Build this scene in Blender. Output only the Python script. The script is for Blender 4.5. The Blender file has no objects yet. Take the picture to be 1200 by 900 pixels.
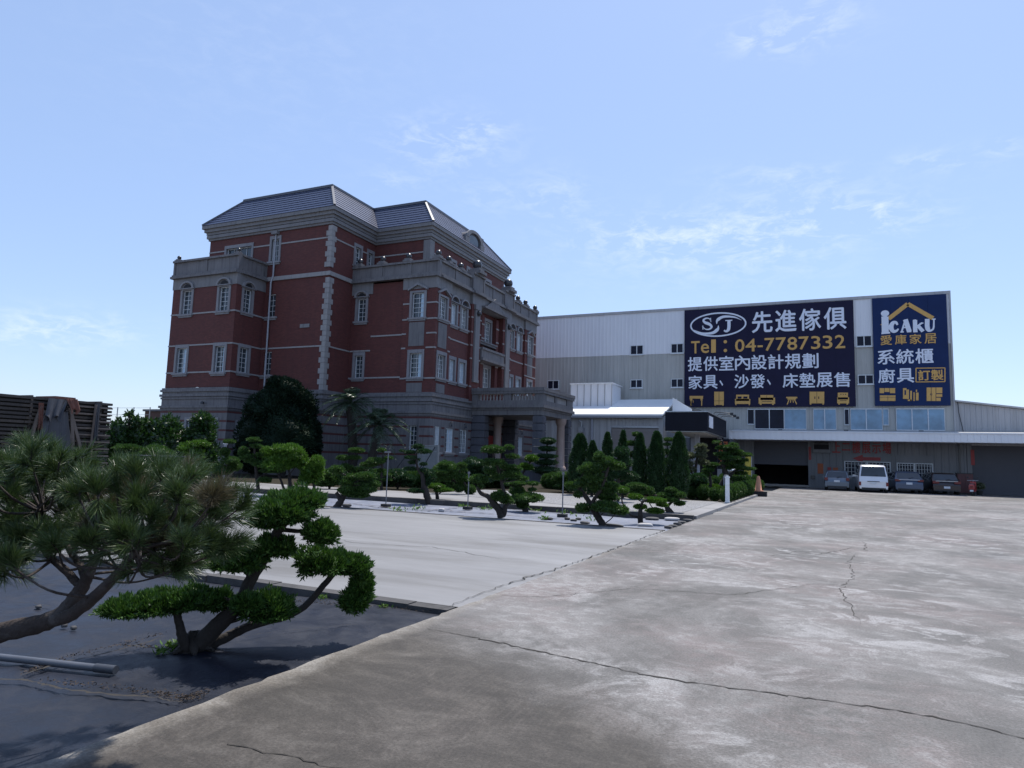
import bpy, bmesh, math, random
import numpy as np
from mathutils import Vector, Matrix
random.seed(7)
RNG = np.random.default_rng(11)
SC = bpy.context.scene
COL = SC.collection
PI = math.pi

# ---------------------------------------------------------------- camera model (site grid: X right along the yard, Y away, Z up)
CF, CP, CR, CA = 790.0, .1105, .0302, .427
EYE = np.array([0, 0, 1.6])
def _grid(v):
    x, y, z = v
    return np.array([x*math.cos(CA)-y*math.sin(CA), x*math.sin(CA)+y*math.cos(CA), z])
_F = np.array([0, math.cos(CP), math.sin(CP)]); _U0 = np.array([0, -math.sin(CP), math.cos(CP)]); _X0 = np.array([1., 0, 0])
CX = _grid(_X0*math.cos(CR)+_U0*math.sin(CR)); CU = _grid(_U0*math.cos(CR)-_X0*math.sin(CR)); CFW = _grid(_F)
def ray(x, y): return (x-600)/CF*CX-(y-450)/CF*CU+CFW
def gnd(x, y, z=0.):
    d = ray(x, y); return EYE+d*((z-1.6)/d[2])
def dep(x, y, k): return EYE+ray(x, y)*k
def depth_of(p): return float((np.asarray(p)-EYE)@CFW)

cam = bpy.data.cameras.new('camera'); cam_o = bpy.data.objects.new('camera', cam); COL.objects.link(cam_o)
cam_o.matrix_world = Matrix(((CX[0], CU[0], -CFW[0], 0), (CX[1], CU[1], -CFW[1], 0), (CX[2], CU[2], -CFW[2], 1.6), (0, 0, 0, 1)))
cam.sensor_width = 36; cam.lens = 36*CF/1200; cam.clip_start = .05; cam.clip_end = 3000
SC.camera = cam_o

# ---------------------------------------------------------------- objects
ORG = {}
def tag(o, label=None, cat=None, group=None, kind=None):
    if label: o['label'] = label
    if cat: o['category'] = cat
    if group: o['group'] = group
    if kind: o['kind'] = kind
    return o
def thing(name, label, cat, loc=(0, 0, 0), group=None):
    o = bpy.data.objects.new(name, None); COL.objects.link(o)
    o.location = loc; o.empty_display_size = .2
    ORG[o] = np.array(loc, float)
    return tag(o, label, cat, group)
def link(name, me, mat, parent=None, org=None):
    o = bpy.data.objects.new(name, me); COL.objects.link(o)
    mats = mat if isinstance(mat, (list, tuple)) else [mat]
    for m in mats: me.materials.append(m)
    if parent is not None:
        o.parent = parent; ORG[o] = ORG[parent]
    else:
        ORG[o] = np.array(org if org is not None else (0, 0, 0), float); o.location = ORG[o]
    return o
def kids(o): return [c for c in bpy.data.objects if c.parent == o]
def copy_tree(o, parent=None, cache=None):
    c = o.copy(); COL.objects.link(c); c.parent = parent
    for ch in o.children: copy_tree(ch, c)
    return c

class MB:
    """collects faces; build() links them as ONE mesh object"""
    def __init__(s): s.v = []; s.f = []; s.mi = []; s.sm = []
    def add(s, vs, fs, m=0, smooth=False):
        b = len(s.v); s.v.extend([tuple(map(float, p)) for p in vs])
        for f in fs: s.f.append(tuple(i+b for i in f)); s.mi.append(m); s.sm.append(smooth)
        return s
    def quad(s, a, b, c, d, m=0): return s.add([a, b, c, d], [(0, 1, 2, 3)], m)
    def box(s, x0, y0, z0, x1, y1, z1, m=0):
        if x0 > x1: x0, x1 = x1, x0
        if y0 > y1: y0, y1 = y1, y0
        if z0 > z1: z0, z1 = z1, z0
        v = [(x0, y0, z0), (x1, y0, z0), (x1, y1, z0), (x0, y1, z0), (x0, y0, z1), (x1, y0, z1), (x1, y1, z1), (x0, y1, z1)]
        return s.add(v, [(0, 3, 2, 1), (4, 5, 6, 7), (0, 1, 5, 4), (1, 2, 6, 5), (2, 3, 7, 6), (3, 0, 4, 7)], m)
    def bar(s, p0, p1, w, h=None, m=0):
        """square bar from p0 to p1"""
        h = h or w; p0 = np.array(p0, float); p1 = np.array(p1, float); d = p1-p0; L = np.linalg.norm(d); d /= L
        a = np.cross(d, (0, 0, 1)); 
        if np.linalg.norm(a) < 1e-3: a = np.array([1., 0, 0])
        a /= np.linalg.norm(a); b = np.cross(a, d)
        v = [p+a*sx*w/2+b*sz*h/2 for p in (p0, p1) for sx, sz in ((-1, -1), (1, -1), (1, 1), (-1, 1))]
        return s.add(v, [(0, 1, 2, 3), (7, 6, 5, 4), (0, 4, 5, 1), (1, 5, 6, 2), (2, 6, 7, 3), (3, 7, 4, 0)], m)
    def tube(s, pts, rad, n=8, m=0, smooth=True, caps=True, wob=0, seed=0):
        pts = [np.array(p, float) for p in pts]
        if not hasattr(rad, '__len__'): rad = [rad]*len(pts)
        rr = np.random.default_rng(seed)
        vs = []; prev = None
        for i, p in enumerate(pts):
            d = pts[min(i+1, len(pts)-1)]-pts[max(i-1, 0)]; d = d/(np.linalg.norm(d)+1e-9)
            if prev is None:
                a = np.cross(d, (0, 0, 1)); 
                if np.linalg.norm(a) < 1e-2: a = np.cross(d, (1, 0, 0))
            else: a = prev-d*(prev@d)
            a = a/(np.linalg.norm(a)+1e-9); prev = a; b = np.cross(d, a)
            for k in range(n):
                t = 2*PI*k/n; r = rad[i]*(1+(rr.uniform(-wob, wob) if wob else 0))
                vs.append(p+(a*math.cos(t)+b*math.sin(t))*r)
        fs = [(i*n+k, i*n+(k+1) % n, (i+1)*n+(k+1) % n, (i+1)*n+k) for i in range(len(pts)-1) for k in range(n)]
        s.add(vs, fs, m, smooth)
        if caps: s.add(vs[:n], [tuple(range(n))[::-1]], m); s.add(vs[-n:], [tuple(range(n))], m)
        return s
    def lathe(s, c, prof, n=16, m=0, smooth=True):
        """prof: (r, z) upwards about vertical axis at c"""
        vs = [(c[0]+r*math.cos(2*PI*k/n), c[1]+r*math.sin(2*PI*k/n), c[2]+z) for r, z in prof for k in range(n)]
        fs = [(i*n+k, i*n+(k+1) % n, (i+1)*n+(k+1) % n, (i+1)*n+k) for i in range(len(prof)-1) for k in range(n)]
        s.add(vs, fs, m, smooth)
        s.add(vs[:n], [tuple(range(n))[::-1]], m); s.add(vs[-n:], [tuple(range(n))], m)
        return s
    def prism(s, poly, fn, d0, d1, m=0):
        """poly in (u,z) extruded in d through mapping fn(u,d,z)"""
        n = len(poly)
        vs = [fn(u, d0, z) for u, z in poly]+[fn(u, d1, z) for u, z in poly]
        return s.add(vs, [tuple(range(n)), tuple(range(2*n-1, n-1, -1))]+[(i, n+i, n+(i+1) % n, (i+1) % n) for i in range(n)], m)
    def build(s, name, mat, parent=None, org=None, fix=True):
        o = np.array(ORG[parent] if parent is not None else (org if org is not None else (0, 0, 0)), float)
        me = bpy.data.meshes.new(name)
        me.from_pydata([tuple(np.array(p)-o) for p in s.v], [], s.f)
        for p, mi, sm in zip(me.polygons, s.mi, s.sm): p.material_index = mi; p.use_smooth = sm
        if fix:
            bm = bmesh.new(); bm.from_mesh(me); bmesh.ops.recalc_face_normals(bm, faces=bm.faces); bm.to_mesh(me); bm.free()
        me.update()
        return link(name, me, mat, parent, o)

def np_mesh(name, verts, faces, mat, parent=None, org=None, smooth=False, mi=None):
    """fast mesh from arrays; faces all of one size"""
    o = np.array(ORG[parent] if parent is not None else (org if org is not None else (0, 0, 0)), float)
    me = bpy.data.meshes.new(name); v = (np.asarray(verts, float)-o).astype(np.float32); f = np.asarray(faces, np.int32); k = f.shape[1]
    me.vertices.add(len(v)); me.vertices.foreach_set('co', v.ravel())
    me.loops.add(f.size); me.loops.foreach_set('vertex_index', f.ravel())
    me.polygons.add(len(f)); me.polygons.foreach_set('loop_start', np.arange(0, f.size, k, dtype=np.int32))
    me.polygons.foreach_set('use_smooth', np.full(len(f), smooth))
    if mi is not None: me.polygons.foreach_set('material_index', np.asarray(mi, np.int32))
    me.update(calc_edges=True); me.validate()
    return link(name, me, mat, parent, o)

# ---------------------------------------------------------------- materials
def mat(name):
    m = bpy.data.materials.new(name); m.use_nodes = True
    nt = m.node_tree; b = nt.nodes['Principled BSDF']
    return m, nt, b
def N(nt, t, **kw):
    n = nt.nodes.new(t)
    for k, v in kw.items():
        if k in n.inputs: n.inputs[k].default_value = v
        else: setattr(n, k, v)
    return n
def ramp(nt, fac, stops):
    r = nt.nodes.new('ShaderNodeValToRGB'); e = r.color_ramp.elements
    while len(e) < len(stops): e.new(.5)
    for i, (p, c) in enumerate(stops): e[i].position = p; e[i].color = (*c, 1) if len(c) == 3 else c
    nt.links.new(fac, r.inputs[0]); return r.outputs[0]
def mix(nt, fac, a, b, mode='MIX'):
    n = nt.nodes.new('ShaderNodeMix'); n.data_type = 'RGBA'; n.blend_type = mode
    for sock, v in ((n.inputs[0], fac), (n.inputs[6], a), (n.inputs[7], b)):
        if hasattr(v, 'is_linked') or isinstance(v, bpy.types.NodeSocket): nt.links.new(v, sock)
        elif isinstance(v, (int, float)): sock.default_value = v
        else: sock.default_value = (*v, 1)
    return n.outputs[2]
def coords(nt, scale=(1, 1, 1), rot=(0, 0, 0), kind='Object'):
    t = nt.nodes.new('ShaderNodeTexCoord'); mp = nt.nodes.new('ShaderNodeMapping')
    mp.inputs['Scale'].default_value = scale; mp.inputs['Rotation'].default_value = rot
    nt.links.new(t.outputs[kind], mp.inputs[0]); return mp.outputs[0]
def noise(nt, vec, scale, detail=6, rough=.6, dist=0):
    n = N(nt, 'ShaderNodeTexNoise'); n.inputs['Scale'].default_value = scale; n.inputs['Detail'].default_value = detail
    n.inputs['Roughness'].default_value = rough; n.inputs['Distortion'].default_value = dist
    nt.links.new(vec, n.inputs['Vector']); return n.outputs['Fac']
def bump(nt, b, h, strength=.3, dist=.02):
    n = nt.nodes.new('ShaderNodeBump'); n.inputs['Strength'].default_value = strength; n.inputs['Distance'].default_value = dist
    nt.links.new(h, n.inputs['Height']); nt.links.new(n.outputs[0], b.inputs['Normal'])
def worn(name, c0, c1, scale=1.5, rough=.7, metal=0., streak=0., streakc=None, bumpy=0., bscale=30, spec=.5, sc=(1, 1, 1), c2=None):
    """two-tone mottled surface, optional vertical dirt streaks"""
    m, nt, b = mat(name); v = coords(nt, sc)
    f = noise(nt, v, scale, 8, .65)
    col = ramp(nt, f, [(.3, c0), (.7, c1)])
    f2 = noise(nt, v, scale*9, 4, .7)
    col = mix(nt, .35, col, mix(nt, f2, c0, c1))
    if c2: col = mix(nt, ramp(nt, noise(nt, coords(nt, sc), scale*.6, 7, .7, .6), [(.5, (0, 0, 0)), (.68, (1, 1, 1))]), col, c2)
    if streak:
        s = noise(nt, coords(nt, (3.2, 3.2, .16)), 2.2, 5, .7)
        col = mix(nt, ramp(nt, s, [(.48, (0, 0, 0)), (.72, (streak,)*3)]), col, streakc or tuple(x*.45 for x in c0))
    nt.links.new(col, b.inputs['Base Color']); b.inputs['Roughness'].default_value = rough; b.inputs['Metallic'].default_value = metal
    b.inputs['Specular IOR Level'].default_value = spec
    if bumpy: bump(nt, b, noise(nt, v, bscale, 5, .6), bumpy, .01)
    return m
def plain(name, c, rough=.5, metal=0., var=.12, scale=6, spec=.5, coat=0):
    m, nt, b = mat(name)
    f = noise(nt, coords(nt), scale, 4, .6)
    lo = tuple(x*(1-var) for x in c); hi = tuple(min(1, x*(1+var)) for x in c)
    nt.links.new(ramp(nt, f, [(.3, lo), (.7, hi)]), b.inputs['Base Color'])
    b.inputs['Roughness'].default_value = rough; b.inputs['Metallic'].default_value = metal; b.inputs['Specular IOR Level'].default_value = spec
    if coat: b.inputs['Coat Weight'].default_value = coat; b.inputs['Coat Roughness'].default_value = .08
    return m
def leafmat(name, c0, c1, c2=None, rough=.5, trans=.25, spec=.35, clump=1.6):
    """foliage: each leaf clump its own green, larger drifts of a second tone, some light through the blade"""
    m, nt, b = mat(name)
    g = nt.nodes.new('ShaderNodeNewGeometry'); 
    f = noise(nt, coords(nt), clump, 3, .6)
    col = ramp(nt, g.outputs['Random Per Island'], [(0, c0), (.75, c1), (1, c2 or c1)])
    col = mix(nt, ramp(nt, f, [(.4, (0, 0, 0)), (.65, (.55,)*3)]), col, c1)
    nt.links.new(col, b.inputs['Base Color']); b.inputs['Roughness'].default_value = rough; b.inputs['Specular IOR Level'].default_value = spec
    t = nt.nodes.new('ShaderNodeBsdfTranslucent'); nt.links.new(mix(nt, .5, col, (c1[0]*1.3, c1[1]*1.35, c1[2]*.6)), t.inputs[0])
    mx = nt.nodes.new('ShaderNodeMixShader'); mx.inputs[0].default_value = trans
    nt.links.new(b.outputs[0], mx.inputs[1]); nt.links.new(t.outputs[0], mx.inputs[2])
    nt.links.new(mx.outputs[0], nt.nodes['Material Output'].inputs[0])
    return m
def glassmat(name, c, rough=.06, spec=.6):
    m, nt, b = mat(name)
    f = noise(nt, coords(nt), .9, 3)
    nt.links.new(ramp(nt, f, [(.35, tuple(x*.6 for x in c)), (.65, c)]), b.inputs['Base Color'])
    b.inputs['Roughness'].default_value = rough; b.inputs['Specular IOR Level'].default_value = spec
    return m

M = {}
M['stone'] = worn('grey_granite', (.118, .114, .124), (.19, .182, .188), 1.1, .75, streak=.75, bumpy=.15, bscale=22)
M['stone_pale'] = worn('pale_granite', (.15, .148, .16), (.215, .21, .215), .9, .7, streak=.5)
M['stone_dark'] = worn('dark_granite', (.06, .063, .082), (.105, .107, .128), 1.3, .7, streak=.6)
M['trim'] = worn('pale_string_stone', (.24, .23, .235), (.31, .30, .30), 2, .7, streak=.4)
M['white_frame'] = plain('white_window_paint', (.62, .65, .68), .4)
M['glass'] = glassmat('window_glass', (.055, .07, .085), .04)
M['curtain'] = plain('pale_blue_blind', (.42, .55, .66), .35, var=.06)
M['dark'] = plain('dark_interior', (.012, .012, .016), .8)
M['band'] = worn('red_brown_band', (.075, .022, .022), (.11, .034, .032), 2, .75)
M['black_metal'] = plain('black_painted_metal', (.018, .02, .026), .4)
M['iron'] = plain('dark_iron_ball', (.025, .027, .035), .3, spec=.6)
M['pipe_white'] = plain('white_pvc_pipe', (.30, .31, .35), .5)
M['post_grey'] = plain('dull_grey_post', (.16, .165, .18), .5)
M['surround'] = worn('pale_window_stone', (.185, .183, .20), (.255, .25, .265), 1.2, .7, streak=.4)
M['galv'] = plain('galvanised_steel', (.42, .44, .47), .45, .6)
M['white'] = plain('white_paint', (.78, .78, .78), .45)
M['rubber'] = plain('black_rubber', (.02, .02, .021), .8)

def brickmat():
    m, nt, b = mat('red_brick')
    t = nt.nodes.new('ShaderNodeTexCoord'); sx = nt.nodes.new('ShaderNodeSeparateXYZ'); nt.links.new(t.outputs['Object'], sx.inputs[0])
    ad = N(nt, 'ShaderNodeMath', operation='ADD'); nt.links.new(sx.outputs[0], ad.inputs[0]); nt.links.new(sx.outputs[1], ad.inputs[1])
    cb = nt.nodes.new('ShaderNodeCombineXYZ'); nt.links.new(ad.outputs[0], cb.inputs[0]); nt.links.new(sx.outputs[2], cb.inputs[1])
    br = N(nt, 'ShaderNodeTexBrick'); nt.links.new(cb.outputs[0], br.inputs['Vector'])
    br.inputs['Scale'].default_value = 1; br.inputs['Brick Width'].default_value = .23; br.inputs['Row Height'].default_value = .075
    br.inputs['Mortar Size'].default_value = .006; br.inputs['Color1'].default_value = (.088, .023, .020, 1); br.inputs['Color2'].default_value = (.128, .034, .028, 1)
    br.inputs['Mortar'].default_value = (.085, .04, .038, 1); br.inputs['Bias'].default_value = -.1
    v = coords(nt)
    col = mix(nt, ramp(nt, noise(nt, v, .5, 7, .65), [(.35, (0, 0, 0)), (.7, (.5,)*3)]), br.outputs[0], (.08, .02, .021))
    col = mix(nt, ramp(nt, noise(nt, coords(nt, (1.5, 1.5, .12)), 1.6, 5, .7), [(.5, (0, 0, 0)), (.75, (.45,)*3)]), col, (.055, .02, .021))
    nt.links.new(col, b.inputs['Base Color']); b.inputs['Roughness'].default_value = .8
    bump(nt, b, br.outputs['Fac'], -.25, .006)
    return m
M['brick'] = brickmat()
def tilemat():
    m, nt, b = mat('slate_blue_roof_tile')
    v = coords(nt)
    col = ramp(nt, noise(nt, v, .6, 3, .6), [(.3, (.035, .045, .088)), (.7, (.045, .056, .105))])
    nt.links.new(col, b.inputs['Base Color']); b.inputs['Roughness'].default_value = .36; b.inputs['Metallic'].default_value = .2; b.inputs['Specular IOR Level'].default_value = .4
    
    return m
M['tile'] = tilemat()
# ================================================================ sun, sky
SUN_EL, SUN_AZ = math.radians(66), math.radians(5)      # azimuth from +Y towards +X
w = bpy.data.worlds.new('World'); SC.world = w; w.use_nodes = True
nt = w.node_tree; bg = nt.nodes['Background']
sky = nt.nodes.new('ShaderNodeTexSky'); sky.sky_type = 'NISHITA'; sky.sun_disc = False
sky.sun_elevation = SUN_EL; sky.sun_rotation = SUN_AZ; sky.altitude = 0; sky.air_density = 1.0; sky.dust_density = .6; sky.ozone_density = 2.2
def make_clouds():
    """a few thin wisps, each in its own part of the sky, torn by fine noise"""
    t = nt.nodes.new('ShaderNodeTexCoord'); g = t.outputs['Generated']
    s = nt.nodes.new('ShaderNodeSeparateXYZ'); nt.links.new(g, s.inputs[0])
    total = None
    for (x, y, w_, h_, k) in ((525, 168, 60, 26, 1.), (560, 150, 30, 8, .6), (465, 213, 40, 10, .5), (650, 232, 40, 26, .7), (570, 230, 40, 18, .4), (745, 276, 75, 22, .75), (870, 280, 90, 30, .9), (960, 248, 80, 24, .8), (1035, 252, 55, 16, .7), (920, 206, 70, 12, .6), (895, 46, 40, 14, 1.), (955, 20, 40, 26, .8), (1080, 188, 26, 8, .6), (1176, 172, 16, 8, .9), (1120, 190, 30, 12, .4), (20, 384, 70, 18, .9), (100, 390, 46, 16, .8), (320, 60, 160, 90, .16), (800, 300, 130, 40, .4)):
        d = ray(x, y); d = d/np.linalg.norm(d); e = CX-d*(CX@d); e /= np.linalg.norm(e); f = np.cross(d, e)
        def dot(v, sc_):
            n = N(nt, 'ShaderNodeVectorMath', operation='DOT_PRODUCT'); nt.links.new(g, n.inputs[0]); n.inputs[1].default_value = tuple(v*sc_); return n.outputs['Value']
        def m2(op, a_, b_):
            n = N(nt, 'ShaderNodeMath', operation=op)
            for i, q in enumerate((a_, b_)):
                if isinstance(q, (int, float)): n.inputs[i].default_value = q
                else: nt.links.new(q, n.inputs[i])
            return n.outputs[0]
        u = dot(e, CF/w_); v = dot(f, CF/h_)
        r2 = m2('ADD', m2('MULTIPLY', u, u), m2('MULTIPLY', v, v)); ex = m2('MULTIPLY', m2('POWER', 2.718, m2('MULTIPLY', r2, -1.)), k)
        ex = m2('MULTIPLY', ex, m2('GREATER_THAN', dot(d, 1.), 0.))
        total = ex if total is None else m2('ADD', total, ex)
    mp = nt.nodes.new('ShaderNodeMapping'); nt.links.new(g, mp.inputs[0]); mp.inputs['Scale'].default_value = (1, 1, 2.6); mp.inputs['Rotation'].default_value = (0, .25, 0)
    fine = ramp(nt, noise(nt, mp.outputs[0], 24, 9, .66, .45), [(.45, (0, 0, 0)), (.72, (1, 1, 1))])
    return m2('MULTIPLY', total, fine)
cl = make_clouds()
hz = N(nt, 'ShaderNodeMath', operation='MULTIPLY'); nt.links.new(cl, hz.inputs[0]); hz.inputs[1].default_value = .42; hz.use_clamp = True
skyc = mix(nt, hz.outputs[0], mix(nt, 1., mix(nt, .5, sky.outputs[0], (2.3, 3.25, 5.0)), (1.02, .995, 1.02), 'MULTIPLY'), (5.6, 6.0, 6.5))
nt.links.new(skyc, bg.inputs[0]); bg.inputs[1].default_value = .11
sun = bpy.data.lights.new('sun', 'SUN'); sun.energy = 3.4; sun.angle = math.radians(.53); sun.color = (1, .955, .88)
so = bpy.data.objects.new('sun', sun); COL.objects.link(so)
sd = Vector((math.sin(SUN_AZ)*math.cos(SUN_EL), math.cos(SUN_AZ)*math.cos(SUN_EL), math.sin(SUN_EL)))
so.rotation_euler = sd.to_track_quat('Z', 'Y').to_euler(); so.location = (0, 0, 60)
SC.view_settings.view_transform = 'Standard'; SC.view_settings.look = 'None'; SC.view_settings.exposure = .8; SC.view_settings.gamma = 1
SC.view_settings.use_curve_mapping = False
SC.cycles.max_bounces = 6; SC.cycles.diffuse_bounces = 3; SC.cycles.glossy_bounces = 3; SC.cycles.transmission_bounces = 3; SC.cycles.use_denoising = True
SC.cycles.sample_clamp_indirect = 4

# ================================================================ ground
def yardmat():
    m, nt, b = mat('stained_yard_concrete')
    v = coords(nt); BW = lambda lo, hi, k=1.: [(lo, (0, 0, 0)), (hi, (k,)*3)]
    sx = nt.nodes.new('ShaderNodeSeparateXYZ'); nt.links.new(v, sx.inputs[0])
    big = noise(nt, v, .15, 5, .6, .5); mid = noise(nt, coords(nt, (1, .8, 1)), .5, 10, .74, .5); sm = noise(nt, coords(nt, (.8, 1, 1), (0, 0, .5)), 1.9, 10, .76, .7); fi = noise(nt, coords(nt, (.75, 1, 1), (0, 0, .25)), 7, 9, .78, .3); gr = noise(nt, v, 55, 3, .8)
    col = ramp(nt, mid, [(.34, (.060, .057, .055)), (.46, (.110, .105, .102)), (.56, (.160, .153, .150)), (.66, (.22, .212, .208))])
    col = mix(nt, mixf(nt, ramp(nt, noise(nt, v, .3, 6, .62, .3), BW(.46, .58, .8)), ramp(nt, sm, BW(.38, .56))), col, (.145, .116, .112))
    pale = mixf(nt, ramp(nt, big, [(.42, (.15,)*3), (.56, (1, 1, 1))]), ramp(nt, sm, BW(.51, .57)))
    col = mix(nt, mixf(nt, pale, ramp(nt, fi, [(.36, (.15,)*3), (.54, (1, 1, 1))])), col, (.262, .257, .257))
    pale2 = mixf(nt, ramp(nt, mid, BW(.46, .58)), ramp(nt, fi, BW(.50, .58, .9)))
    col = mix(nt, pale2, col, (.24, .234, .232))
    dk = mixf(nt, ramp(nt, noise(nt, v, .24, 7, .68, .8), BW(.49, .60, .9)), ramp(nt, fi, [(.36, (.25,)*3), (.55, (1, 1, 1))]))
    col = mix(nt, dk, col, (.068, .065, .062))
    # the older slab this side of the long crack
    a = N(nt, 'ShaderNodeMath', operation='MULTIPLY_ADD'); nt.links.new(sx.outputs[0], a.inputs[0]); a.inputs[1].default_value = .62; nt.links.new(sx.outputs[1], a.inputs[2])
    a2 = N(nt, 'ShaderNodeMath', operation='MULTIPLY_ADD'); nt.links.new(mid, a2.inputs[0]); a2.inputs[1].default_value = 1.5; nt.links.new(a.outputs[0], a2.inputs[2])
    mask = ramp(nt, N1(nt, a2.outputs[0], 6.), [(.66, (.92,)*3), (.82, (0, 0, 0))])
    old = ramp(nt, sm, [(.32, (.020, .0165, .0135)), (.48, (.036, .031, .026)), (.6, (.062, .054, .046)), (.70, (.12, .107, .095))])
    old = mix(nt, ramp(nt, fi, BW(.5, .62, .45)), old, (.068, .059, .051))
    col = mix(nt, mask, col, old)
    # brushed tyre sweeps
    wv = N(nt, 'ShaderNodeTexWave', wave_type='RINGS', rings_direction='Z'); wv.inputs['Scale'].default_value = 5.5; wv.inputs['Distortion'].default_value = 1.2; wv.inputs['Detail'].default_value = 6; wv.inputs['Detail Scale'].default_value = 4.; wv.inputs['Detail Roughness'].default_value = .8
    mp = coords(nt); mp.node.inputs['Location'].default_value = (-5., -4.5, 0); nt.links.new(mp, wv.inputs['Vector'])
    col = mix(nt, mixf(nt, mixf(nt, ramp(nt, wv.outputs['Fac'], BW(.5, .95, .08)), ramp(nt, noise(nt, v, .6, 4), BW(.46, .58))), ramp(nt, fi, BW(.4, .55))), col, (.17, .138, .125))
    # pale worn strip along the planting edge
    e = N(nt, 'ShaderNodeMath', operation='MULTIPLY_ADD'); nt.links.new(mid, e.inputs[0]); e.inputs[1].default_value = .9; nt.links.new(sx.outputs[0], e.inputs[2])
    strip = ramp(nt, N1(nt, e.outputs[0], 1., 3.52), [(.36, (.9,)*3), (.60, (0, 0, 0))])
    col = mix(nt, strip, col, ramp(nt, sm, [(.34, (.135, .118, .098)), (.5, (.19, .172, .15)), (.62, (.26, .245, .225))]))
    col = mix(nt, .55, col, mix(nt, ramp(nt, gr, [(.3, (0, 0, 0)), (.7, (1, 1, 1))]), (.12, .12, .12), (.85, .85, .85)), 'OVERLAY')
    nt.links.new(col, b.inputs['Base Color'])
    nt.links.new(ramp(nt, mid, [(.3, (.62,)*3), (.7, (.85,)*3)]), b.inputs['Roughness']); b.inputs['Specular IOR Level'].default_value = .35
    bump(nt, b, gr, .3, .006)
    return m
def N1(nt, sock, scale, off=0.):
    a = N(nt, 'ShaderNodeMath', operation='ADD'); nt.links.new(sock, a.inputs[0]); a.inputs[1].default_value = off
    d = N(nt, 'ShaderNodeMath', operation='DIVIDE'); nt.links.new(a.outputs[0], d.inputs[0]); d.inputs[1].default_value = scale; return d.outputs[0]
def mixf(nt, a, b): return mix(nt, 1., a, b, 'MULTIPLY')
M['yard'] = yardmat()
M['drive'] = worn('pale_driveway_concrete', (.125, .124, .128), (.235, .234, .24), .6, .6, bumpy=.2, bscale=30, sc=(.32, 1.5, 1), c2=(.10, .096, .092))
M['walk'] = worn('pale_walk_concrete', (.16, .157, .16), (.25, .245, .25), .8, .65, sc=(.6, 1.3, 1), c2=(.12, .115, .11))
M['kerb'] = worn('weathered_kerb', (.035, .034, .036), (.085, .08, .078), 2.5, .85, c2=(.025, .024, .024), bumpy=.5, bscale=18)
M['crack'] = plain('crack_grime', (.028, .024, .02), .9)
M['debris'] = worn('brown_leaf_litter', (.02, .014, .01), (.075, .05, .033), 9, .9)
M['terrain'] = worn('dusty_ground', (.10, .095, .085), (.16, .15, .14), .1, .8)
M['soil'] = worn('dark_soil', (.018, .016, .011), (.04, .034, .024), 4, 1., spec=.1, bumpy=.6, bscale=14)
def gravelmat():
    m, nt, b = mat('pale_gravel'); v = coords(nt)
    vo = N(nt, 'ShaderNodeTexVoronoi'); vo.inputs['Scale'].default_value = 22; nt.links.new(v, vo.inputs['Vector'])
    col = ramp(nt, vo.outputs['Color'], [(.1, (.10, .10, .108)), (.9, (.26, .26, .275))])
    col = mix(nt, ramp(nt, noise(nt, v, 1.2, 6, .7), [(.45, (0, 0, 0)), (.65, (.7,)*3)]), col, (.2, .2, .2))
    nt.links.new(col, b.inputs['Base Color']); b.inputs['Roughness'].default_value = .8; bump(nt, b, vo.outputs['Distance'], .8, .03)
    return m
M['gravel'] = gravelmat()
def fabricmat(name, lo, hi, dust, rough, spec):
    m, nt, b = mat(name); v = coords(nt)
    n1 = noise(nt, v, .9, 8, .68, .5); n2 = noise(nt, coords(nt, (1, 1, 1), (0, 0, .4)), 3.2, 8, .72, .4); n3 = noise(nt, coords(nt, (1, .35, 1), (0, 0, -.35)), 2.2, 6, .65)
    col = ramp(nt, n1, [(.34, lo), (.66, hi)])
    col = mix(nt, ramp(nt, n2, [(.50, (0, 0, 0)), (.66, (.6,)*3)]), col, dust)
    nt.links.new(col, b.inputs['Base Color']); nt.links.new(ramp(nt, n2, [(.35, (rough-.06,)*3), (.65, (rough+.16,)*3)]), b.inputs['Roughness']); b.inputs['Specular IOR Level'].default_value = spec
    bump(nt, b, mix(nt, .5, n3, n2), .35, .05)
    return m
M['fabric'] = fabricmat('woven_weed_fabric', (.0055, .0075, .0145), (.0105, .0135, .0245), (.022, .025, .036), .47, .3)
M['fabric_far'] = fabricmat('dusty_glare_weed_fabric', (.11, .125, .17), (.17, .185, .235), (.24, .24, .26), .55, .4)  # dusty far sheeting, with the sun glare on it put into the base colour

def sheet(name, poly, z, m, kind='structure', sub=0):
    mb = MB(); mb.add([(x, y, z) for x, y in poly], [tuple(range(len(poly)))])
    o = mb.build(name, m, fix=False); tag(o, kind=kind); return o
def grid_sheet(name, x0, y0, x1, y1, nx, ny, zf, m, kind='structure', clip=None):
    xs = np.linspace(x0, x1, nx+1); ys = np.linspace(y0, y1, ny+1)
    V = [(x, y, zf(x, y)) for y in ys for x in xs]
    Fq = [(j*(nx+1)+i, j*(nx+1)+i+1, (j+1)*(nx+1)+i+1, (j+1)*(nx+1)+i) for j in range(ny) for i in range(nx)]
    o = np_mesh(name, V, Fq, m, smooth=True); tag(o, kind=kind); return o
XE = -3.45
def xe(y): return -3.66+.0178*y                                # long edge between yard slab and gardens
sheet('ground', [(-1500, -1500), (1500, -1500), (1500, 1500), (-1500, 1500)], -.2, M['terrain'])
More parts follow.
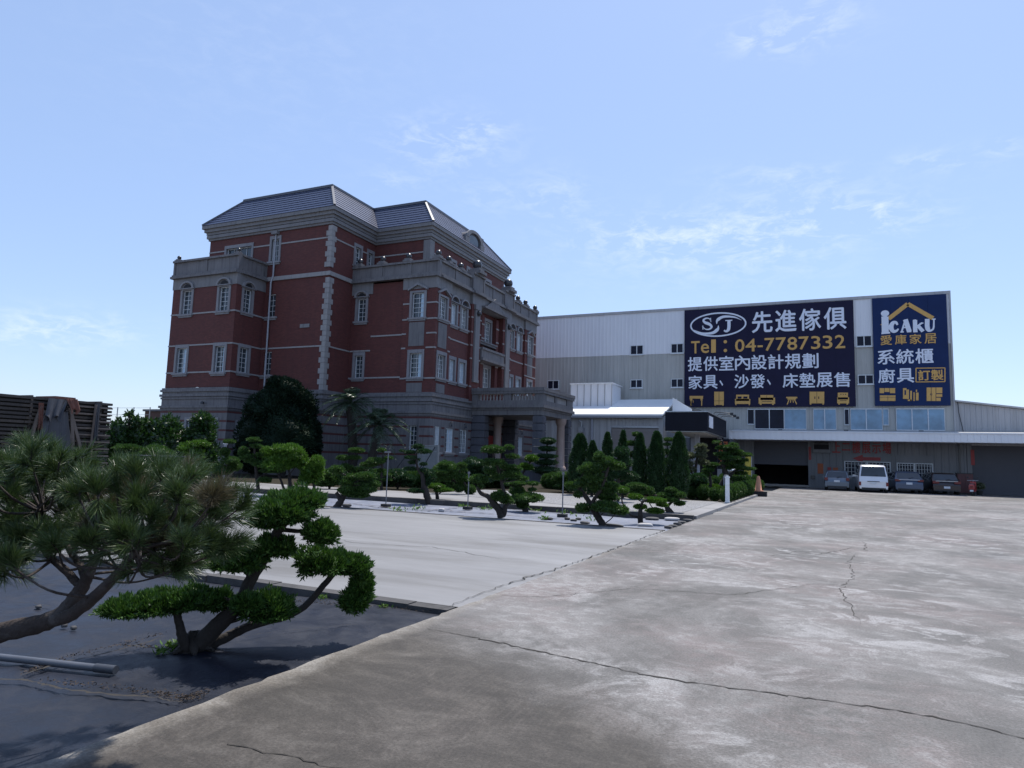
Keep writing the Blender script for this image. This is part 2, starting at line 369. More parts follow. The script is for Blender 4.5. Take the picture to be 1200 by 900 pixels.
# yard slab with a chipped left edge
rs = np.random.default_rng(5); edge = []
yy = -3.
while yy < 62: edge.append((xe(yy)+rs.normal(0, .014 if yy < 14 else .03), yy)); yy += rs.uniform(.05, .28) if yy < 14 else .8
mb = MB(); pts = [(34, -3), (34, 62)]+edge[::-1]
n = len(pts); mb.add([(x, y, 0) for x, y in pts]+[(x, y, -.07) for x, y in pts], [tuple(range(n))]+[(i, (i+1) % n, n+(i+1) % n, n+i) for i in range(n)])
o = mb.build('yard', M['yard']); tag(o, kind='structure')
sheet('driveway', [(-60, 6.62), (xe(6.6)+.05, 6.62), (xe(16.5)+.05, 16.55), (-60, 16.55)], -.008, M['drive'])
# weed-fabric beds, slightly rumpled
def rump(seed, amp=.012):
    r = np.random.default_rng(seed); k = r.normal(0, 1.6, (10, 2)); ph = r.uniform(0, 6, 10)
    fo = [(r.uniform(-9, -3.8), r.uniform(1.5, 6), r.uniform(0, 3.1), r.uniform(.5, 1.6), r.uniform(.008, .02)) for _ in range(26)] if seed == 3 else []
    def h(x, y):
        z = -.055+amp*sum(math.sin(k[i, 0]*x+k[i, 1]*y+ph[i]) for i in range(10))/3
        for fx, fy, a, L, hh in fo:
            u = (x-fx)*math.cos(a)+(y-fy)*math.sin(a); v = -(x-fx)*math.sin(a)+(y-fy)*math.cos(a)+.08*math.sin(u*3)
            if abs(u) < L*2.5: z += hh*math.exp(-(u/L)**2-abs(v)/.05)
        return min(z, -.014)
    return h
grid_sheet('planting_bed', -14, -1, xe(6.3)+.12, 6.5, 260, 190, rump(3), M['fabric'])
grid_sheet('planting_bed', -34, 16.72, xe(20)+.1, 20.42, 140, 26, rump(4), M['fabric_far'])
sheet('walkway', [(-60, 20.58), (xe(20.5)-.03, 20.58), (xe(24.6)-.03, 24.6), (-60, 24.6)], .09, M['walk'])
sheet('walkway', [(xe(24.6)-.62, 24.61), (xe(24.6)-.03, 24.61), (xe(29.2)-.03, 29.2), (xe(29.2)-.62, 29.2)], .09, M['walk'])
sheet('gravel_path', [(-14.5, 24.2), (xe(21)-.6, 20.9), (xe(29)-.6, 29.2), (-14.5, 29.2)], .097, M['gravel'])
sheet('garden_soil', [(-60, 24.6), (-14.5, 24.6), (-14.5, 29.2), (xe(29)-.05, 29.2), (xe(43)-.05, 43.5), (-9, 44), (-9, 58), (-60, 58)], .085, M['soil'])
def kerb(name, x0, y0, x1, y1, z0, z1, m=M['kerb']):
    mb = MB(); r = np.random.default_rng(int(abs(x0*7+y0*3)))
    x = x0
    while x < x1-.01:
        xe = min(x+r.uniform(.9, 1.1), x1); d = r.normal(0, .006)
        mb.box(x+.004, y0+d, z0, xe-.004, y1+d, z1+r.normal(0, .004)); x = xe
    o = mb.build(name, m); tag(o, kind='structure'); return o
kerb('kerb', -16, 6.42, xe(6.5)-.04, 6.6, -.08, .006)
kerb('kerb', -40, 20.42, xe(20.5)-.05, 20.6, -.06, .115)
kerb('kerb', -30, 16.56, xe(16.6)-.04, 16.71, -.06, .004)
mb = MB()
for y0, y1 in ((20.62, 24.58), (24.62, 29.2), (29.24, 36.), (36.04, 43.)):
    mb.add([(xe(y0)-.16, y0, -.06), (xe(y0)+.02, y0, -.06), (xe(y1)+.02, y1, -.06), (xe(y1)-.16, y1, -.06), (xe(y0)-.16, y0, .096), (xe(y0)+.0, y0, .094), (xe(y1)+.0, y1, .094), (xe(y1)-.16, y1, .096)], [(0, 3, 2, 1), (4, 5, 6, 7), (0, 1, 5, 4), (1, 2, 6, 5), (2, 3, 7, 6), (3, 0, 4, 7)])
tag(mb.build('kerb', M['walk']), kind='structure')
# cracks: jagged dark slivers lying in the slab
def crack(pix, wd, seed, z=.004, m=None, name='crack', step=.05):
    r = np.random.default_rng(seed); P = [gnd(x, y)[:2] for x, y in pix]; pts = []
    for a, b in zip(P[:-1], P[1:]):
        L = np.linalg.norm(b-a); k = max(2, int(L/step))
        for i in range(k):
            t = i/k; q = a+(b-a)*t; pts.append(q+r.normal(0, step*.22, 2))
    pts = np.array(pts); V = []; Fq = []
    for i, p in enumerate(pts):
        d = pts[min(i+1, len(pts)-1)]-pts[max(i-1, 0)]; d = d/(np.linalg.norm(d)+1e-9); nn = np.array([-d[1], d[0]])
        h = wd*r.uniform(.25, 1.)*.5*min(1, 6*min(i+1, len(pts)-i)/len(pts)+.15)
        V += [(*(p+nn*h), z), (*(p-nn*h), z)]
        if i: Fq.append((2*i-2, 2*i-1, 2*i+1, 2*i))
    o = np_mesh(name, V, Fq, m or M['crack']); tag(o, kind='structure'); return o
crack([(500, 737), (560, 748), (620, 761), (690, 776), (760, 792), (830, 803), (900, 812), (980, 823), (1060, 834), (1130, 848), (1200, 866), (1300, 890)], .026, 1)
crack([(1003, 648), (993, 660), (1002, 672), (985, 690), (992, 705), (1005, 722), (1008, 735)], .015, 2, step=.12)
crack([(1014, 646), (1016, 640), (1010, 634)], .02, 4, step=.12)
crack([(516, 714), (560, 697), (620, 676), (690, 654), (760, 628), (830, 604)], .03, 5, z=.005, step=.1)
crack([(560, 697), (640, 700), (740, 690), (860, 697), (960, 684)], .012, 7, step=.1)
crack([(905, 652), (935, 646), (960, 650), (1000, 642), (1060, 645)], .02, 8, step=.12)
crack([(590, 655), (500, 640), (420, 636), (330, 622)], .018, 9, z=-.004, step=.15)
crack([(262, 872), (300, 880), (350, 890), (420, 905)], .012, 6)
# ================================================================ facade helpers
def fnY(y): return lambda u, d, z: (u, y+d, z)          # facade facing -Y, u = X, d inward
def fnX(x): return lambda u, d, z: (x-d, u, z)          # facade facing +X, u = Y, d inward
def fbox(mb, fn, u0, u1, d0, d1, z0, z1, m=0):
    a = fn(u0, d0, z0); b = fn(u1, d1, z1); mb.box(*a, *b, m)
def wallgrid(mb, fn, u0, u1, z0, z1, holes, reveal=.22, m=0, d=0.):
    hs = [h for h in holes if h[1] > u0 and h[0] < u1 and h[3] > z0 and h[2] < z1]
    us = sorted({u0, u1, *[min(max(v, u0), u1) for h in hs for v in h[:2]]}); zs = sorted({z0, z1, *[min(max(v, z0), z1) for h in hs for v in h[2:4]]})
    for i in range(len(us)-1):
        for j in range(len(zs)-1):
            cu, cz = (us[i]+us[i+1])/2, (zs[j]+zs[j+1])/2
            if any(h[0] < cu < h[1] and h[2] < cz < h[3] for h in hs): continue
            mb.quad(fn(us[i], d, zs[j]), fn(us[i+1], d, zs[j]), fn(us[i+1], d, zs[j+1]), fn(us[i], d, zs[j+1]), m)
    for a, b, c, e in [h[:4] for h in hs]:
        c_, e_ = max(c, z0), min(e, z1); r = d+reveal
        mb.quad(fn(a, d, c_), fn(a, r, c_), fn(a, r, e_), fn(a, d, e_), m); mb.quad(fn(b, d, c_), fn(b, d, e_), fn(b, r, e_), fn(b, r, c_), m)
        if c >= z0: mb.quad(fn(a, d, c), fn(b, d, c), fn(b, r, c), fn(a, r, c), m)
        if e <= z1: mb.quad(fn(a, d, e), fn(a, r, e), fn(b, r, e), fn(b, d, e), m)
def window(par, fn, u0, u1, z0, z1, nx=2, nz=4, surround='flat', sill=True, rec=.14, curtain=0, sm=None, fr=.055, sd=.05, base=0., label=None):
    """frame (the part) with glazing bars; children: pane, surround, sill"""
    mb = MB(); b = base
    fbox(mb, fn, u0, u0+fr, b+rec-.02, b+rec+.06, z0, z1); fbox(mb, fn, u1-fr, u1, b+rec-.02, b+rec+.06, z0, z1)
    fbox(mb, fn, u0+fr, u1-fr, b+rec-.02, b+rec+.06, z0, z0+fr); fbox(mb, fn, u0+fr, u1-fr, b+rec-.02, b+rec+.06, z1-fr, z1)
    iu0, iu1, iz0, iz1 = u0+fr, u1-fr, z0+fr, z1-fr
    um = (u0+u1)/2
    if nx >= 2: fbox(mb, fn, um-.035, um+.035, b+rec-.012, b+rec+.05, iz0, iz1)
    xs = [um-.035-iu0, 0] if nx >= 2 else None
    cols = [(iu0, um-.035), (um+.035, iu1)] if nx >= 2 else [(iu0, iu1)]
    for ca, cb_ in cols:
        c = (ca+cb_)/2; fbox(mb, fn, c-.012, c+.012, b+rec, b+rec+.03, iz0, iz1)
        for k in range(1, nz):
            z = iz0+(iz1-iz0)*k/nz; fbox(mb, fn, ca, cb_, b+rec+.003, b+rec+.027, z-.012, z+.012)
    w_ = mb.build('window', M['white_frame'], par)
    if label: w_['label'] = label
    p = MB(); d = b+rec+.04
    uc = u1-fr-(u1-u0)*curtain
    p.quad(fn(u0, d, z0), fn(uc, d, z0), fn(uc, d, z1), fn(u0, d, z1)); p.build('pane', M['glass'], w_, fix=False)
    if curtain:
        c = MB(); c.quad(fn(uc, d, z0), fn(u1, d, z0), fn(u1, d, z1), fn(uc, d, z1)); c.build('curtain', M['curtain'], w_, fix=False)
    sm = sm or M['surround']
    s = MB(); t = .16
    if surround in ('flat', 'arch', 'gable'):
        fbox(s, fn, u0-t, u0+.02, b-sd, b+rec-.03, z0, z1); fbox(s, fn, u1-.02, u1+t, b-sd, b+rec-.03, z0, z1)
        fbox(s, fn, u0-t, u1+t, b-sd-.004, b+rec-.03, z1-.012, z1+(.22 if surround == 'flat' else .12))
    if surround == 'arch':
        n = 9; ro = (u1-u0)/2+t+.06; ri = ro-.15; zc = z1+.12
        for r0, r1, dd in ((ri, ro, .17),):
            poly = [(um+r1*math.cos(PI*k/n), zc+.72*r1*math.sin(PI*k/n)) for k in range(n+1)]+[(um+r0*math.cos(PI*k/n), zc+.72*r0*math.sin(PI*k/n)) for k in range(n, -1, -1)]
            for k in range(n):
                q = [poly[k], poly[k+1], poly[2*n-k], poly[2*n+1-k]]
                s.prism(q, fn, b-dd, b+.01)
        fbox(s, fn, um-ro-.04, um+ro+.04, b-.16, b+.01, zc-.06, zc+.0)
        # dark lunette behind the hood
        l = MB(); l.prism([(um+ri*.62*math.cos(PI*k/n), zc+.03+.5*ri*math.sin(PI*k/n)) for k in range(n+1)], fn, b-.085, b+.01); l.build('lunette', M['dark'], w_)
    if surround == 'gable':
        ro = (u1-u0)/2+t+.1; zc = z1+.12
        for sg in (-1, 1): s.prism([(um+sg*ro, zc), (um+sg*ro, zc+.13), (um, zc+.52), (um, zc+.36)], fn, b-.18, b+.01)
    if surround: s.build('surround', sm, w_)
    if sill:
        q = MB(); fbox(q, fn, u0-t-.08, u1+t+.08, b-.14, b+.01, z0-.13, z0-.004); fbox(q, fn, u0-t, u1+t, b-.08, b+.01, z0-.24, z0-.13); q.build('sill', sm, w_)
    return w_

# ================================================================ the brick hall
H = thing('brick_hall', 'four storey red brick hall with grey stone trim, mansard roof and columned porch', 'building', (-30, 40, 0))
def hp(mb, name, m, fix=True): return mb.build(name, M[m] if isinstance(m, str) else m, H, fix=fix)
XM, YM, XW, YW, XB, YB, XU, YU = -29.5, 34.89, -22.71, 37.43, -35.07, 32.36, -24.81, 39.79
XL = -40.8; YE = 54.57; YBACK = 57.1; ZS = 5.6; ZP = 14.65
WY = lambda a, b, c, d: (a, b, c, d)
# openings -------------------------------------------------------
mainY = [(-34.78, -34.06, 10.87, 12.49), (-34.78, -34.08, 6.8, 8.43), (-34.77, -34.06, 14.82, 16.45), (-39.1, -36.62, 13.8, 16.2)]
mainX = [(37.45, 38.1, 14.85, 16.2), (38.95, 39.5, 14.85, 16.2)]
bayY = [(-40.12, -39.19, 10.85, 12.55), (-36.63, -35.72, 10.87, 12.55), (-40.2, -39.2, 6.75, 8.5), (-36.6, -35.68, 6.72, 8.5), (-38.6, -37.5, 1.9, 3.5), (-36.45, -35.8, 1.6, 3.5)]
bayX = [(32.98, 33.72, 10.9, 12.5), (33.0, 33.78, 6.8, 8.5), (33.15, 33.8, 1.6, 3.4)]
wingY = [(-29.02, -28.28, 10.74, 12.35), (-29.0, -28.3, 6.79, 8.35), (-24.48, -23.5, 10.71, 12.41), (-24.46, -23.5, 6.72, 8.34)]
wingYg = [(-24.17, -23.6, 1.96, 3.55)]
pav1 = [(37.75, 38.75, 10.71, 12.2), (37.75, 38.75, 6.75, 8.3)]
pairs = [(39.55, 40.35, z0, z1) for z0, z1 in ((10.65, 12.15), (6.75, 8.25))]+[(40.95, 41.85, z0, z1) for z0, z1 in ((10.65, 12.15), (6.75, 8.25))]
rec_w = [(45.45, 46.6, 10.45, 12.1), (45.45, 46.6, 6.6, 8.5)]
pairs2 = [(49.15, 50.05, z0, z1) for z0, z1 in ((10.6, 12.1), (6.75, 8.25))]+[(50.75, 51.65, z0, z1) for z0, z1 in ((10.6, 12.1), (6.75, 8.25))]
pav2 = [(52.75, 53.75, 10.65, 12.15), (52.75, 53.75, 6.75, 8.25)]
gfX = [(37.83, 38.4, 1.9, 3.55), (39.25, 40.2, 1.9, 3.5), (41.2, 42.15, 1.9, 3.5), (51.15, 52.14, 1.86, 3.4), (45.0, 47.4, .92, 3.7)]
# brick walls -------------------------------------------------------
b = MB()
wallgrid(b, fnY(YM), XB, XM, ZS, 16.95, mainY); wallgrid(b, fnY(YM), XL, XB, 13.2, 16.95, mainY)
wallgrid(b, fnX(XM), YM, YW, ZS, 13.7, []); wallgrid(b, fnX(XM), YM, YU, 13.7, 16.95, mainX)
b.quad((XL, YM, 13.2), (XL, YBACK, 13.2), (XL, YBACK, 16.95), (XL, YM, 16.95)); b.quad((XL, YBACK, 0), (XM, YBACK, 0), (XM, YBACK, 16.95), (XL, YBACK, 16.95))
b.quad((XL, YB+2.53, 0), (XL, YBACK, 0), (XL, YBACK, 13.2), (XL, YB+2.53, 13.2))
wallgrid(b, fnY(YU), XM, XU, 13.7, 16.95, []); wallgrid(b, fnX(XU), YU, 52.2, 13.7, 16.95, [(42.6, 43.5, 14.9, 16.2), (45.4, 46.6, 14.2, 16.3), (48.6, 49.5, 14.9, 16.2)])
b.quad((XU, 52.2, 13.7), (XM, 52.2, 13.7), (XM, 52.2, 16.95), (XU, 52.2, 16.95))
b.quad((XM, 52.2, 13.7), (XM, YBACK, 13.7), (XM, YBACK, 16.95), (XM, 52.2, 16.95))
hp(b, 'brick_wall', 'brick')
b = MB()
wallgrid(b, fnY(YB), -41.08, XB, 5.75, 12.65, bayY); wallgrid(b, fnX(XB), YB, YM, 5.75, 12.65, bayX); b.quad((-41.08, YB, 5.75), (-41.08, YM, 5.75), (-41.08, YM, 12.65), (-41.08, YB, 12.65))
hp(b, 'bay_wall', 'brick')
b = MB()
wallgrid(b, fnY(YW), XM, XW-2.45, ZS, 13.4, wingY); 
wallgrid(b, fnY(YW-.12), XW-2.45, XW+.1, ZS, 12.65, wingY, reveal=.3); b.quad((XW-2.45, YW-.12, ZS), (XW-2.45, YW, ZS), (XW-2.45, YW, 12.65), (XW-2.45, YW-.12, 12.65))
wallgrid(b, fnX(XW+.1), YW-.12, 39.3, ZS, 12.65, pav1, reveal=.3); wallgrid(b, fnX(XW-.05), 39.3, 42.2, ZS, 12.65, pairs, reveal=.3)
b.quad((XW+.1, 39.3, ZS), (XW-.05, 39.3, ZS), (XW-.05, 39.3, 12.65), (XW+.1, 39.3, 12.65))
for u0, u1 in ((42.2, 43.65), (47.55, 49.0)):
    b.box(XW-1.2, u0, ZS, XW+.18, u1, 12.65)
wallgrid(b, fnX(XW-.45), 43.65, 47.55, ZS, 12.65, rec_w)
b.box(XW-.45, 46.85, ZS, XW-.1, 47.3, 12.4); b.box(XW-.45, 44.6, ZS, XW-.25, 45.1, 12.4)
wallgrid(b, fnX(XW-.05), 49.0, 52.1, ZS, 12.65, pairs2, reveal=.3); wallgrid(b, fnX(XW+.1), 52.1, YE, ZS, 12.65, pav2, reveal=.3)
b.quad((XW+.1, 52.1, ZS), (XW-.05, 52.1, ZS), (XW-.05, 52.1, 12.65), (XW+.1, 52.1, 12.65))
b.quad((XW+.1, YE, 0), (XM, YE, 0), (XM, YE, 13.4), (XW+.1, YE, 13.4)); b.quad((XM, YE, 0), (XM, YBACK, 0), (XM, YBACK, 13.7), (XM, YE, 13.7))
hp(b, 'wing_wall', 'brick')
# ground floor stone -------------------------------------------------------
g = MB()
wallgrid(g, fnY(YB-.1), -41.18, XB+.1, 0, ZS-.15, bayY, .3); wallgrid(g, fnX(XB+.1), YB-.1, YM-.1, 0, ZS-.15, bayX, .3); g.quad((-41.18, YB-.1, 0), (-41.18, YM, 0), (-41.18, YM, ZS-.15), (-41.18, YB-.1, ZS-.15))
wallgrid(g, fnY(YM-.1), XB+.1, XM+.1, 0, ZS-.15, []); wallgrid(g, fnX(XM+.1), YM-.1, YW-.22, 0, ZS-.15, [])
wallgrid(g, fnY(YW-.22), XM+.1, XW+.12, 0, ZS-.15, wingYg, .3); wallgrid(g, fnX(XW+.12), YW-.22, YE, 0, ZS-.15, gfX, .3)
hp(g, 'stone_base', 'stone')
# ledges: bands running round the whole plan (butted at corners)
def ring(mb, p, z0, z1, gf=True, porch=True):
    e = .1 if gf else 0
    ys = YM-e-p; yb = YB-e-p; yw = YW-(.22 if gf else .12)-p
    mb.box(-41.08-e-p, yb, z0, XB+e+p, ys, z1)                      # bay
    mb.box(XB+e, ys, z0, XM+e+p, YM+.02, z1)                          # main side
    mb.box(XM+e-.02, YM+.02, z0, XM+e+p, yw, z1)                      # main front strip
    x1 = XW+(.12 if gf else .1)+p
    mb.box(XM-.02, yw, z0, x1, YW, z1)
    mb.box(XW-1.1, YW, z0, x1, YE+p, z1)
s = MB(); ring(s, .10, ZS-.15, ZS); ring(s, .03, ZS, ZS+.12); ring(s, .12, 5.12, 5.28); ring(s, .06, 4.95, 5.08); ring(s, .13, 4.35, 4.5); ring(s, .05, 4.2, 4.35); ring(s, .08, .0, .55)
hp(s, 'ledge', 'stone')
def bandrun(mb, fn, u0, u1, z0, z1, holes, pad=.2):
    cuts = sorted([(h[0]-pad, h[1]+pad) for h in holes if h[2]-.2 < z1 and h[3]+.25 > z0]); a = u0
    for c0, c1 in cuts+[(u1, u1+1)]:
        if min(c0, u1)-a > .05: fbox(mb, fn, a, min(c0, u1), -.006, .05, z0, z1)
        a = max(a, c1)
s = MB()
for z in (4.02, 3.42, 2.82, 2.22, 1.62):
    zz_ = (z, z+.13)
    bandrun(s, fnY(YB-.1), -41.17, XB+.09, *zz_, bayY); bandrun(s, fnX(XB+.1), YB-.09, YM-.12, *zz_, bayX)
    bandrun(s, fnY(YM-.1), XB+.12, XM+.09, *zz_, []); bandrun(s, fnX(XM+.1), YM-.09, YW-.24, *zz_, [])
    bandrun(s, fnY(YW-.22), XM+.12, XW+.11, *zz_, wingYg); bandrun(s, fnX(XW+.12), YW-.21, YE, *zz_, gfX, .22)
hp(s, 'brick_band', 'band')
# string courses -------------------------------------------------------
t = .10; SN = ['string_course']
def strun(fn, u0, u1, z, holes=(), th=t, off=0.):
    cuts = sorted([(h[0]-.17, h[1]+.17) for h in holes if h[2]-.1 < z+th and h[3]+.1 > z]); a = u0
    for c0, c1 in cuts+[(u1, u1+9)]:
        if min(c0, u1)-a > .04: s = MB(); fbox(s, fn, a, min(c0, u1), off-.035, off+.05, z, z+th); hp(s, SN[0], 'trim')
        a = max(a, c1)
for z in (6.72, 8.6, 10.8):
    strun(fnY(YB), -41.1, XB+.03, z, bayY); strun(fnX(XB), YB, YM-.04, z, bayX)
for z in (8.6,): strun(fnY(YM), XB+.05, XM+.03, z, mainY); strun(fnX(XM), YM, YW-.04, z)
for z in (16.0,): strun(fnY(YM), XL, XM+.03, z, mainY); strun(fnX(XM), YM, YU-.04, z, mainX); strun(fnY(YU), XM+.04, XU+.03, z); strun(fnX(XU), YU, 52.2, z)
strun(fnY(YM), XB+.05, XM+.12, 13.42, (), .28, -.06); strun(fnX(XM), YM, YW-.04, 13.42, (), .28, -.06)
strun(fnY(YW), XM+.04, XW-2.5, 6.72, wingY); strun(fnY(YW), XM+.04, XM+1.75, 8.6, wingY); strun(fnY(YW), XM+1.75, XW-2.5, 9.58)
SN[0] = 'pavilion_band'
for z in (6.6, 8.62, 9.58, 10.55, 11.62):
    strun(fnY(YW-.12), XW-2.45, XW+.13, z, wingY+[(-24.66, -23.42, 8.75, 10.3)]); strun(fnX(XW+.1), YW-.12, 39.3, z, pav1+[(37.65, 38.85, 8.75, 10.3)]); strun(fnX(XW+.1), 52.1, YE, z, pav2)
    for u0, u1 in ((42.2, 43.65), (47.55, 49.0)): strun(fnX(XW+.18), u0-.03, u1+.03, z, [(u0+.36, u1-.36, 0, 20)])
    strun(fnX(XW-.1), 46.85, 47.3, z); strun(fnX(XW-.25), 44.6, 45.1, z)
for u0, u1, hh in ((39.3, 42.2, pairs), (49.0, 52.1, pairs2)):
    strun(fnX(XW-.05), u0, u1, 6.6, hh); strun(fnX(XW-.05), u0, u1, 9.58, hh); strun(fnX(XW-.05), u0, u1, 11.62, hh)
# stone panels, frieze -------------------------------------------------------
for (u0, u1), z0, z1 in (((-24.6, -23.42), 8.8, 10.4), ((-24.6, -23.42), 5.75, 6.35)):
    p = MB(); fbox(p, fnY(YW-.12), u0, u1, -.03, .05, z0, z1); hp(p, 'stone_panel', 'stone')
for u0, u1, z0, z1 in ((37.7, 38.8, 8.75, 10.4), (37.7, 38.8, 5.75, 6.35), (52.7, 53.8, 8.75, 10.4), (52.7, 53.8, 5.75, 6.35)):
    p = MB(); fbox(p, fnX(XW+.1), u0, u1, -.03, .05, z0, z1); hp(p, 'stone_panel', 'stone')
f = MB(); f.box(-41.12, YB-.04, 12.65, XB+.04, YM, 13.4); hp(f, 'frieze', 'stone_pale'); f = MB()
f.box(XM+.001, YW-.06, 12.6, XM+1.75, YW+.4, 13.4); hp(f, 'frieze', 'stone_pale'); f = MB()
f.box(XW-2.5, YW-.16, 12.65, XW+.14, YW+.5, 13.4); f.box(XW-1.1, YW+.5, 12.65, XW+.14, 39.3, 13.4)
f.box(XW-1.1, 39.3, 12.65, XW-.01, 42.2, 13.4); f.box(XW-1.1, 42.2, 12.65, XW+.22, 49.0, 13.4); f.box(XW-1.1, 49.0, 12.65, XW-.01, 52.1, 13.4); f.box(XW-1.1, 52.1, 12.65, XW+.14, YE, 13.4)
hp(f, 'frieze', 'stone_pale')
# parapets with coping and recessed panels -------------------------------------------------------
def parapet(fn, u0, u1, z0, z1, n, d0=-.05, th=.3):
    p = MB(); fbox(p, fn, u0, u1, d0-.22, d0+th, z0, z0+.16); fbox(p, fn, u0, u1, d0-.1, d0+th, z0+.16, z0+.30)
    fbox(p, fn, u0, u1, d0+.05, d0+th-.02, z0+.30, z1-.14)
    L = (u1-u0)/n
    for k in range(n+1):
        c = u0+L*k; a = max(u0, c-.16); e = min(u1, c+.16); fbox(p, fn, a, e, d0, d0+.05, z0+.30, z1-.14)
    fbox(p, fn, u0, u1, d0-.1, d0+th+.04, z1-.14, z1)
    return hp(p, 'parapet', 'stone')
parapet(fnY(YB), -41.2, XB+.1, 13.4, 14.72, 2); parapet(fnX(XB), YB+.25, YM, 13.4, 14.72, 1)
parapet(fnY(YW-.08), XM+.01, XW+.25, 13.4, 14.6, 3); parapet(fnX(XW+.12), YW+.18, 42.0, 13.4, 14.6, 2); parapet(fnX(XW+.26), 42.0, 43.85, 13.4, 14.95, 1)
parapet(fnX(XW+.15), 43.85, 47.45, 13.4, 14.7, 2); parapet(fnX(XW+.26), 47.45, 49.3, 13.4, 14.95, 1); parapet(fnX(XW+.12), 49.3, YE+.1, 13.4, 14.6, 3)
d = MB(); d.box(-41.0, YB, 13.3, XB, YM, 13.42); d.box(XM, YW, 13.3, XW-.05, YE, 13.42); hp(d, 'terrace_deck', 'stone')
# finials on pedestals
def finial(x, y, z, r, pm='stone'):
    p = MB(); p.box(x-r*1.5, y-r*1.5, z, x+r*1.5, y+r*1.5, z+r*.6); p.box(x-r*1.1, y-r*1.1, z+r*.6, x+r*1.1, y+r*1.1, z+r*1.2)
    q = hp(p, 'finial', pm)
    s_ = MB(); s_.lathe((x, y, z+r*1.15), [(r*.5, 0), (r*.6, r*.15), (r*.95, r*.6), (r, r*1.0), (r*.92, r*1.4), (r*.6, r*1.8), (r*.2, r*1.98), (.01, r*2)], 12)
    s_.build('ball', M['iron'], q)
for y in (42.9, 48.4): finial(XW+.1, y, 14.95, .36)
for x, y in ((XM+.5, YW+.05), (XM+2.4, YW+.05), (XW-2.3, YW+.05), (XW+.02, YW+.05), (XW, 38.9), (XW, 40.6), (XW, 50.6), (XW, 52.2), (XW, YE-.2)): finial(x, y, 14.6, .2)
for x in (-40.9, -35.25): finial(x, YB+.1, 14.72, .14)
# quoins on the main corner
for k, z in enumerate(np.arange(5.72, 16.9, .36)):
    if z+.36 > 16.95 or 13.1 < z < 13.72: continue
    a = .42 if k % 2 else .26; bq = .26 if k % 2 else .42
    q = MB(); q.box(XM-a, YM-.07, z+.008, XM+.07, YM+bq, z+.352); hp(q, 'quoin', 'trim')
# corner piers on the upper centre block
q = MB(); q.box(XU-.5, YU-.07, 13.7, XU+.07, YU+.5, 16.9); hp(q, 'corner_pier', 'stone_pale')
# pilasters + grey strip + lion boss
for u0, u1 in ((42.2, 43.65), (47.55, 49.0)):
    q = MB(); c = (u0+u1)/2; q.box(XW+.18, c-.36, 7.2, XW+.30, c+.36, 12.6); q.box(XW+.18, c-.44, 12.3, XW+.36, c+.44, 12.65); q.box(XW+.18, c-.42, 7.0, XW+.34, c+.42, 7.2)
    o = hp(q, 'pilaster_strip', 'stone_pale')
    l = MB(); l.lathe((XW+.38, c, 11.85), [(.05, 0), (.17, .08), (.2, .2), (.16, .33), (.05, .4)], 10); l.build('boss', M['iron'], o)
# recess: balconies and pediment
q = MB(); q.box(XW-.95, 43.66, 8.75, XW+.45, 47.54, 8.95); q.box(XW-.95, 43.66, 8.95, XW+.32, 47.54, 9.12); q.box(XW+.12, 43.66, 9.12, XW+.32, 47.54, 9.55); q.box(XW+.06, 43.66, 9.55, XW+.42, 47.54, 9.72); hp(q, 'balcony', 'stone')
q = MB(); q.box(XW-.44, 43.7, 10.2, XW+.1, 46.8, 10.32); q.box(XW-.3, 43.72, 10.05, XW+.02, 46.7, 10.2); hp(q, 'balcony_sill', 'stone')
q = MB(); q.prism([(43.9, 12.75), (47.4, 12.75), (45.65, 13.75)], fnX(XW+.26), -.14, 0); q.prism([(43.6, 12.66), (47.7, 12.66), (47.7, 12.8), (43.6, 12.8)], fnX(XW+.22), -.32, 0); hp(q, 'pediment', 'stone')
RC = random.Random(12)
def rcur(): return RC.choice([0, 0, .3, .5, .62])
# windows -------------------------------------------------------
for i, h in enumerate(mainY[:3]): window(H, fnY(YM), *h, nx=1, nz=4, surround=None if i < 2 else 'flat')
window(H, fnY(YM), *mainY[3], nx=2, nz=3, surround='flat', sill=False, label='wide glazed terrace door')
for h in mainX: window(H, fnX(XM), *h, nx=1, nz=4, surround='flat')
for h in bayY[:2]: window(H, fnY(YB), *h, nx=1, nz=5, surround='arch', curtain=.22)
for h in bayY[2:4]: window(H, fnY(YB), *h, nx=1, nz=5, surround='flat', curtain=rcur())
for h in bayY[4:]: window(H, fnY(YB-.1), *h, nx=1, nz=4, surround='flat', sill=False)
window(H, fnX(XB), *bayX[0], nx=1, nz=5, surround='arch'); window(H, fnX(XB), *bayX[1], nx=1, nz=5, surround='flat'); window(H, fnX(XB+.1), *bayX[2], nx=1, nz=4, surround='flat', sill=False)
window(H, fnY(YW), *wingY[0], nx=1, nz=5, surround='arch'); window(H, fnY(YW), *wingY[1], nx=1, nz=5, surround='flat')
window(H, fnY(YW-.12), *wingY[2], nx=1, nz=5, surround='gable', curtain=.32); window(H, fnY(YW-.12), *wingY[3], nx=1, nz=5, surround='flat', curtain=.34)
window(H, fnY(YW-.22), *wingYg[0], nx=1, nz=5, surround=None, sill=False)
window(H, fnX(XW+.1), *pav1[0], nx=2, nz=5, surround='gable'); window(H, fnX(XW+.1), *pav1[1], nx=2, nz=5, surround='flat')
window(H, fnX(XW+.1), *pav2[0], nx=2, nz=5, surround='gable'); window(H, fnX(XW+.1), *pav2[1], nx=2, nz=5, surround='flat')
for hh in (pairs, pairs2):
    for h in hh: window(H, fnX(XW-.05), *h, nx=2, nz=5, surround='arch' if h[2] > 9 else 'flat', rec=.12, curtain=rcur())
for h in rec_w: window(H, fnX(XW-.45), *h, nx=2, nz=5, surround='flat', sill=False)
for h in gfX[:4]: window(H, fnX(XW+.12), *h, nx=2, nz=5, surround=None, rec=.06, curtain=rcur())
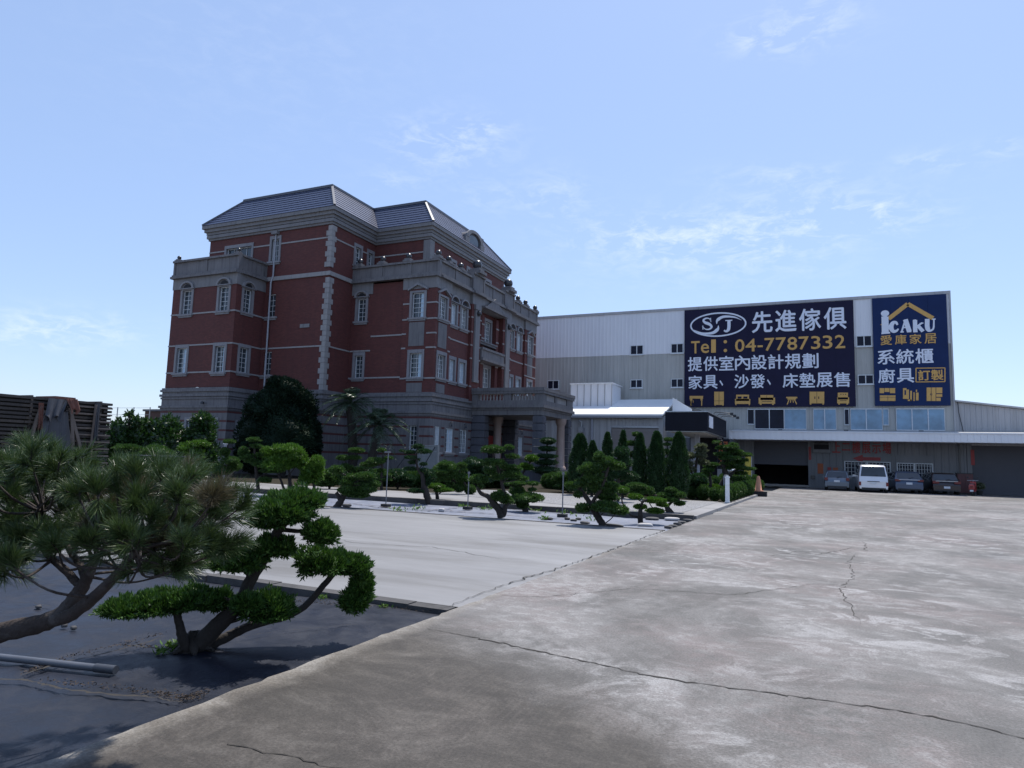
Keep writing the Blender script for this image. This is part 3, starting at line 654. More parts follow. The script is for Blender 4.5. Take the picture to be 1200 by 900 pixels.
for h in [(42.6, 43.5, 14.9, 16.2), (45.4, 46.6, 14.2, 16.3), (48.6, 49.5, 14.9, 16.2)]: window(H, fnX(XU), *h, nx=2, nz=4, surround='flat')
dr = MB(); fbox(dr, fnX(XW+.12), 45.0, 47.4, .22, .28, .92, 3.7); fbox(dr, fnX(XW+.12), 46.16, 46.24, .16, .22, .92, 3.7); hp(dr, 'entrance_door', 'dark')
M['lacquer'] = plain('red_lacquer', (.28, .03, .025), .5)
for y0, y1, z0, z1 in ((44.55, 44.85, 1.3, 3.3), (47.5, 47.8, 1.3, 3.3), (45.6, 46.8, 2.6, 3.3)):
    q = MB(); fbox(q, fnX(XW+.12), y0, y1, -.08 if y0 != 45.6 else .1, -.02 if y0 != 45.6 else .15, z0, z1); hp(q, 'door_banner', 'lacquer')
# cornice -------------------------------------------------------
c = MB()
for z0, z1, p in ((16.95, 17.10, .10), (17.10, 17.32, .20), (17.32, 17.36, .12), (17.36, 17.55, .22), (17.55, 17.78, .34), (17.78, 18.02, .46)):
    c.box(XL-p, YM-p, z0, XM+p, YBACK+p, z1); c.box(XM+p, YU-p, z0, XU+p, 52.2+p, z1)
hp(c, 'cornice', 'stone_pale')
# mansard roof: overlapping tile courses -------------------------------------------------------
r = MB(); NC = 9; ins = 2.0; zb, zt = 18.02, 20.40
def slope(p0, p1, q0, q1):
    """eave edge p0-p1, top edge q0-q1"""
    p0, p1, q0, q1 = map(lambda v: np.array(v, float), (p0, p1, q0, q1))
    nrm = np.cross(p1-p0, q0-p0); nrm /= np.linalg.norm(nrm)
    for k in range(NC):
        t0, t1 = k/NC, (k+1)/NC
        a, b_ = p0+(q0-p0)*t0, p1+(q1-p1)*t0; c_, d_ = p1+(q1-p1)*t1, p0+(q0-p0)*t1
        r.quad(a+nrm*.05, b_+nrm*.05, c_+nrm*.02, d_+nrm*.02); r.quad(a-nrm*.02, b_-nrm*.02, b_+nrm*.05, a+nrm*.05)
E0 = (XL-.46, YM-.46, XM+.46, YBACK+.46); T0 = (E0[0]+ins, E0[1]+ins, E0[2]-ins, E0[3]-ins)
C0 = [(E0[0], E0[1]), (E0[2], E0[1]), (E0[2], E0[3]), (E0[0], E0[3])]; CT = [(T0[0], T0[1]), (T0[2], T0[1]), (T0[2], T0[3]), (T0[0], T0[3])]
for i in range(4):
    j = (i+1) % 4; slope((*C0[i], zb), (*C0[j], zb), (*CT[i], zt), (*CT[j], zt))
E1 = (XM-.3, YU-.46, XU+.46, 52.2+.46); T1 = (T0[2], E1[1]+ins, E1[2]-ins, E1[3]-ins)
slope((E1[0]-1.5, E1[1], zb), (E1[2], E1[1], zb), (T1[0], T1[1], zt), (T1[2], T1[1], zt))
slope((E1[2], E1[1], zb), (E1[2], E1[3], zb), (T1[2], T1[1], zt), (T1[2], T1[3], zt))
slope((E1[2], E1[3], zb), (E1[0]-1.5, E1[3], zb), (T1[2], T1[3], zt), (T1[0], T1[3], zt))
hp(r, 'roof', 'tile', fix=False)
cap = MB(); cap.box(T0[0]-.12, T0[1]-.12, zt-.05, T0[2]+.12, T0[3]+.12, zt+.13); cap.box(T0[2]+.12, T1[1]-.12, zt-.05, T1[2]+.12, T1[3]+.12, zt+.13)
M['ridge'] = plain('dark_ridge_metal', (.07, .075, .095), .4); hp(cap, 'roof_cap', 'ridge')
for a, b_ in (((E0[2], E0[1]), (T0[2], T0[1])), ((E0[0], E0[1]), (T0[0], T0[1])), ((E1[2], E1[1]), (T1[2], T1[1])), ((E1[2], E1[3]), (T1[2], T1[3]))):
    q = MB(); q.bar((*a, zb+.06), (*b_, zt+.04), .16, .12); hp(q, 'hip_ridge', 'ridge')
# dormer on the front slope
q = MB(); n = 10; cy = 46.1; rr_ = 1.25
arc = [(cy+rr_*math.cos(PI*k/n), 18.75+.56*rr_*math.sin(PI*k/n)) for k in range(n+1)]
q.prism([(cy-1.25, 18.05), (cy+1.25, 18.05)]+arc, fnX(XU+.1), 0, 2.6); o = hp(q, 'dormer', 'stone_dark')
fr = MB()
for k in range(n):
    i0 = [(cy+1.42*math.cos(PI*(k+e)/n), 18.75+.56*1.42*math.sin(PI*(k+e)/n)) for e in (0, 1)]; i1 = [(cy+1.0*math.cos(PI*(k+e)/n), 18.75+.56*1.0*math.sin(PI*(k+e)/n)) for e in (1, 0)]
    fr.prism(i0+i1, fnX(XU+.1), -.16, .0)
for sg in (-1, 1): fr.box(XU+.1, cy+sg*.95, 18.05, XU+.26, cy+sg*1.6, 18.72)
fr.build('dormer_frame', M['stone_pale'], o)
g = MB(); g.prism([(cy-.85, 18.2), (cy+.85, 18.2)]+[(cy+.85*math.cos(PI*k/n), 18.72+.42*math.sin(PI*k/n)) for k in range(n+1)], fnX(XU+.1), -.03, -.005); g.build('pane', M['glass'], o)
# downpipe and small fittings
q = MB(); q.tube([(-34.35, YM-.1, 17.0), (-34.35, YM-.1, 13.8), (-34.45, YM-.16, 13.3), (-34.45, YM-.1, 5.7)], .06, 8); hp(q, 'downpipe', 'pipe_white')
q = MB(); q.box(-34.6, YM-.3, 16.72, -34.1, YM-.02, 16.94); hp(q, 'rain_head', 'stone_pale')
for x, y in ((-37.05, YB-.3),):
    q = MB(); q.lathe((x, y, 4.6), [(.12, 0), (.13, .12), (.05, .16)], 10); hp(q, 'camera_dome', 'black_metal')
for fy in (39.7, 41.7, 51.6):
    q = MB(); q.tube([(XW+.14, fy, 3.85), (XW+.3, fy, 3.95), (XW+.3, fy, 3.8)], .02, 6); q.lathe((XW+.3, fy, 3.62), [(.1, 0), (.04, .18)], 8); hp(q, 'wall_lamp', 'iron')
q = MB(); q.box(-31.7, YM-.06, 9.95, -30.9, YM-.005, 10.2); hp(q, 'vent_grille', 'stone_pale')
# porch -------------------------------------------------------
PX0, PX1, PY0, PY1 = XW+.14, -17.04, 42.67, 48.9
p = MB()
p.box(PX0, PY0+.12, 4.64, PX1-.12, PY1-.12, 5.0); p.box(PX0, PY0+.04, 5.0, PX1-.04, PY1-.04, 5.14); p.box(PX0, PY0-.1, 5.14, PX1+.1, PY1+.1, 5.34); p.box(PX0, PY0+.02, 4.86, PX0+.02, PY1, 5.0)
p.box(PX0, PY0, 5.34, PX1, PY0+.42, 5.66); p.box(PX1-.42, PY0+.42, 5.34, PX1, PY1, 5.66); p.box(PX0, PY1-.42, 5.34, PX1-.42, PY1, 5.66)
p.box(PX0, PY0+.42, 5.34, PX1-.42, PY1-.42, 5.40)
hp(p, 'entablature', 'stone')
p = MB()
p.box(PX0, PY0-.08, 6.12, PX1+.08, PY0+.46, 6.30); p.box(PX0, PY0-.12, 6.30, PX1+.12, PY0+.5, 6.54)
p.box(PX1-.46, PY0+.46, 6.12, PX1+.08, PY1+.08, 6.30); p.box(PX1-.5, PY0+.5, 6.30, PX1+.12, PY1+.12, 6.54); p.box(PX0, PY1-.46, 6.12, PX1-.46, PY1+.08, 6.54)
for x0, x1 in ((PX0, -22.05), (-20.0, -19.47), (-17.62, PX1)): p.box(x0, PY0+.02, 5.66, x1, PY0+.4, 6.12)
for y0, y1 in ((PY0+.4, PY0+.7), (45.1, 45.5), (47.6, PY1-.02)): p.box(PX1-.4, y0, 5.66, PX1-.02, y1, 6.12)
o = hp(p, 'balustrade', 'stone')
def baluster(x, y): q = MB(); q.lathe((x, y, 5.66), [(.075, 0), (.075, .05), (.045, .09), (.085, .2), (.045, .36), (.07, .41), (.07, .46)], 8); q.build('baluster', M['trim'], o)
for x0, x1 in ((-22.05, -20.0), (-19.47, -17.62)):
    for k in range(8): baluster(x0+(x1-x0)*(k+.5)/8, PY0+.21)
for y0, y1 in ((PY0+.7, 45.1), (45.5, 47.6)):
    q = MB(); q.box(PX1-.3, y0, 5.68, PX1-.12, y1, 6.1); q.build('baluster_panel', M['trim'], o)
def pillar(x0, x1, y0, y1):
    q = MB(); z = .9
    while z < 4.6:
        h = min(.5, 4.64-z); q.box(x0, y0, z+.03, x1, y1, z+h-.03); q.box(x0+.05, y0+.05, z+h-.03, x1-.05, y1-.05, z+h+.03) ; z += .53
    q.box(x0-.08, y0-.08, .0, x1+.08, y1+.08, .93); hp(q, 'pillar', 'stone_dark')
pillar(-17.82, -17.1, PY0+.1, PY0+.82); pillar(PX0, -21.5, PY0+.1, PY0+.82); pillar(-17.82, -17.1, PY1-.82, PY1-.1); pillar(PX0, -21.5, PY1-.82, PY1-.1)
M['rose'] = worn('rose_granite', (.26, .19, .17), (.36, .28, .25), 3, .45)
for x, y in ((-17.4, 47.25), (-21.6, 45.1), (-17.45, 45.0)):
    if (x, y) == (-17.45, 45.0): continue
    q = MB(); q.lathe((x, y, .9), [(.42, 0), (.42, .2), (.36, .24), (.32, .34), (.31, 1.5), (.28, 3.2), (.33, 3.3), (.4, 3.45), (.42, 3.75)], 20); hp(q, 'column', 'rose')
q = MB(); q.box(PX0, PY0-.2, 0, PX1+.2, PY1+.2, .82); q.box(PX0, PY0-.1, .82, PX1+.1, PY1+.1, .9); hp(q, 'porch_floor', 'stone_dark')
for k in range(5):
    q = MB(); q.box(PX1+.2+.32*k, 43.7, 0, PX1+.2+.32*(k+1), 47.9, .76-.152*k); hp(q, 'step', 'stone_pale')
q = MB()
for y0, y1 in ((43.2, 43.65), (47.95, 48.4)):
    q.prism([(PX1+.25, 0), (PX1+.25, 1.0), (PX1+.9, .85), (PX1+1.7, .45), (PX1+2.4, .3), (PX1+2.4, 0)], lambda u, d, z: (u, d, z), y0, y1)
hp(q, 'step_cheek', 'stone')
# ================================================================ steel warehouse behind
def ribbed(name, c0, c1, streak=.4):
    m, nt, b = mat(name); v = coords(nt)
    col = ramp(nt, noise(nt, coords(nt, (1, 1, .35)), .5, 6, .65), [(.3, c0), (.7, c1)])
    s = noise(nt, coords(nt, (3, 3, .1)), 1.5, 5, .7)
    col = mix(nt, ramp(nt, s, [(.5, (0, 0, 0)), (.75, (streak,)*3)]), col, tuple(x*.5 for x in c0))
    nt.links.new(col, b.inputs['Base Color']); b.inputs['Roughness'].default_value = .45; return m
M['siding_white'] = ribbed('white_ribbed_steel', (.70, .71, .75), (.78, .79, .82), .1)
M['siding_beige'] = ribbed('beige_ribbed_steel', (.37, .37, .35), (.46, .455, .43), .5)
M['siding_low'] = ribbed('grey_ribbed_steel', (.36, .36, .37), (.44, .44, .45), .4)
M['siding_shaded'] = ribbed('shaded_ribbed_steel', (.13, .135, .15), (.185, .19, .205), .4)  # darker copy of the grey siding, canopy shade put into its colour
M['roof_white'] = ribbed('white_roof_sheet', (.75, .76, .78), (.82, .83, .84), .1)
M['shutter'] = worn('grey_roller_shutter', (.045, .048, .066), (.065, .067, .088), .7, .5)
M['blue_glass'] = glassmat('blue_tinted_glass', (.20, .36, .52), .12)
M['win_dark'] = glassmat('smoky_window', (.016, .02, .04), .25, .15)
M['navy'] = plain('dark_navy_sign_panel', (.013, .012, .040), .6, var=.1, scale=1, spec=.2)
M['blue'] = plain('blue_sign_panel', (.010, .026, .095), .6, var=.1, scale=1, spec=.2)
M['sign_white'] = plain('white_sign_vinyl', (.72, .76, .86), .5, var=.03)
M['gold'] = plain('gold_sign_vinyl', (.62, .36, .10), .5, var=.06)
M['red'] = plain('red_sign_paint', (.30, .028, .03), .5)
M['orange'] = plain('orange_paper', (.36, .09, .03), .6)
YF, K = 61.5, 1.0441
def wx(X): return X*K
def wz(Z): return 1.6+(Z-1.6)*K
W = thing('steel_warehouse', 'long white and beige ribbed steel warehouse behind the yard with two huge blue billboards', 'building', (0, YF, 0))
def wp(mb, name, m, par=None, fix=True): return mb.build(name, M[m] if isinstance(m, str) else m, par or W, fix=fix)
def ribs(mb, x0, x1, z0, z1, y, pitch=.36, h=.014, ztop=None):
    n = int(round((x1-x0)/pitch)); p = (x1-x0)/n
    zt_ = ztop or (lambda x: z1)
    prof = []
    for k in range(n): prof += [(x0+k*p, 0), (x0+k*p+p*.55, 0), (x0+k*p+p*.65, -h), (x0+k*p+p*.9, -h)]
    prof.append((x1, 0)); V = []; 
    for x, d in prof: V += [(x, y+d, z0), (x, y+d, zt_(x))]
    mb.add(V, [(2*i, 2*i+2, 2*i+3, 2*i+1) for i in range(len(prof)-1)])
ZB, ZT, ZC = wz(11.19), wz(15.0), wz(4.25)
XR = wx(9.24); XLW = -40.
m = MB(); ribs(m, XLW, XR, ZB, ZT, YF); wp(m, 'upper_wall', 'siding_white', fix=False)
m = MB(); ribs(m, XLW, XR, ZC-.6, ZB, YF+.03); wp(m, 'lower_wall', 'siding_beige', fix=False)
m = MB(); m.box(XLW, YF-.09, ZT-.02, XR+.1, YF+.4, ZT+.22); m.box(XR-.02, YF-.08, ZC-.6, XR+.1, YF+.5, ZT-.02); wp(m, 'edge_flashing', 'siding_low')
m = MB(); m.quad((XR+.05, YF+.5, 0), (XR+.05, YF+40, 0), (XR+.05, YF+40, ZT), (XR+.05, YF+.5, ZT)); m.quad((XLW, YF+.1, ZT), (XR, YF+.1, ZT), (XR, YF+40, ZT+1.2), (XLW, YF+40, ZT+1.2)); m.quad((XLW, YF, 0), (XLW, YF+40, 0), (XLW, YF+40, ZT), (XLW, YF, ZT)); wp(m, 'side_wall', 'siding_low')
def slide_window(x0, x1, z0, z1, y=YF, par=None):
    fn = fnY(y); f = MB(); t = .06
    fbox(f, fn, x0, x1, -.09, .02, z0, z0+t); fbox(f, fn, x0, x1, -.09, .02, z1-t, z1); fbox(f, fn, x0, x0+t, -.09, .02, z0+t, z1-t); fbox(f, fn, x1-t, x1, -.09, .02, z0+t, z1-t)
    c = (x0+x1)/2; fbox(f, fn, c-.035, c+.035, -.08, .02, z0+t, z1-t); fbox(f, fn, x0-.06, x1+.06, -.12, .02, z0-.07, z0)
    w_ = wp(f, 'window', 'white_frame', par)
    p = MB(); p.quad(fn(x0+t, -.045, z0+t), fn(x1-t, -.045, z0+t), fn(x1-t, -.045, z1-t), fn(x0+t, -.045, z1-t)); p.build('pane', M['win_dark'], w_, fix=False)
    return w_
for a, b_, c, d in ((-15.19, -14.02, 11.19, 12.05), (-11.57, -10.5, 11.19, 12.05), (-15.15, -14.07, 8.2, 8.95), (-11.56, -10.49, 8.18, 8.95), (-23.1, -21.96, 8.21, 9.04), (2.92, 4.0, 11.19, 12.05), (2.95, 4.05, 8.2, 8.95)):
    slide_window(wx(a), wx(b_), wz(c), wz(d))
# band of windows over the canopy
zb0, zb1 = wz(4.62), wz(6.3)
def bigwin(px0, px1, n, kind='blue_glass', tall=True, z0=None, z1=None):
    x0, x1 = (wx(ony_x(p)) for p in (px0, px1)); z0 = z0 or zb0; z1 = z1 or zb1
    f = MB(); fn = fnY(YF); t = .07
    fbox(f, fn, x0, x1, -.1, .02, z0, z0+t); fbox(f, fn, x0, x1, -.1, .02, z1-t, z1); 
    for k in range(n+1):
        c = x0+(x1-x0)*k/n; fbox(f, fn, max(x0, c-t/2), min(x1, c+t/2), -.095, .02, z0+t, z1-t)
    w_ = wp(f, 'window', 'white_frame')
    p = MB(); p.quad(fn(x0, -.05, z0+.02), fn(x1, -.05, z0+.02), fn(x1, -.05, z1-.02), fn(x0, -.05, z1-.02)); p.build('pane', M[kind], w_, fix=False)
def ony_x(p, y=490):
    d = ray(p, y); return float((d*(58.9/d[1]))[0])
bigwin(876, 884, 1, 'win_dark', z0=wz(5.0)); bigwin(884.5, 919, 2, 'win_dark'); bigwin(919.2, 945, 1); bigwin(938.5, 945.5, 1, 'blue_glass', z0=wz(5.0)) if False else None
bigwin(953, 980, 2); bigwin(989.5, 995, 1, 'win_dark', z0=wz(5.0)); bigwin(996.5, 1034, 2); bigwin(1034.5, 1041.5, 1, z0=wz(5.0)); bigwin(1050, 1107, 3)
M['light_black'] = M['black_metal']
def floodlight(x, z):
    q = MB(); q.box(x-.16, YF-.75, z, x+.16, YF-.6, z+.2); q.box(x-.03, YF-.6, z+.08, x+.03, YF-.02, z+.13); wp(q, 'floodlight', 'black_metal')
for p in (915, 991, 1078): floodlight(wx(ony_x(p, 504)), wz(4.42))
# left and right billboards
def board(x0, x1, z0, z1, m, name):
    q = MB(); n = 10 if x1-x0 > 8 else 4
    for k in range(n):
        a, b_ = x0+(x1-x0)*k/n, x0+(x1-x0)*(k+1)/n; q.box(a+.006, YF-.2, z0, b_-.006, YF-.06, z1)
    q.box(x0+.02, YF-.17, z0+.03, x1-.02, YF-.08, z1-.03)
    return wp(q, name, m)
BX0, BX1, BZ0, BZ1 = wx(-10.39), wx(2.77), wz(6.46), wz(14.92)
CX0, CX1, CZ0, CZ1 = wx(4.08), wx(9.04), wz(6.5), wz(14.95)
B1 = board(BX0, BX1, BZ0, BZ1, 'navy', 'billboard'); B1['label'] = 'wide dark navy billboard with white and gold writing'
B2 = board(CX0, CX1, CZ0, CZ1, 'blue', 'billboard'); B2['label'] = 'narrow blue billboard with a gold gable over white letters'
SY = YF-.2
def txt(par, s, x0, x1, z0, z1, m, bold=.02, name='lettering', y=None, ext=.012, facing='Y'):
    """text fitted into the box x0..x1, z0..z1 on a face looking to -Y"""
    cu = bpy.data.curves.new('t', 'FONT'); cu.body = s; cu.size = 1; cu.extrude = ext; cu.resolution_u = 3
    ob = bpy.data.objects.new('t', cu); COL.objects.link(ob)
    dg = bpy.context.evaluated_depsgraph_get(); me = bpy.data.meshes.new_from_object(ob.evaluated_get(dg)); bpy.data.objects.remove(ob); bpy.data.curves.remove(cu)
    n = len(me.vertices); a = np.empty(n*3, np.float32); me.vertices.foreach_get('co', a); a = a.reshape(-1, 3)
    lo, hi = a.min(0), a.max(0); yy = SY if y is None else y
    u = x0+(a[:, 0]-lo[0])/(hi[0]-lo[0])*(x1-x0); z = z0+(a[:, 1]-lo[1])/(hi[1]-lo[1])*(z1-z0); d = (a[:, 2]-lo[2])/(hi[2]-lo[2]+1e-9)
    if facing == 'Y': v = np.stack([u, yy-.004-d*ext*2, z], 1)
    else: v = np.stack([yy+.004+d*ext*2, u, z], 1)
    v = v-ORG[par]
    if bold:
        # embolden: the glyph repeated a stroke-width apart, each layer a hair proud of the last
        bw = bold*(x1-x0)*.85; nf = len(me.polygons); bmx = bmesh.new(); bmx.from_mesh(me); geo = bmx.verts[:]+bmx.edges[:]+bmx.faces[:]
        for _ in range(5): bmesh.ops.duplicate(bmx, geom=geo)
        bmx.to_mesh(me); bmx.free(); vs = [v]
        for k_, (du, dz_) in enumerate(((bw, 0), (-bw, 0), (0, bw), (0, -bw), (bw*.6, -bw*.6))):
            q_ = v.copy(); q_[:, 0 if facing == 'Y' else 1] += du; q_[:, 2] += dz_; q_[:, 1 if facing == 'Y' else 0] += (-.0015 if facing == 'Y' else .0015)*(k_+1); vs.append(q_)
        v = np.vstack(vs)
    me.vertices.foreach_set('co', v.astype(np.float32).ravel()); me.update(); me.name = name
    return link(name, me, M[m], par)
def bpix(x, y):
    d = ray(x, y); t = (SY)/d[1]; p = EYE+d*t; return p[0], p[2]
def zs6(x, y): return 790+x/5.695, 340+y/5.695
def zs7(x, y): return 990+x/5.695, 340+y/5.695
def at6(x, y): return bpix(*zs6(x, y))
def at7(x, y): return bpix(*zs7(x, y))
def line6(par, s, xa, ya, xb, yb, h, m, **k):
    """row of glyphs: left-centre (xa,ya) to right-centre (xb,yb) in the sign, glyph height h metres"""
    pass
def row(par, s, u0, u1, zc, h, m, gap=.08, **k):
    n = len(s); L = (u1-u0)/n
    for i, ch in enumerate(s):
        if ch == ' ': continue
        w_ = L*(1-gap); a = u0+L*i+(L-w_)/2
        if ch == '、': txt(par, ch, a+.05, a+.35, zc-h*.3, zc+h*.12, m, **k)
        elif ch == '：':
            for dz in (-.28, .28):
                q = MB(); q.prism([(a+w_*.4+.13*math.cos(t), zc+dz*h+.13*math.sin(t)) for t in np.linspace(0, 2*PI, 13)[:-1]], fnY(SY), -.03, 0); q.build('lettering', M[m], par)
        elif ch == '-':
            q = MB(); q.prism([(a+w_*.05, zc-.09), (a+w_*.95, zc-.09), (a+w_*.95, zc+.09), (a+w_*.05, zc+.09)], fnY(SY), -.03, 0); q.build('lettering', M[m], par)
        else: txt(par, ch, a, a+w_, zc-h/2, zc+h/2, m, **k)
u = lambda x, y=400: at6(x, y)[0]
zc = lambda x, y: at6(x, y)[1]
# row heights read at mid-board
row(B1, '先進傢俱', u(510, 210), u(1158, 190), zc(830, 200), at6(830, 130)[1]-at6(830, 272)[1], 'sign_white', gap=.14, bold=.024)
tz = zc(640, 362); th = at6(640, 322)[1]-at6(640, 405)[1]
for ch, a, b_, dz, hh in (('T', 115, 170, 0, 1), ('e', 180, 232, -.12, .76), ('l', 248, 278, .02, 1.08)):
    txt(B1, ch, u(a, 370), u(b_, 370), tz-th/2, tz-th/2+th*hh, 'gold', bold=.03)
q = MB()
for dz in (-.36, .36): q.prism([(u(342)+.15*math.cos(t), tz+dz*th+.15*math.sin(t)) for t in np.linspace(0, 2*PI, 13)[:-1]], fnY(SY), -.03, 0)
q.build('lettering', M['gold'], B1)
for ch, a, b_ in (('0', 408, 468), ('4', 477, 545), ('7', 605, 668), ('7', 680, 745), ('8', 757, 820), ('7', 833, 897), ('3', 915, 975), ('3', 993, 1055), ('2', 1075, 1140)):
    txt(B1, ch, u(a, 360), u(b_, 360), tz-th/2, tz+th/2, 'gold', bold=.03)
q = MB(); q.prism([(u(557), tz-.22), (u(592), tz-.22), (u(592), tz-.05), (u(557), tz-.05)], fnY(SY), -.03, 0); q.build('lettering', M['gold'], B1)
row(B1, '提供室內設計規劃', u(88, 490), u(968, 475), zc(530, 482), at6(530, 434)[1]-at6(530, 530)[1], 'sign_white', gap=.1, bold=.02)
row(B1, '家具、沙發、床墊展售', u(92, 610), u(1180, 600), zc(635, 606), at6(635, 560)[1]-at6(635, 652)[1], 'sign_white', gap=.1, bold=.02)
# oval emblem with serif initials and a swoosh
def ribbon(mb, P, wd, fn, d0=-.03, d1=0.):
    P = [np.array(p, float) for p in P]; n = len(P)
    if not hasattr(wd, '__len__'): wd = [wd]*n
    Lp, Rp = [], []
    for i in range(n):
        t = P[min(i+1, n-1)]-P[max(i-1, 0)]; t = t/(np.linalg.norm(t)+1e-9); nn = np.array([-t[1], t[0]])
        Lp.append(P[i]+nn*wd[i]/2); Rp.append(P[i]-nn*wd[i]/2)
    for i in range(n-1): mb.prism([tuple(Lp[i]), tuple(Lp[i+1]), tuple(Rp[i+1]), tuple(Rp[i])], fn, d0, d1)
def smooth(P, k=6):
    P = np.array(P, float); out = []
    Q = np.vstack([2*P[0]-P[1], P, 2*P[-1]-P[-2]])
    for i in range(1, len(Q)-2):
        for t in np.linspace(0, 1, k, endpoint=False):
            a, b_, c, d = Q[i-1], Q[i], Q[i+1], Q[i+2]
            out.append(.5*((2*b_)+(-a+c)*t+(2*a-5*b_+4*c-d)*t*t+(-a+3*b_-3*c+d)*t**3))
    out.append(P[-1]); return np.array(out)
q = MB(); fs = fnY(SY); ecx, ecz = at6(292, 230); erx = (u(480, 222)-u(105, 235))/2-.06; erz = (at6(292, 150)[1]-at6(292, 312)[1])/2-.06
ribbon(q, [(ecx+erx*math.cos(t), ecz+erz*math.sin(t)) for t in np.linspace(0, 2*PI, 49)], .13, fs)
sw = smooth([at6(120, 262), at6(190, 288), at6(255, 286), at6(290, 262), at6(296, 236)]); ribbon(q, sw, np.interp(np.linspace(0, 1, len(sw)), [0, .3, .7, 1], [.02, .17, .3, .04]), fs)
sw = smooth([at6(284, 226), at6(290, 200), at6(330, 178), at6(400, 180), at6(450, 200)]); ribbon(q, sw, np.interp(np.linspace(0, 1, len(sw)), [0, .3, .7, 1], [.04, .28, .15, .02]), fs)
Ss = smooth([at6(244, 208), at6(236, 192), at6(215, 188), at6(196, 200), at6(206, 216), at6(236, 228), at6(250, 246), at6(234, 261), at6(208, 260), at6(192, 243)])
ribbon(q, Ss, np.interp(np.linspace(0, 1, len(Ss)), [0, .1, .3, .5, .7, .9, 1], [.05, .08, .15, .26, .17, .08, .05]), fs)
q.prism([at6(240, 186), at6(246, 186), at6(248, 214), at6(242, 212)], fs, -.03, 0); q.prism([at6(188, 238), at6(194, 236), at6(196, 262), at6(190, 264)], fs, -.03, 0)
Js = smooth([at6(366, 203), at6(366, 240), at6(362, 264), at6(346, 276), at6(334, 268)]); ribbon(q, Js, np.interp(np.linspace(0, 1, len(Js)), [0, .5, .8, 1], [.27, .27, .15, .16]), fs)
q.prism([at6(342, 200), at6(388, 198), at6(388, 205), at6(342, 207)], fs, -.032, 0)
e = q.build('emblem', M['sign_white'], B1)
# furniture pictograms: boxes given in sign-crop pixels
def icon(par, at, rects, holes=(), legs=(), m='gold'):
    q = MB(); ff = fnY(SY)
    for x0, y0, x1, y1 in rects: q.prism([at(x0, y1), at(x1, y1), at(x1, y0), at(x0, y0)], ff, -.03, 0)
    for P, wd in legs: ribbon(q, [at(*p) for p in P], wd, ff, -.028)
    o_ = q.build('pictogram', M[m], par)
    if holes:
        h = MB()
        for x0, y0, x1, y1 in holes: h.prism([at(x0, y1), at(x1, y1), at(x1, y0), at(x0, y0)], ff, -.034, -.01)
        h.build('pictogram_detail', M['navy'] if par is B1 else M['blue'], o_)
icon(B1, at6, [(104, 706, 194, 724), (110, 724, 122, 736), (176, 724, 190, 736)], legs=[([(113, 736), (113, 770)], .09), ([(184, 736), (184, 772)], .09), ([(106, 724), (116, 770)], .05), ([(127, 736), (127, 752)], .05)])
icon(B1, at6, [(268, 678, 332, 766), (270, 766, 278, 771), (322, 766, 330, 771)], [(298.5, 680, 301, 764), (269, 738, 331, 740)])
icon(B1, at6, [(414, 698, 500, 740), (406, 726, 508, 760), (408, 760, 416, 768), (498, 760, 506, 768)], [(424, 710, 450, 724), (462, 710, 490, 724), (408, 738, 506, 740)])
icon(B1, at6, [(576, 700, 662, 734), (564, 718, 674, 758), (572, 758, 584, 766), (654, 758, 666, 766)], [(616, 704, 618, 732), (586, 730, 652, 733), (586, 742, 652, 745)])
icon(B1, at6, [(748, 712, 822, 722), (756, 722, 814, 730)], legs=[([(768, 728), (754, 764)], .08), ([(802, 728), (818, 762)], .08), ([(780, 728), (776, 752)], .07), ([(792, 728), (796, 752)], .07)])
icon(B1, at6, [(904, 678, 1002, 756), (906, 756, 916, 764), (990, 756, 1000, 764)], [(951, 680, 953.5, 754), (936, 710, 942, 726), (962, 710, 968, 726)])
icon(B1, at6, [(1092, 684, 1160, 730), (1088, 716, 1168, 756), (1096, 756, 1106, 764), (1150, 756, 1160, 764)], [(1104, 722, 1152, 725), (1106, 736, 1150, 739), (1110, 692, 1116, 698), (1126, 692, 1132, 698), (1142, 692, 1148, 698)])
# second board: gable, letters
SYb = SY
q = MB(); fs = fnY(SY)
for a, b_ in (((292, 192), (420, 92)), ((420, 92), (588, 188))): ribbon(q, [at7(*a), at7(*b_)], .32, fs, -.026)
q.prism([at7(236, 232), at7(252, 218), at7(252, 236)], fs, -.026, 0); q.build('emblem', M['gold'], B2)
q = MB()
q.prism([(at7(268, 156)[0]+.30*math.cos(t), at7(268, 156)[1]+.26*math.sin(t)) for t in np.linspace(0, 2*PI, 15)[:-1]], fs, -.045, 0)
ribbon(q, [at7(268, 178), at7(270, 285)], .50, fs, -.045); ribbon(q, [at7(244, 182), at7(282, 180)], .12, fs, -.046); ribbon(q, [at7(244, 289), at7(302, 284)], .14, fs, -.046)
Cc = smooth([at7(352, 232), at7(340, 216), at7(320, 220), at7(308, 248), at7(322, 274), at7(344, 272), at7(358, 258)]); ribbon(q, Cc, np.interp(np.linspace(0, 1, len(Cc)), [0, .5, 1], [.14, .36, .1]), fs)
ribbon(q, [at7(380, 276), at7(404, 196)], .12, fs); ribbon(q, [at7(404, 196), at7(430, 276)], .34, fs, -.032); ribbon(q, [at7(390, 250), at7(420, 248)], .1, fs, -.034); ribbon(q, [at7(370, 280), at7(394, 279)], .09, fs, -.036); ribbon(q, [at7(414, 279), at7(444, 277)], .09, fs, -.036)
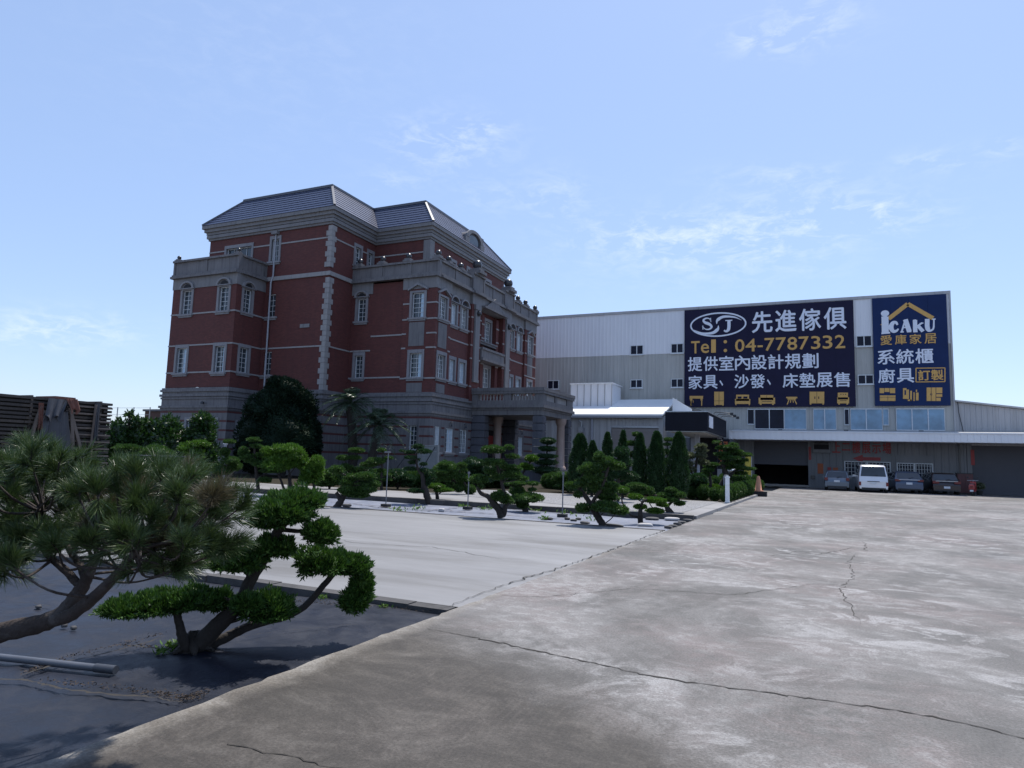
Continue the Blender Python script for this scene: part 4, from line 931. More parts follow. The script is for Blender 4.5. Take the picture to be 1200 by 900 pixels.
ribbon(q, [at7(468, 200), at7(470, 276)], .30, fs); ribbon(q, [at7(456, 202), at7(476, 200)], .1, fs, -.034); ribbon(q, [at7(456, 279), at7(486, 277)], .09, fs, -.034); ribbon(q, [at7(478, 244), at7(518, 218)], .13, fs, -.034); ribbon(q, [at7(488, 238), at7(522, 276)], .26, fs, -.036); ribbon(q, [at7(500, 222), at7(524, 220)], .08, fs, -.038)
Uu = smooth([at7(550, 196), at7(550, 244), at7(560, 268), at7(578, 268), at7(592, 252), at7(594, 196)]); ribbon(q, Uu, np.interp(np.linspace(0, 1, len(Uu)), [0, .3, .6, 1], [.32, .32, .14, .1]), fs)
ribbon(q, [at7(534, 197), at7(564, 195)], .09, fs, -.034); ribbon(q, [at7(582, 195), at7(606, 193)], .09, fs, -.034)
q.build('lettering', M['sign_white'], B2)
u7 = lambda x, y=400: at7(x, y)[0]
row(B2, '愛庫家居', u7(228, 330), u7(622, 325), at7(425, 328)[1], at7(425, 296)[1]-at7(425, 361)[1], 'gold', gap=.22, bold=.016)
row(B2, '系統櫃', u7(212, 445), u7(596, 440), at7(405, 443)[1], at7(405, 394)[1]-at7(405, 490)[1], 'sign_white', gap=.1, bold=.02)
row(B2, '廚具', u7(216, 572), u7(468, 570), at7(342, 571)[1], at7(342, 524)[1]-at7(342, 617)[1], 'sign_white', gap=.12, bold=.02)
row(B2, '訂製', u7(486, 568), u7(660, 566), at7(573, 567)[1], at7(573, 534)[1]-at7(573, 602)[1], 'gold', gap=.1, bold=.03)
q = MB(); a = [at7(475, 521), at7(668, 519), at7(668, 611), at7(475, 613)]
for i in range(4): ribbon(q, [a[i], a[(i+1) % 4]], .07, fs, -.026-.001*i)
q.build('letter_frame', M['gold'], B2)
icon(B2, at7, [(232, 654, 262, 688), (265, 654, 298, 680), (301, 654, 336, 688), (234, 702, 338, 740)], [(286, 706, 288, 738), (234, 714, 338, 716)])
icon(B2, at7, [(388, 654, 412, 726), (412, 664, 428, 728), (436, 672, 448, 740), (458, 682, 466, 740), (420, 730, 446, 740), (474, 664, 482, 680), (474, 684, 492, 736)], [(398, 668, 408, 700)])
icon(B2, at7, [(546, 650, 574, 740), (578, 650, 606, 740), (610, 650, 650, 688), (610, 694, 650, 712), (610, 718, 640, 740)], [(570, 690, 573, 702), (580, 690, 583, 702)])
# ground-floor front and canopy --------------------------------------------------
CXL, CXR = -6.6, 32.; CYF = 57.6
ZCB, ZCT = 3.74, 4.38
m = MB(); m.box(CXL, CYF, ZCB, CXR, CYF+.12, ZCT); m.box(CXL, CYF+.12, ZCB+.05, CXR, YF-.1, ZCB+.2); m.box(CXL, CYF-.06, ZCT-.02, CXR, CYF+.2, ZCT+.06); o = wp(m, 'canopy', 'siding_white')
m = MB()
for k in range(int((CXR-CXL)/.4)): m.box(CXL+.4*k, CYF-.03, ZCB+.03, CXL+.4*k+.16, CYF-.002, ZCT-.03)
m.build('canopy_rib', M['siding_white'], o)
m = MB(); m.quad((CXL, CYF+.1, ZCT+.02), (CXR, CYF+.1, ZCT+.02), (CXR, YF-.05, ZCT+.35), (CXL, YF-.05, ZCT+.35)); m.build('canopy_roof', M['siding_low'], o)
xs0, xs1, xs2 = wx(ony_x(884, 540)), wx(ony_x(947, 540)), wx(ony_x(1139, 545))
YG = YF-.02
m = MB(); ribs(m, xs1+.35, xs2-.3, .0, ZCB+.2, YG, .5, .025); m.box(xs1, YG-.06, 0, xs1+.35, YG+.2, ZCB+.2); m.box(xs2-.3, YG-.06, 0, xs2, YG+.2, ZCB+.2); ribs(m, -12, xs0-.2, 0, ZCB+.2, YG, .5, .025); m.box(xs0-.2, YG-.06, 0, xs0, YG+.2, ZCB+.2); wp(m, 'ground_floor_wall', 'siding_shaded', fix=False)
def shutter(x0, x1, z0, z1, y):
    q = MB(); n = int((z1-z0)/.3)
    for k in range(n): q.box(x0, y-.0, z0+(z1-z0)*k/n, x1, y+.05, z0+(z1-z0)*(k+1)/n-.03)
    q.box(x0, y+.02, z0, x1, y+.06, z1)
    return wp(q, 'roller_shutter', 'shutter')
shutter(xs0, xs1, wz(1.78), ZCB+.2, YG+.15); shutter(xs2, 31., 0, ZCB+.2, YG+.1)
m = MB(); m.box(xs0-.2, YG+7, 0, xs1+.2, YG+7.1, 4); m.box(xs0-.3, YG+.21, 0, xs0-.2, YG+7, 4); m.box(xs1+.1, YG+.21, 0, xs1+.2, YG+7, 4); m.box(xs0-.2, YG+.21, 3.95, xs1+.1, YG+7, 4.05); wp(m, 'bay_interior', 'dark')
# writing and fittings on the ground-floor front
def zz8(x, y): 
    d = ray(940+x/4.6154, 480+y/4.6154); p = EYE+d*((YG-.05)/d[1]); return p[0], p[2]
sgn = MB(); a, b_ = zz8(160, 232), zz8(486, 178); 
T0_ = wp(MB().box(zz8(56, 0)[0]+2.0, YG-.045, .5, zz8(56, 0)[0]+2.01, YG-.04, .51), 'fixing_bracket', 'galv')
n_ = 6
for i, ch in enumerate('上二樓展示場'):
    L = (b_[0]-a[0])/n_; txt(W, ch, a[0]+L*i+.06, a[0]+L*(i+1)-.08, a[1]+(.2 if ch == '二' else 0), b_[1]-(.12 if ch == '二' else 0), 'red', bold=.03, y=YG-.03, name='lettering')
q = MB(); (x0, z0), (x1, z1) = zz8(272, 264), zz8(424, 264); q.prism([(x0, z0), (x0+.75, z0+.32), (x0+.75, z0+.13), (x1, z0+.13), (x1, z0-.13), (x0+.75, z0-.13), (x0+.75, z0-.32)], fnY(YG-.04), -.02, 0); wp(q, 'arrow_sign', 'red')
def grille_window(pa, pb):
    (x0, z0), (x1, z1) = pa, pb; f = MB(); fn = fnY(YG); t = .07
    for a_ in ((x0, x1, z0, z0+t), (x0, x1, z1-t, z1), (x0, x0+t, z0+t, z1-t), (x1-t, x1, z0+t, z1-t), ((x0+x1)/2-.05, (x0+x1)/2+.05, z0+t, z1-t)): fbox(f, fn, a_[0], a_[1], -.09, .0, a_[2], a_[3])
    w_ = wp(f, 'window', 'white_frame'); p = MB(); p.quad(fn(x0, -.035, z0), fn(x1, -.035, z0), fn(x1, -.035, z1), fn(x0, -.035, z1)); p.build('pane', M['win_dark'], w_, fix=False)
    g = MB(); n = 13
    for k in range(n+1): c = x0+(x1-x0)*k/n; fbox(g, fn, c-.017, c+.017, -.15, -.12, z0, z1)
    for k in range(4): z = z0+(z1-z0)*(k+.3)/4; fbox(g, fn, x0, x1, -.145, -.115, z-.014, z+.014) if False else fbox(g, fn, x0, x1, -.118, -.095, z-.014, z+.014)
    g.build('grille', M['galv'], w_)
grille_window(zz8(230, 362), zz8(478, 284)); grille_window(zz8(514, 366), zz8(706, 292))
for pa, pb in ((zz8(222, 284), zz8(480, 244)), (zz8(508, 292), zz8(706, 250))):
    q = MB(); fbox(q, fnY(YG), pa[0], pb[0], -.055, 0, pa[1]+.02, pb[1]); wp(q, 'window_hood_panel', 'siding_shaded')
for pa, pb, mm in ((zz8(84, 346), zz8(114, 292), 'orange'), (zz8(138, 348), zz8(156, 312), 'red'), (zz8(168, 346), zz8(194, 314), 'orange'), (zz8(36, 272), zz8(48, 202), 'red'), (zz8(914, 300), zz8(930, 218), 'red')):
    q = MB(); fbox(q, fnY(YG), pa[0], pb[0], -.09, -.075, pa[1], pb[1]); wp(q, 'paper_notice', mm)
q = MB(); pa, pb = zz8(58, 232), zz8(150, 184); fbox(q, fnY(YG), pa[0], pb[0], -.4, -.03, pa[1], pb[1]); o = wp(q, 'air_conditioner', 'siding_shaded')
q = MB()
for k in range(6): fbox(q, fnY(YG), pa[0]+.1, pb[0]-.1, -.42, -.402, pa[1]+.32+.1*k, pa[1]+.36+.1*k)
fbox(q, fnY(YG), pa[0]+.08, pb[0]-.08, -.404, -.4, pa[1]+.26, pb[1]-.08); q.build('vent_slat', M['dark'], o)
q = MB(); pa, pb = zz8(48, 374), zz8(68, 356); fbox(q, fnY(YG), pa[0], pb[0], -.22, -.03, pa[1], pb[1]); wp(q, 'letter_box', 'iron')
q = MB(); pa, pb = zz8(72, 400), zz8(128, 292); fbox(q, fnY(YG), pa[0], pb[0], -.07, -.03, 0, pb[1]); wp(q, 'side_door', 'siding_shaded')
q = MB(); x = zz8(853, 300)[0]; q.box(x-.05, YG-.12, 0, x+.05, YG-.02, ZCB+.1); wp(q, 'downpipe', 'iron')
# low gabled annexe running off to the right
m = MB(); zt_ = lambda x: 7.0-.135*(x-XR) ; ribs(m, XR+.12, 34, ZC-.7, 0, YF+.05, .36, .035, ztop=zt_); o = wp(m, 'annexe_wall', 'siding_low', fix=False)
m = MB(); m.add([(XR+.12, YF-.25, zt_(XR)+.02), (34, YF-.25, zt_(34)+.02), (34, YF+40, zt_(34)+.02), (XR+.12, YF+40, zt_(XR)+.02), (XR+.12, YF-.25, zt_(XR)+.14), (34, YF-.25, zt_(34)+.14), (34, YF+40, zt_(34)+.14), (XR+.12, YF+40, zt_(XR)+.14)], [(0, 1, 2, 3), (4, 7, 6, 5), (0, 4, 5, 1), (1, 5, 6, 2), (3, 2, 6, 7), (0, 3, 7, 4)]); wp(m, 'annexe_roof', 'siding_low')
q = MB(); q.tube([(XR+.25, YF-.1, zt_(XR)), (XR+.3, YF-.12, 6.2), (XR+.55, YF-.15, 4.6)], .03, 6); wp(q, 'loose_cable', 'iron')

# ================================================================ white-roofed shed in front of the warehouse
S = thing('roadside_shed', 'low grey corrugated shed with bright white roof and roller shutter behind the clipped conifers', 'shed', (-15.5, 55, 0))
SYF = 55.; sx0, sx1 = -22.2, -11.4
m = MB(); ribs(m, sx0, -15.9, 0, 5.35, SYF, .6, .03); ribs(m, -15.9, -11.75, 4.6, 5.35, SYF, .3, .03); m.box(-11.78, SYF-.05, 0, sx1, SYF+.15, 5.35); m.quad((sx1, SYF+.1, 0), (sx1, 60.5, 0), (sx1, 60.5, 6.5), (sx1, SYF+.1, 5.35)); m.build('wall', M['siding_low'], S, fix=False)
m = MB(); m.box(-15.9, SYF-.02, 0, -15.75, SYF+.1, 4.6); m.box(-15.75, SYF-.02, 4.45, -11.8, SYF+.1, 4.6); m.build('shutter_frame', M['galv'], S)
m = MB(); n = 14
for k in range(n): m.box(-15.72, SYF+.05, 4.42*k/n, -11.82, SYF+.12, 4.42*(k+1)/n-.03)
m.box(-15.72, SYF+.08, 0, -11.82, SYF+.13, 4.4)
m.build('roller_shutter', M['shutter'] if False else worn('rusty_grey_shutter', (.21, .19, .19), (.28, .25, .24), .8, .5), S)
m = MB(); m.add([(sx0, SYF-.5, 5.42), (sx1+.05, SYF-.5, 5.42), (sx1+.05, 60.6, 7.2), (sx0, 60.6, 7.2), (sx0, SYF-.5, 5.55), (sx1+.05, SYF-.5, 5.55), (sx1+.05, 60.6, 7.33), (sx0, 60.6, 7.33)], [(3, 2, 1, 0), (4, 5, 6, 7), (0, 1, 5, 4), (1, 2, 6, 5), (2, 3, 7, 6), (3, 0, 4, 7)]); m.build('roof', M['roof_white'], S)
m = MB(); m.tube([(-17.4, SYF-.18, 0), (-17.4, SYF-.18, 5.2)], .12, 8); m.box(-22, SYF-.5, 5.26, sx1, SYF-.38, 5.41); m.build('gutter', M['pipe_white'], S)
m = MB(); m.box(-18.5, SYF-.5, 4.0, -18.1, SYF-.05, 4.45); m.tube([(-18.3, SYF-.3, 4.45), (-18.3, SYF-.35, 4.9), (-18.45, SYF-.5, 5.0)], .09, 8); m.build('exhaust_fan', M['galv'], S)
Pn = thing('rooftop_cabin', 'white panelled cabin box standing behind the white shed roof', 'cabin', (-18, 57.8, 6.2))
m = MB(); x0, x1 = -20.4, -16.55; m.box(x0, 57.8, 6.2, x1, 60.8, 8.48); m.build('body', M['siding_white'], Pn)
m = MB()
for k in range(7): c = x0+(x1-x0)*k/6; m.box(c-.03, 57.75, 6.2, c+.03, 57.79, 8.48)
m.build('panel_seam', M['siding_low'], Pn)
m = MB(); m.box(x0-.08, 57.7, 8.485, x1+.12, 60.9, 8.6); m.build('lid', M['white'], Pn)

# ================================================================ black entrance box with its slim sign arms
En = thing('entrance_canopy', 'black box shaped entrance canopy on posts beside the white shed', 'canopy', (-8.2, 47.2, 0))
ex0, ex1, ey0, ey1, ez0, ez1 = -9.65, -6.79, 47.15, 57.5, 3.86, 5.16
M['cladding'] = plain('black_cladding', (.007, .008, .016), .6, scale=2, spec=.2)
m = MB(); m.box(ex0, ey0, ez0, ex1, ey1, ez1); m.build('fascia', M['cladding'], En)
m = MB(); m.box(ex0-.05, ey0-.05, ez1, ex1+.05, ey1, ez1+.07); m.box(ex0+.08, ey0+.08, ez0-.05, ex1-.08, ey1, ez0-.003); m.build('trim', M['galv'], En)
m = MB(); m.box(ex0+.3, ey0+.4, ez0-.09, ex1-.3, ey1, ez0-.053); m.build('soffit', plain('pale_soffit', (.5, .5, .5), .6), En)
for k in range(3):
    m = MB(); y = 47.75+.62*k; m.box(ex1+.003, y, 4.15, ex1+.05, y+.5, 4.95); m.build('sign_panel', M['sign_white'], En)
for x, y in ((-8.0, 50.5), (-7.2, 56.5), (-9.3, 56.5)):
    m = MB(); m.box(x-.16, y-.16, 0, x+.16, y+.16, ez0-.06); m.build('post', M['pipe_white'], En)
for k in range(3):
    m = MB(); y = 50.5+2*k; m.tube([(ex1-.1, y, ez1+.1), (ex1+.1, y, ez1+.25), (ex1+1.15, y, ez1+.15)], .03, 6); m.box(ex1+1.1, y-.12, ez1+.02, ex1+1.3, y+.12, ez1+.2); m.build('sign_light', M['black_metal'], En)
m = MB(); m.box(ex0, ey1-.4, 0, ex1-.2, ey1-.1, ez0-.06); m.build('doorway', M['dark'], En)
m = MB(); m.prism([(-9.72, 5.24), (-9.72, 6.45), (-8.35, 5.62), (-8.35, 5.24)], lambda a, d, z: (a, d, z), 50.1, 50.3); m.build('gusset_panel', M['siding_white'], En)
m = MB()
for k in range(4): m.bar((-9.7, 50.3+k*.4, 6.2-.1*k), (-7.3, 51+k*.5, 5.35), .06)
m.build('awning_bar', M['iron'], En)
Ls = thing('vertical_display_sign', 'upright black sign with two orange characters behind the spreading pine', 'sign', (-6.6, 54.4, 0))
m = MB(); m.box(-7.1, 54.4, 1.3, -6.2, 54.6, 3.6); m.box(-6.72, 54.44, 0, -6.58, 54.56, 1.3); m.build('board', M['cladding'], Ls)
for i, ch in enumerate('展示'): txt(Ls, ch, -7.0, -6.3, 2.55-1.02*i, 3.4-1.02*i, 'orange', bold=.03, y=54.4)
# ================================================================ plants
M['juniper'] = leafmat('juniper_scale_leaf', (.011, .036, .008), (.044, .105, .016), (.095, .165, .026), rough=.6, trans=.18, clump=6)
M['juniper_far'] = leafmat('clipped_juniper_leaf', (.014, .042, .012), (.046, .10, .022), (.10, .165, .035), trans=.3, clump=2)
M['bright'] = leafmat('fresh_green_leaf', (.026, .075, .010), (.072, .155, .017), (.14, .225, .035), clump=1.5)
M['conifer'] = leafmat('cypress_leaf', (.010, .032, .012), (.022, .058, .020), (.04, .085, .03), clump=2)
M['broad'] = leafmat('broad_leaf', (.008, .024, .008), (.022, .058, .014), (.06, .12, .025), rough=.35, spec=.5, clump=1.2)
M['darktree'] = leafmat('dark_camphor_leaf', (.005, .013, .009), (.010, .024, .013), (.018, .036, .018), trans=.08, spec=.15, rough=.7, clump=.8)
M['needle'] = leafmat('pine_needle', (.02, .046, .017), (.06, .10, .032), (.14, .17, .075), rough=.38, trans=.15, spec=.5, clump=3)
M['needle_dry'] = leafmat('dry_pine_needle', (.06, .055, .034), (.11, .095, .058), (.17, .145, .10), rough=.5, trans=.15, clump=3)
M['palm'] = leafmat('palm_leaflet', (.022, .045, .028), (.045, .08, .045), (.07, .11, .06), rough=.35, spec=.5, clump=2)
M['olive'] = leafmat('olive_leaf', (.06, .075, .04), (.11, .125, .075), (.14, .15, .1), clump=1.5)
M['bark'] = worn('rough_bark', (.014, .011, .010), (.042, .034, .029), 6, .9, bumpy=.8, bscale=34)
M['pine_bark'] = worn('plated_pine_bark', (.02, .015, .014), (.07, .053, .048), 9, .9, bumpy=1., bscale=46, c2=(.10, .09, .088))
M['weed'] = leafmat('weed_leaf', (.04, .10, .02), (.09, .17, .03), (.15, .2, .07), clump=4)

def cube_sphere(n=7):
    V = []; Q = []; g = np.linspace(-1, 1, n+1); g = np.tan(g*PI/4)
    for ax in range(3):
        for sg in (-1, 1):
            b = len(V)
            for i in range(n+1):
                for j in range(n+1):
                    p = [0, 0, 0]; p[ax] = sg; p[(ax+1) % 3] = g[i]; p[(ax+2) % 3] = g[j]; V.append(p)
            for i in range(n):
                for j in range(n):
                    q = [b+i*(n+1)+j, b+(i+1)*(n+1)+j, b+(i+1)*(n+1)+j+1, b+i*(n+1)+j+1]; Q.append(q if sg > 0 else q[::-1])
    V = np.array(V, float); V /= np.linalg.norm(V, axis=1, keepdims=True); return V, np.array(Q)
CSV, CSQ = cube_sphere(7)
def lumps(u, r, k=7, amp=.13, f=3.2):
    s = np.zeros(len(u))
    for _ in range(k):
        w_ = r.normal(0, f, 3); s += np.sin(u@w_+r.uniform(0, 6.3))
    return 1+amp*s/math.sqrt(k)
def unit(r, n):
    v = r.normal(0, 1, (n, 3)); return v/np.linalg.norm(v, axis=1, keepdims=True)
def blades(P, D, L, Wd, r):
    """one kite-shaped leaf per point"""
    n = len(P); L = np.broadcast_to(L, (n,))[:, None]; Wd = np.broadcast_to(Wd, (n,))[:, None]
    s = np.cross(D, unit(r, n)); s /= np.linalg.norm(s, axis=1, keepdims=True)+1e-9
    V = np.stack([P-D*L*.25, P+D*L*.3+s*Wd*.5, P+D*L, P+D*L*.3-s*Wd*.5], 1).reshape(-1, 3)
    return V, np.arange(4*n).reshape(-1, 4)
def pad_geo(c, rad, seed, leaf=.05, wd=.022, cover=2.6, up=.35, amp=.13, f=3.2, flat=.62, core=.88, nmax=6000, rot=None, spread=.55, clumpy=.0):
    r = np.random.default_rng(seed); c = np.array(c, float); rad = np.array(rad, float)
    area = 4*PI*((rad[0]*rad[1])**1.6/3+(rad[0]*rad[2])**1.6/3+(rad[1]*rad[2])**1.6/3)**(1/1.6)
    n = int(min(nmax, max(60, cover*area/(leaf*wd*.55))))
    st = r.bit_generator.state
    def surf(u):
        r2 = np.random.default_rng(seed+99); s = lumps(u, r2, amp=amp, f=f)
        q = u*rad*s[:, None]; q[:, 2] = np.where(q[:, 2] < 0, q[:, 2]*flat, q[:, 2]); return q
    u = unit(r, n); q = surf(u)*(r.uniform(.86, 1.04, n)*(lumps(u, np.random.default_rng(seed+7), 9, clumpy, 11) if clumpy else 1))[:, None]
    nr = u/rad; nr /= np.linalg.norm(nr, axis=1, keepdims=True)
    D = nr*.8+unit(r, n)*spread+np.array([0, 0, up]); D /= np.linalg.norm(D, axis=1, keepdims=True)
    cv = surf(CSV)*core
    if rot is not None: q = q@rot.T; D = D@rot.T; cv = cv@rot.T
    V, Fq = blades(q+c, D, leaf*r.uniform(.6, 1.35, n), wd*r.uniform(.7, 1.3, n), r)
    return np.vstack([V, cv+c]), np.vstack([Fq, CSQ+len(V)])
def join(gs):
    V = []; Fq = []; b = 0
    for v, f in gs: V.append(v); Fq.append(f+b); b += len(v)
    return np.vstack(V), np.vstack(Fq)
SEED = [100]
def sd_(): SEED[0] += 1; return SEED[0]
def limb(mb, pix, radpx, D, dz=None, n=7, wob=.12, ground=None):
    """limb through picture points at depth D (metres), radii in pixels there"""
    sc = CF/D; P = [dep(x, y, D+(dz[i] if dz is not None else 0)) for i, (x, y) in enumerate(pix)]
    Ps = smooth(P, 5); R = np.interp(np.linspace(0, 1, len(Ps)), np.linspace(0, 1, len(radpx)), np.array(radpx)/sc)
    mb.tube(list(Ps), list(R), n, wob=wob, seed=sd_()); return Ps
def cloud_tree(label, base, trunks, pads, leafm='juniper_far', leaf=.05, wd=.026, cover=2.2, name='cloud_pruned_tree', cat='tree', group=None, z0=0., amp=.14, dzs=.7, up=.35, flat=.6, barkm='bark', extra=None, nmax=2600, D=None):
    """clipped tree: trunk and limbs plus one mesh for each clipped pad"""
    B = gnd(*base, z0); D = depth_of(B); sc = CF/D
    t = thing(name, label, cat, tuple(B), group); r = np.random.default_rng(sd_())
    mb = MB()
    for pix, rp in trunks:
        dzl = np.cumsum(r.normal(0, .05, len(pix)))*1.; dzl -= dzl[0]
        limb(mb, pix, rp, D, dzl)
    tip = [p for pix, _ in trunks for p in pix]
    out = []
    for (cx, cy, rx, ry, *o_) in pads:
        dz = o_[0] if o_ else r.normal(0, .35)*rx/sc*dzs
        c = dep(cx, cy, D+dz); rx *= 1.1; ry *= 1.06; a = max(rx/sc-leaf*.3, rx/sc*.6); h = max(ry/sc-leaf*.4, ry/sc*.55)
        # twig to the nearest limb point
        q = min(tip, key=lambda p: (p[0]-cx)**2+(p[1]-cy)**2*.8)
        if math.hypot(q[0]-cx, q[1]-cy) > 3: mb.tube([dep(*q, D), (dep(*q, D)+c)/2+np.array([0, 0, -.25*h]), c], [max(.012, .7/sc), .6/sc, .4/sc], 5, seed=sd_())
        out.append((c, (a, a*r.uniform(.75, 1.), h)))
    mb.build('trunk', M[barkm], t)
    for c, rad in out:
        V, Fq = pad_geo(c, rad, sd_(), leaf, wd, cover, up, amp, flat=flat, nmax=nmax, core=.82, clumpy=.09)
        np_mesh('foliage_pad', V, Fq, M[leafm], t)
    if extra: extra(t, D)
    return t
def Zp(ox, oy, s): return lambda *a: (ox+a[0]/s, oy+a[1]/s, *(v/s for v in a[2:4]), *a[4:])

# ---- foreground juniper ---------------------------------------------------------------
z = Zp(100, 500, 3.3333)
def juniper():
    B = gnd(226, 762, -.05); D = depth_of(B); sc = CF/D
    t = thing('cloud_pruned_juniper', 'nearest low juniper with leaning forked trunk and rounded clipped pads on black sheeting', 'tree', tuple(B))
    mb = MB()
    limb(mb, [(216, 768), (232, 756), (256, 732), (280, 707), (295, 677), (310, 653), (328, 615), (330, 600)], [13, 11.5, 9.5, 8, 7, 6, 5, 3], D, [0, 0, 0, .05, .08, .05, .0, 0], 12, .1)
    limb(mb, [(236, 761), (262, 748), (295, 733), (349, 716), (379, 686), (395, 668)], [8, 6, 5.5, 4.5, 4, 3], D, [.05, .1, .2, .32, .4, .45], 9, .1)
    limb(mb, [(219, 760), (214, 748), (210, 731), (206, 715)], [6, 5.5, 4.5, 4], D, [-.05, -.1, -.12, -.14], 8, .1)
    for a, b_ in (((280, 707), (262, 700)), ((295, 677), (280, 660)), ((310, 653), (322, 645)), ((316, 640), (345, 600)), ((325, 620), (372, 622)), ((280, 710), (310, 716)), ((256, 732), (300, 718)), ((206, 715), (165, 712)), ((207, 716), (240, 706))):
        mb.tube([dep(*a, D+.05), (dep(*a, D+.05)+dep(*b_, D))/2+np.array([0, 0, -.01]), dep(*b_, D)], [.022, .017, .012], 6, wob=.1, seed=sd_())
    # basal flare and surface roots
    for k in range(6):
        an = k*1.05+.3; p = np.array(B)+np.array([math.cos(an)*.2, math.sin(an)*.16, .005]); mb.tube([np.array(B)+np.array([0, 0, .12]), (np.array(B)+p)/2+np.array([0, 0, .035]), p], [.05, .035, .012], 7, wob=.15, seed=sd_())
    mb.build('trunk', M['bark'], t)
    pads = [(349, 588, 33, 18, .12), (330, 602, 34, 22, -.05), (376, 626, 22, 20, .0), (312, 614, 21, 9, -.1), (274, 657, 36, 21, -.05), (262, 648, 20, 13, .1), (320, 642, 28, 17, .05), (378, 661, 31, 20, .35), (413, 664, 22, 18, .45), (424, 688, 16, 24, .42), (416, 706, 19, 20, .38), (313, 714, 34, 22, .1), (290, 708, 20, 14, -.1), (150, 714, 32, 14, -.2), (186, 708, 34, 17, -.1), (226, 704, 34, 18, .0), (256, 706, 20, 16, .08)]
    r = np.random.default_rng(77)
    for cx, cy, rx, ry, dz in pads:
        c = dep(cx, cy, D+dz); s2 = CF/(D+dz); rx -= 3.4; ry -= 3.3
        V, Fq = pad_geo(c, (rx/s2, rx/s2*.9, ry/s2), sd_(), .034, .0135, 3.0, .45, .22, 5.5, flat=.55, core=.78, nmax=9000, spread=.5, clumpy=.13)
        # fuzzier sprigs standing out of the clipped outline
        rr = np.random.default_rng(sd_()); n = 200; u = unit(rr, n); u[:, 2] = np.abs(u[:, 2])*.9-.1
        P = c+u*np.array([rx/s2, rx/s2*.9, ry/s2])*1.0; Dd = u*.7+unit(rr, n)*.3+np.array([0, 0, .6]); Dd /= np.linalg.norm(Dd, axis=1, keepdims=True)
        g2 = blades(P, Dd, rr.uniform(.03, .06, n), .012, rr)
        V, Fq = join([(V, Fq), g2]); np_mesh('foliage_pad', V, Fq, M['juniper'], t)
juniper()

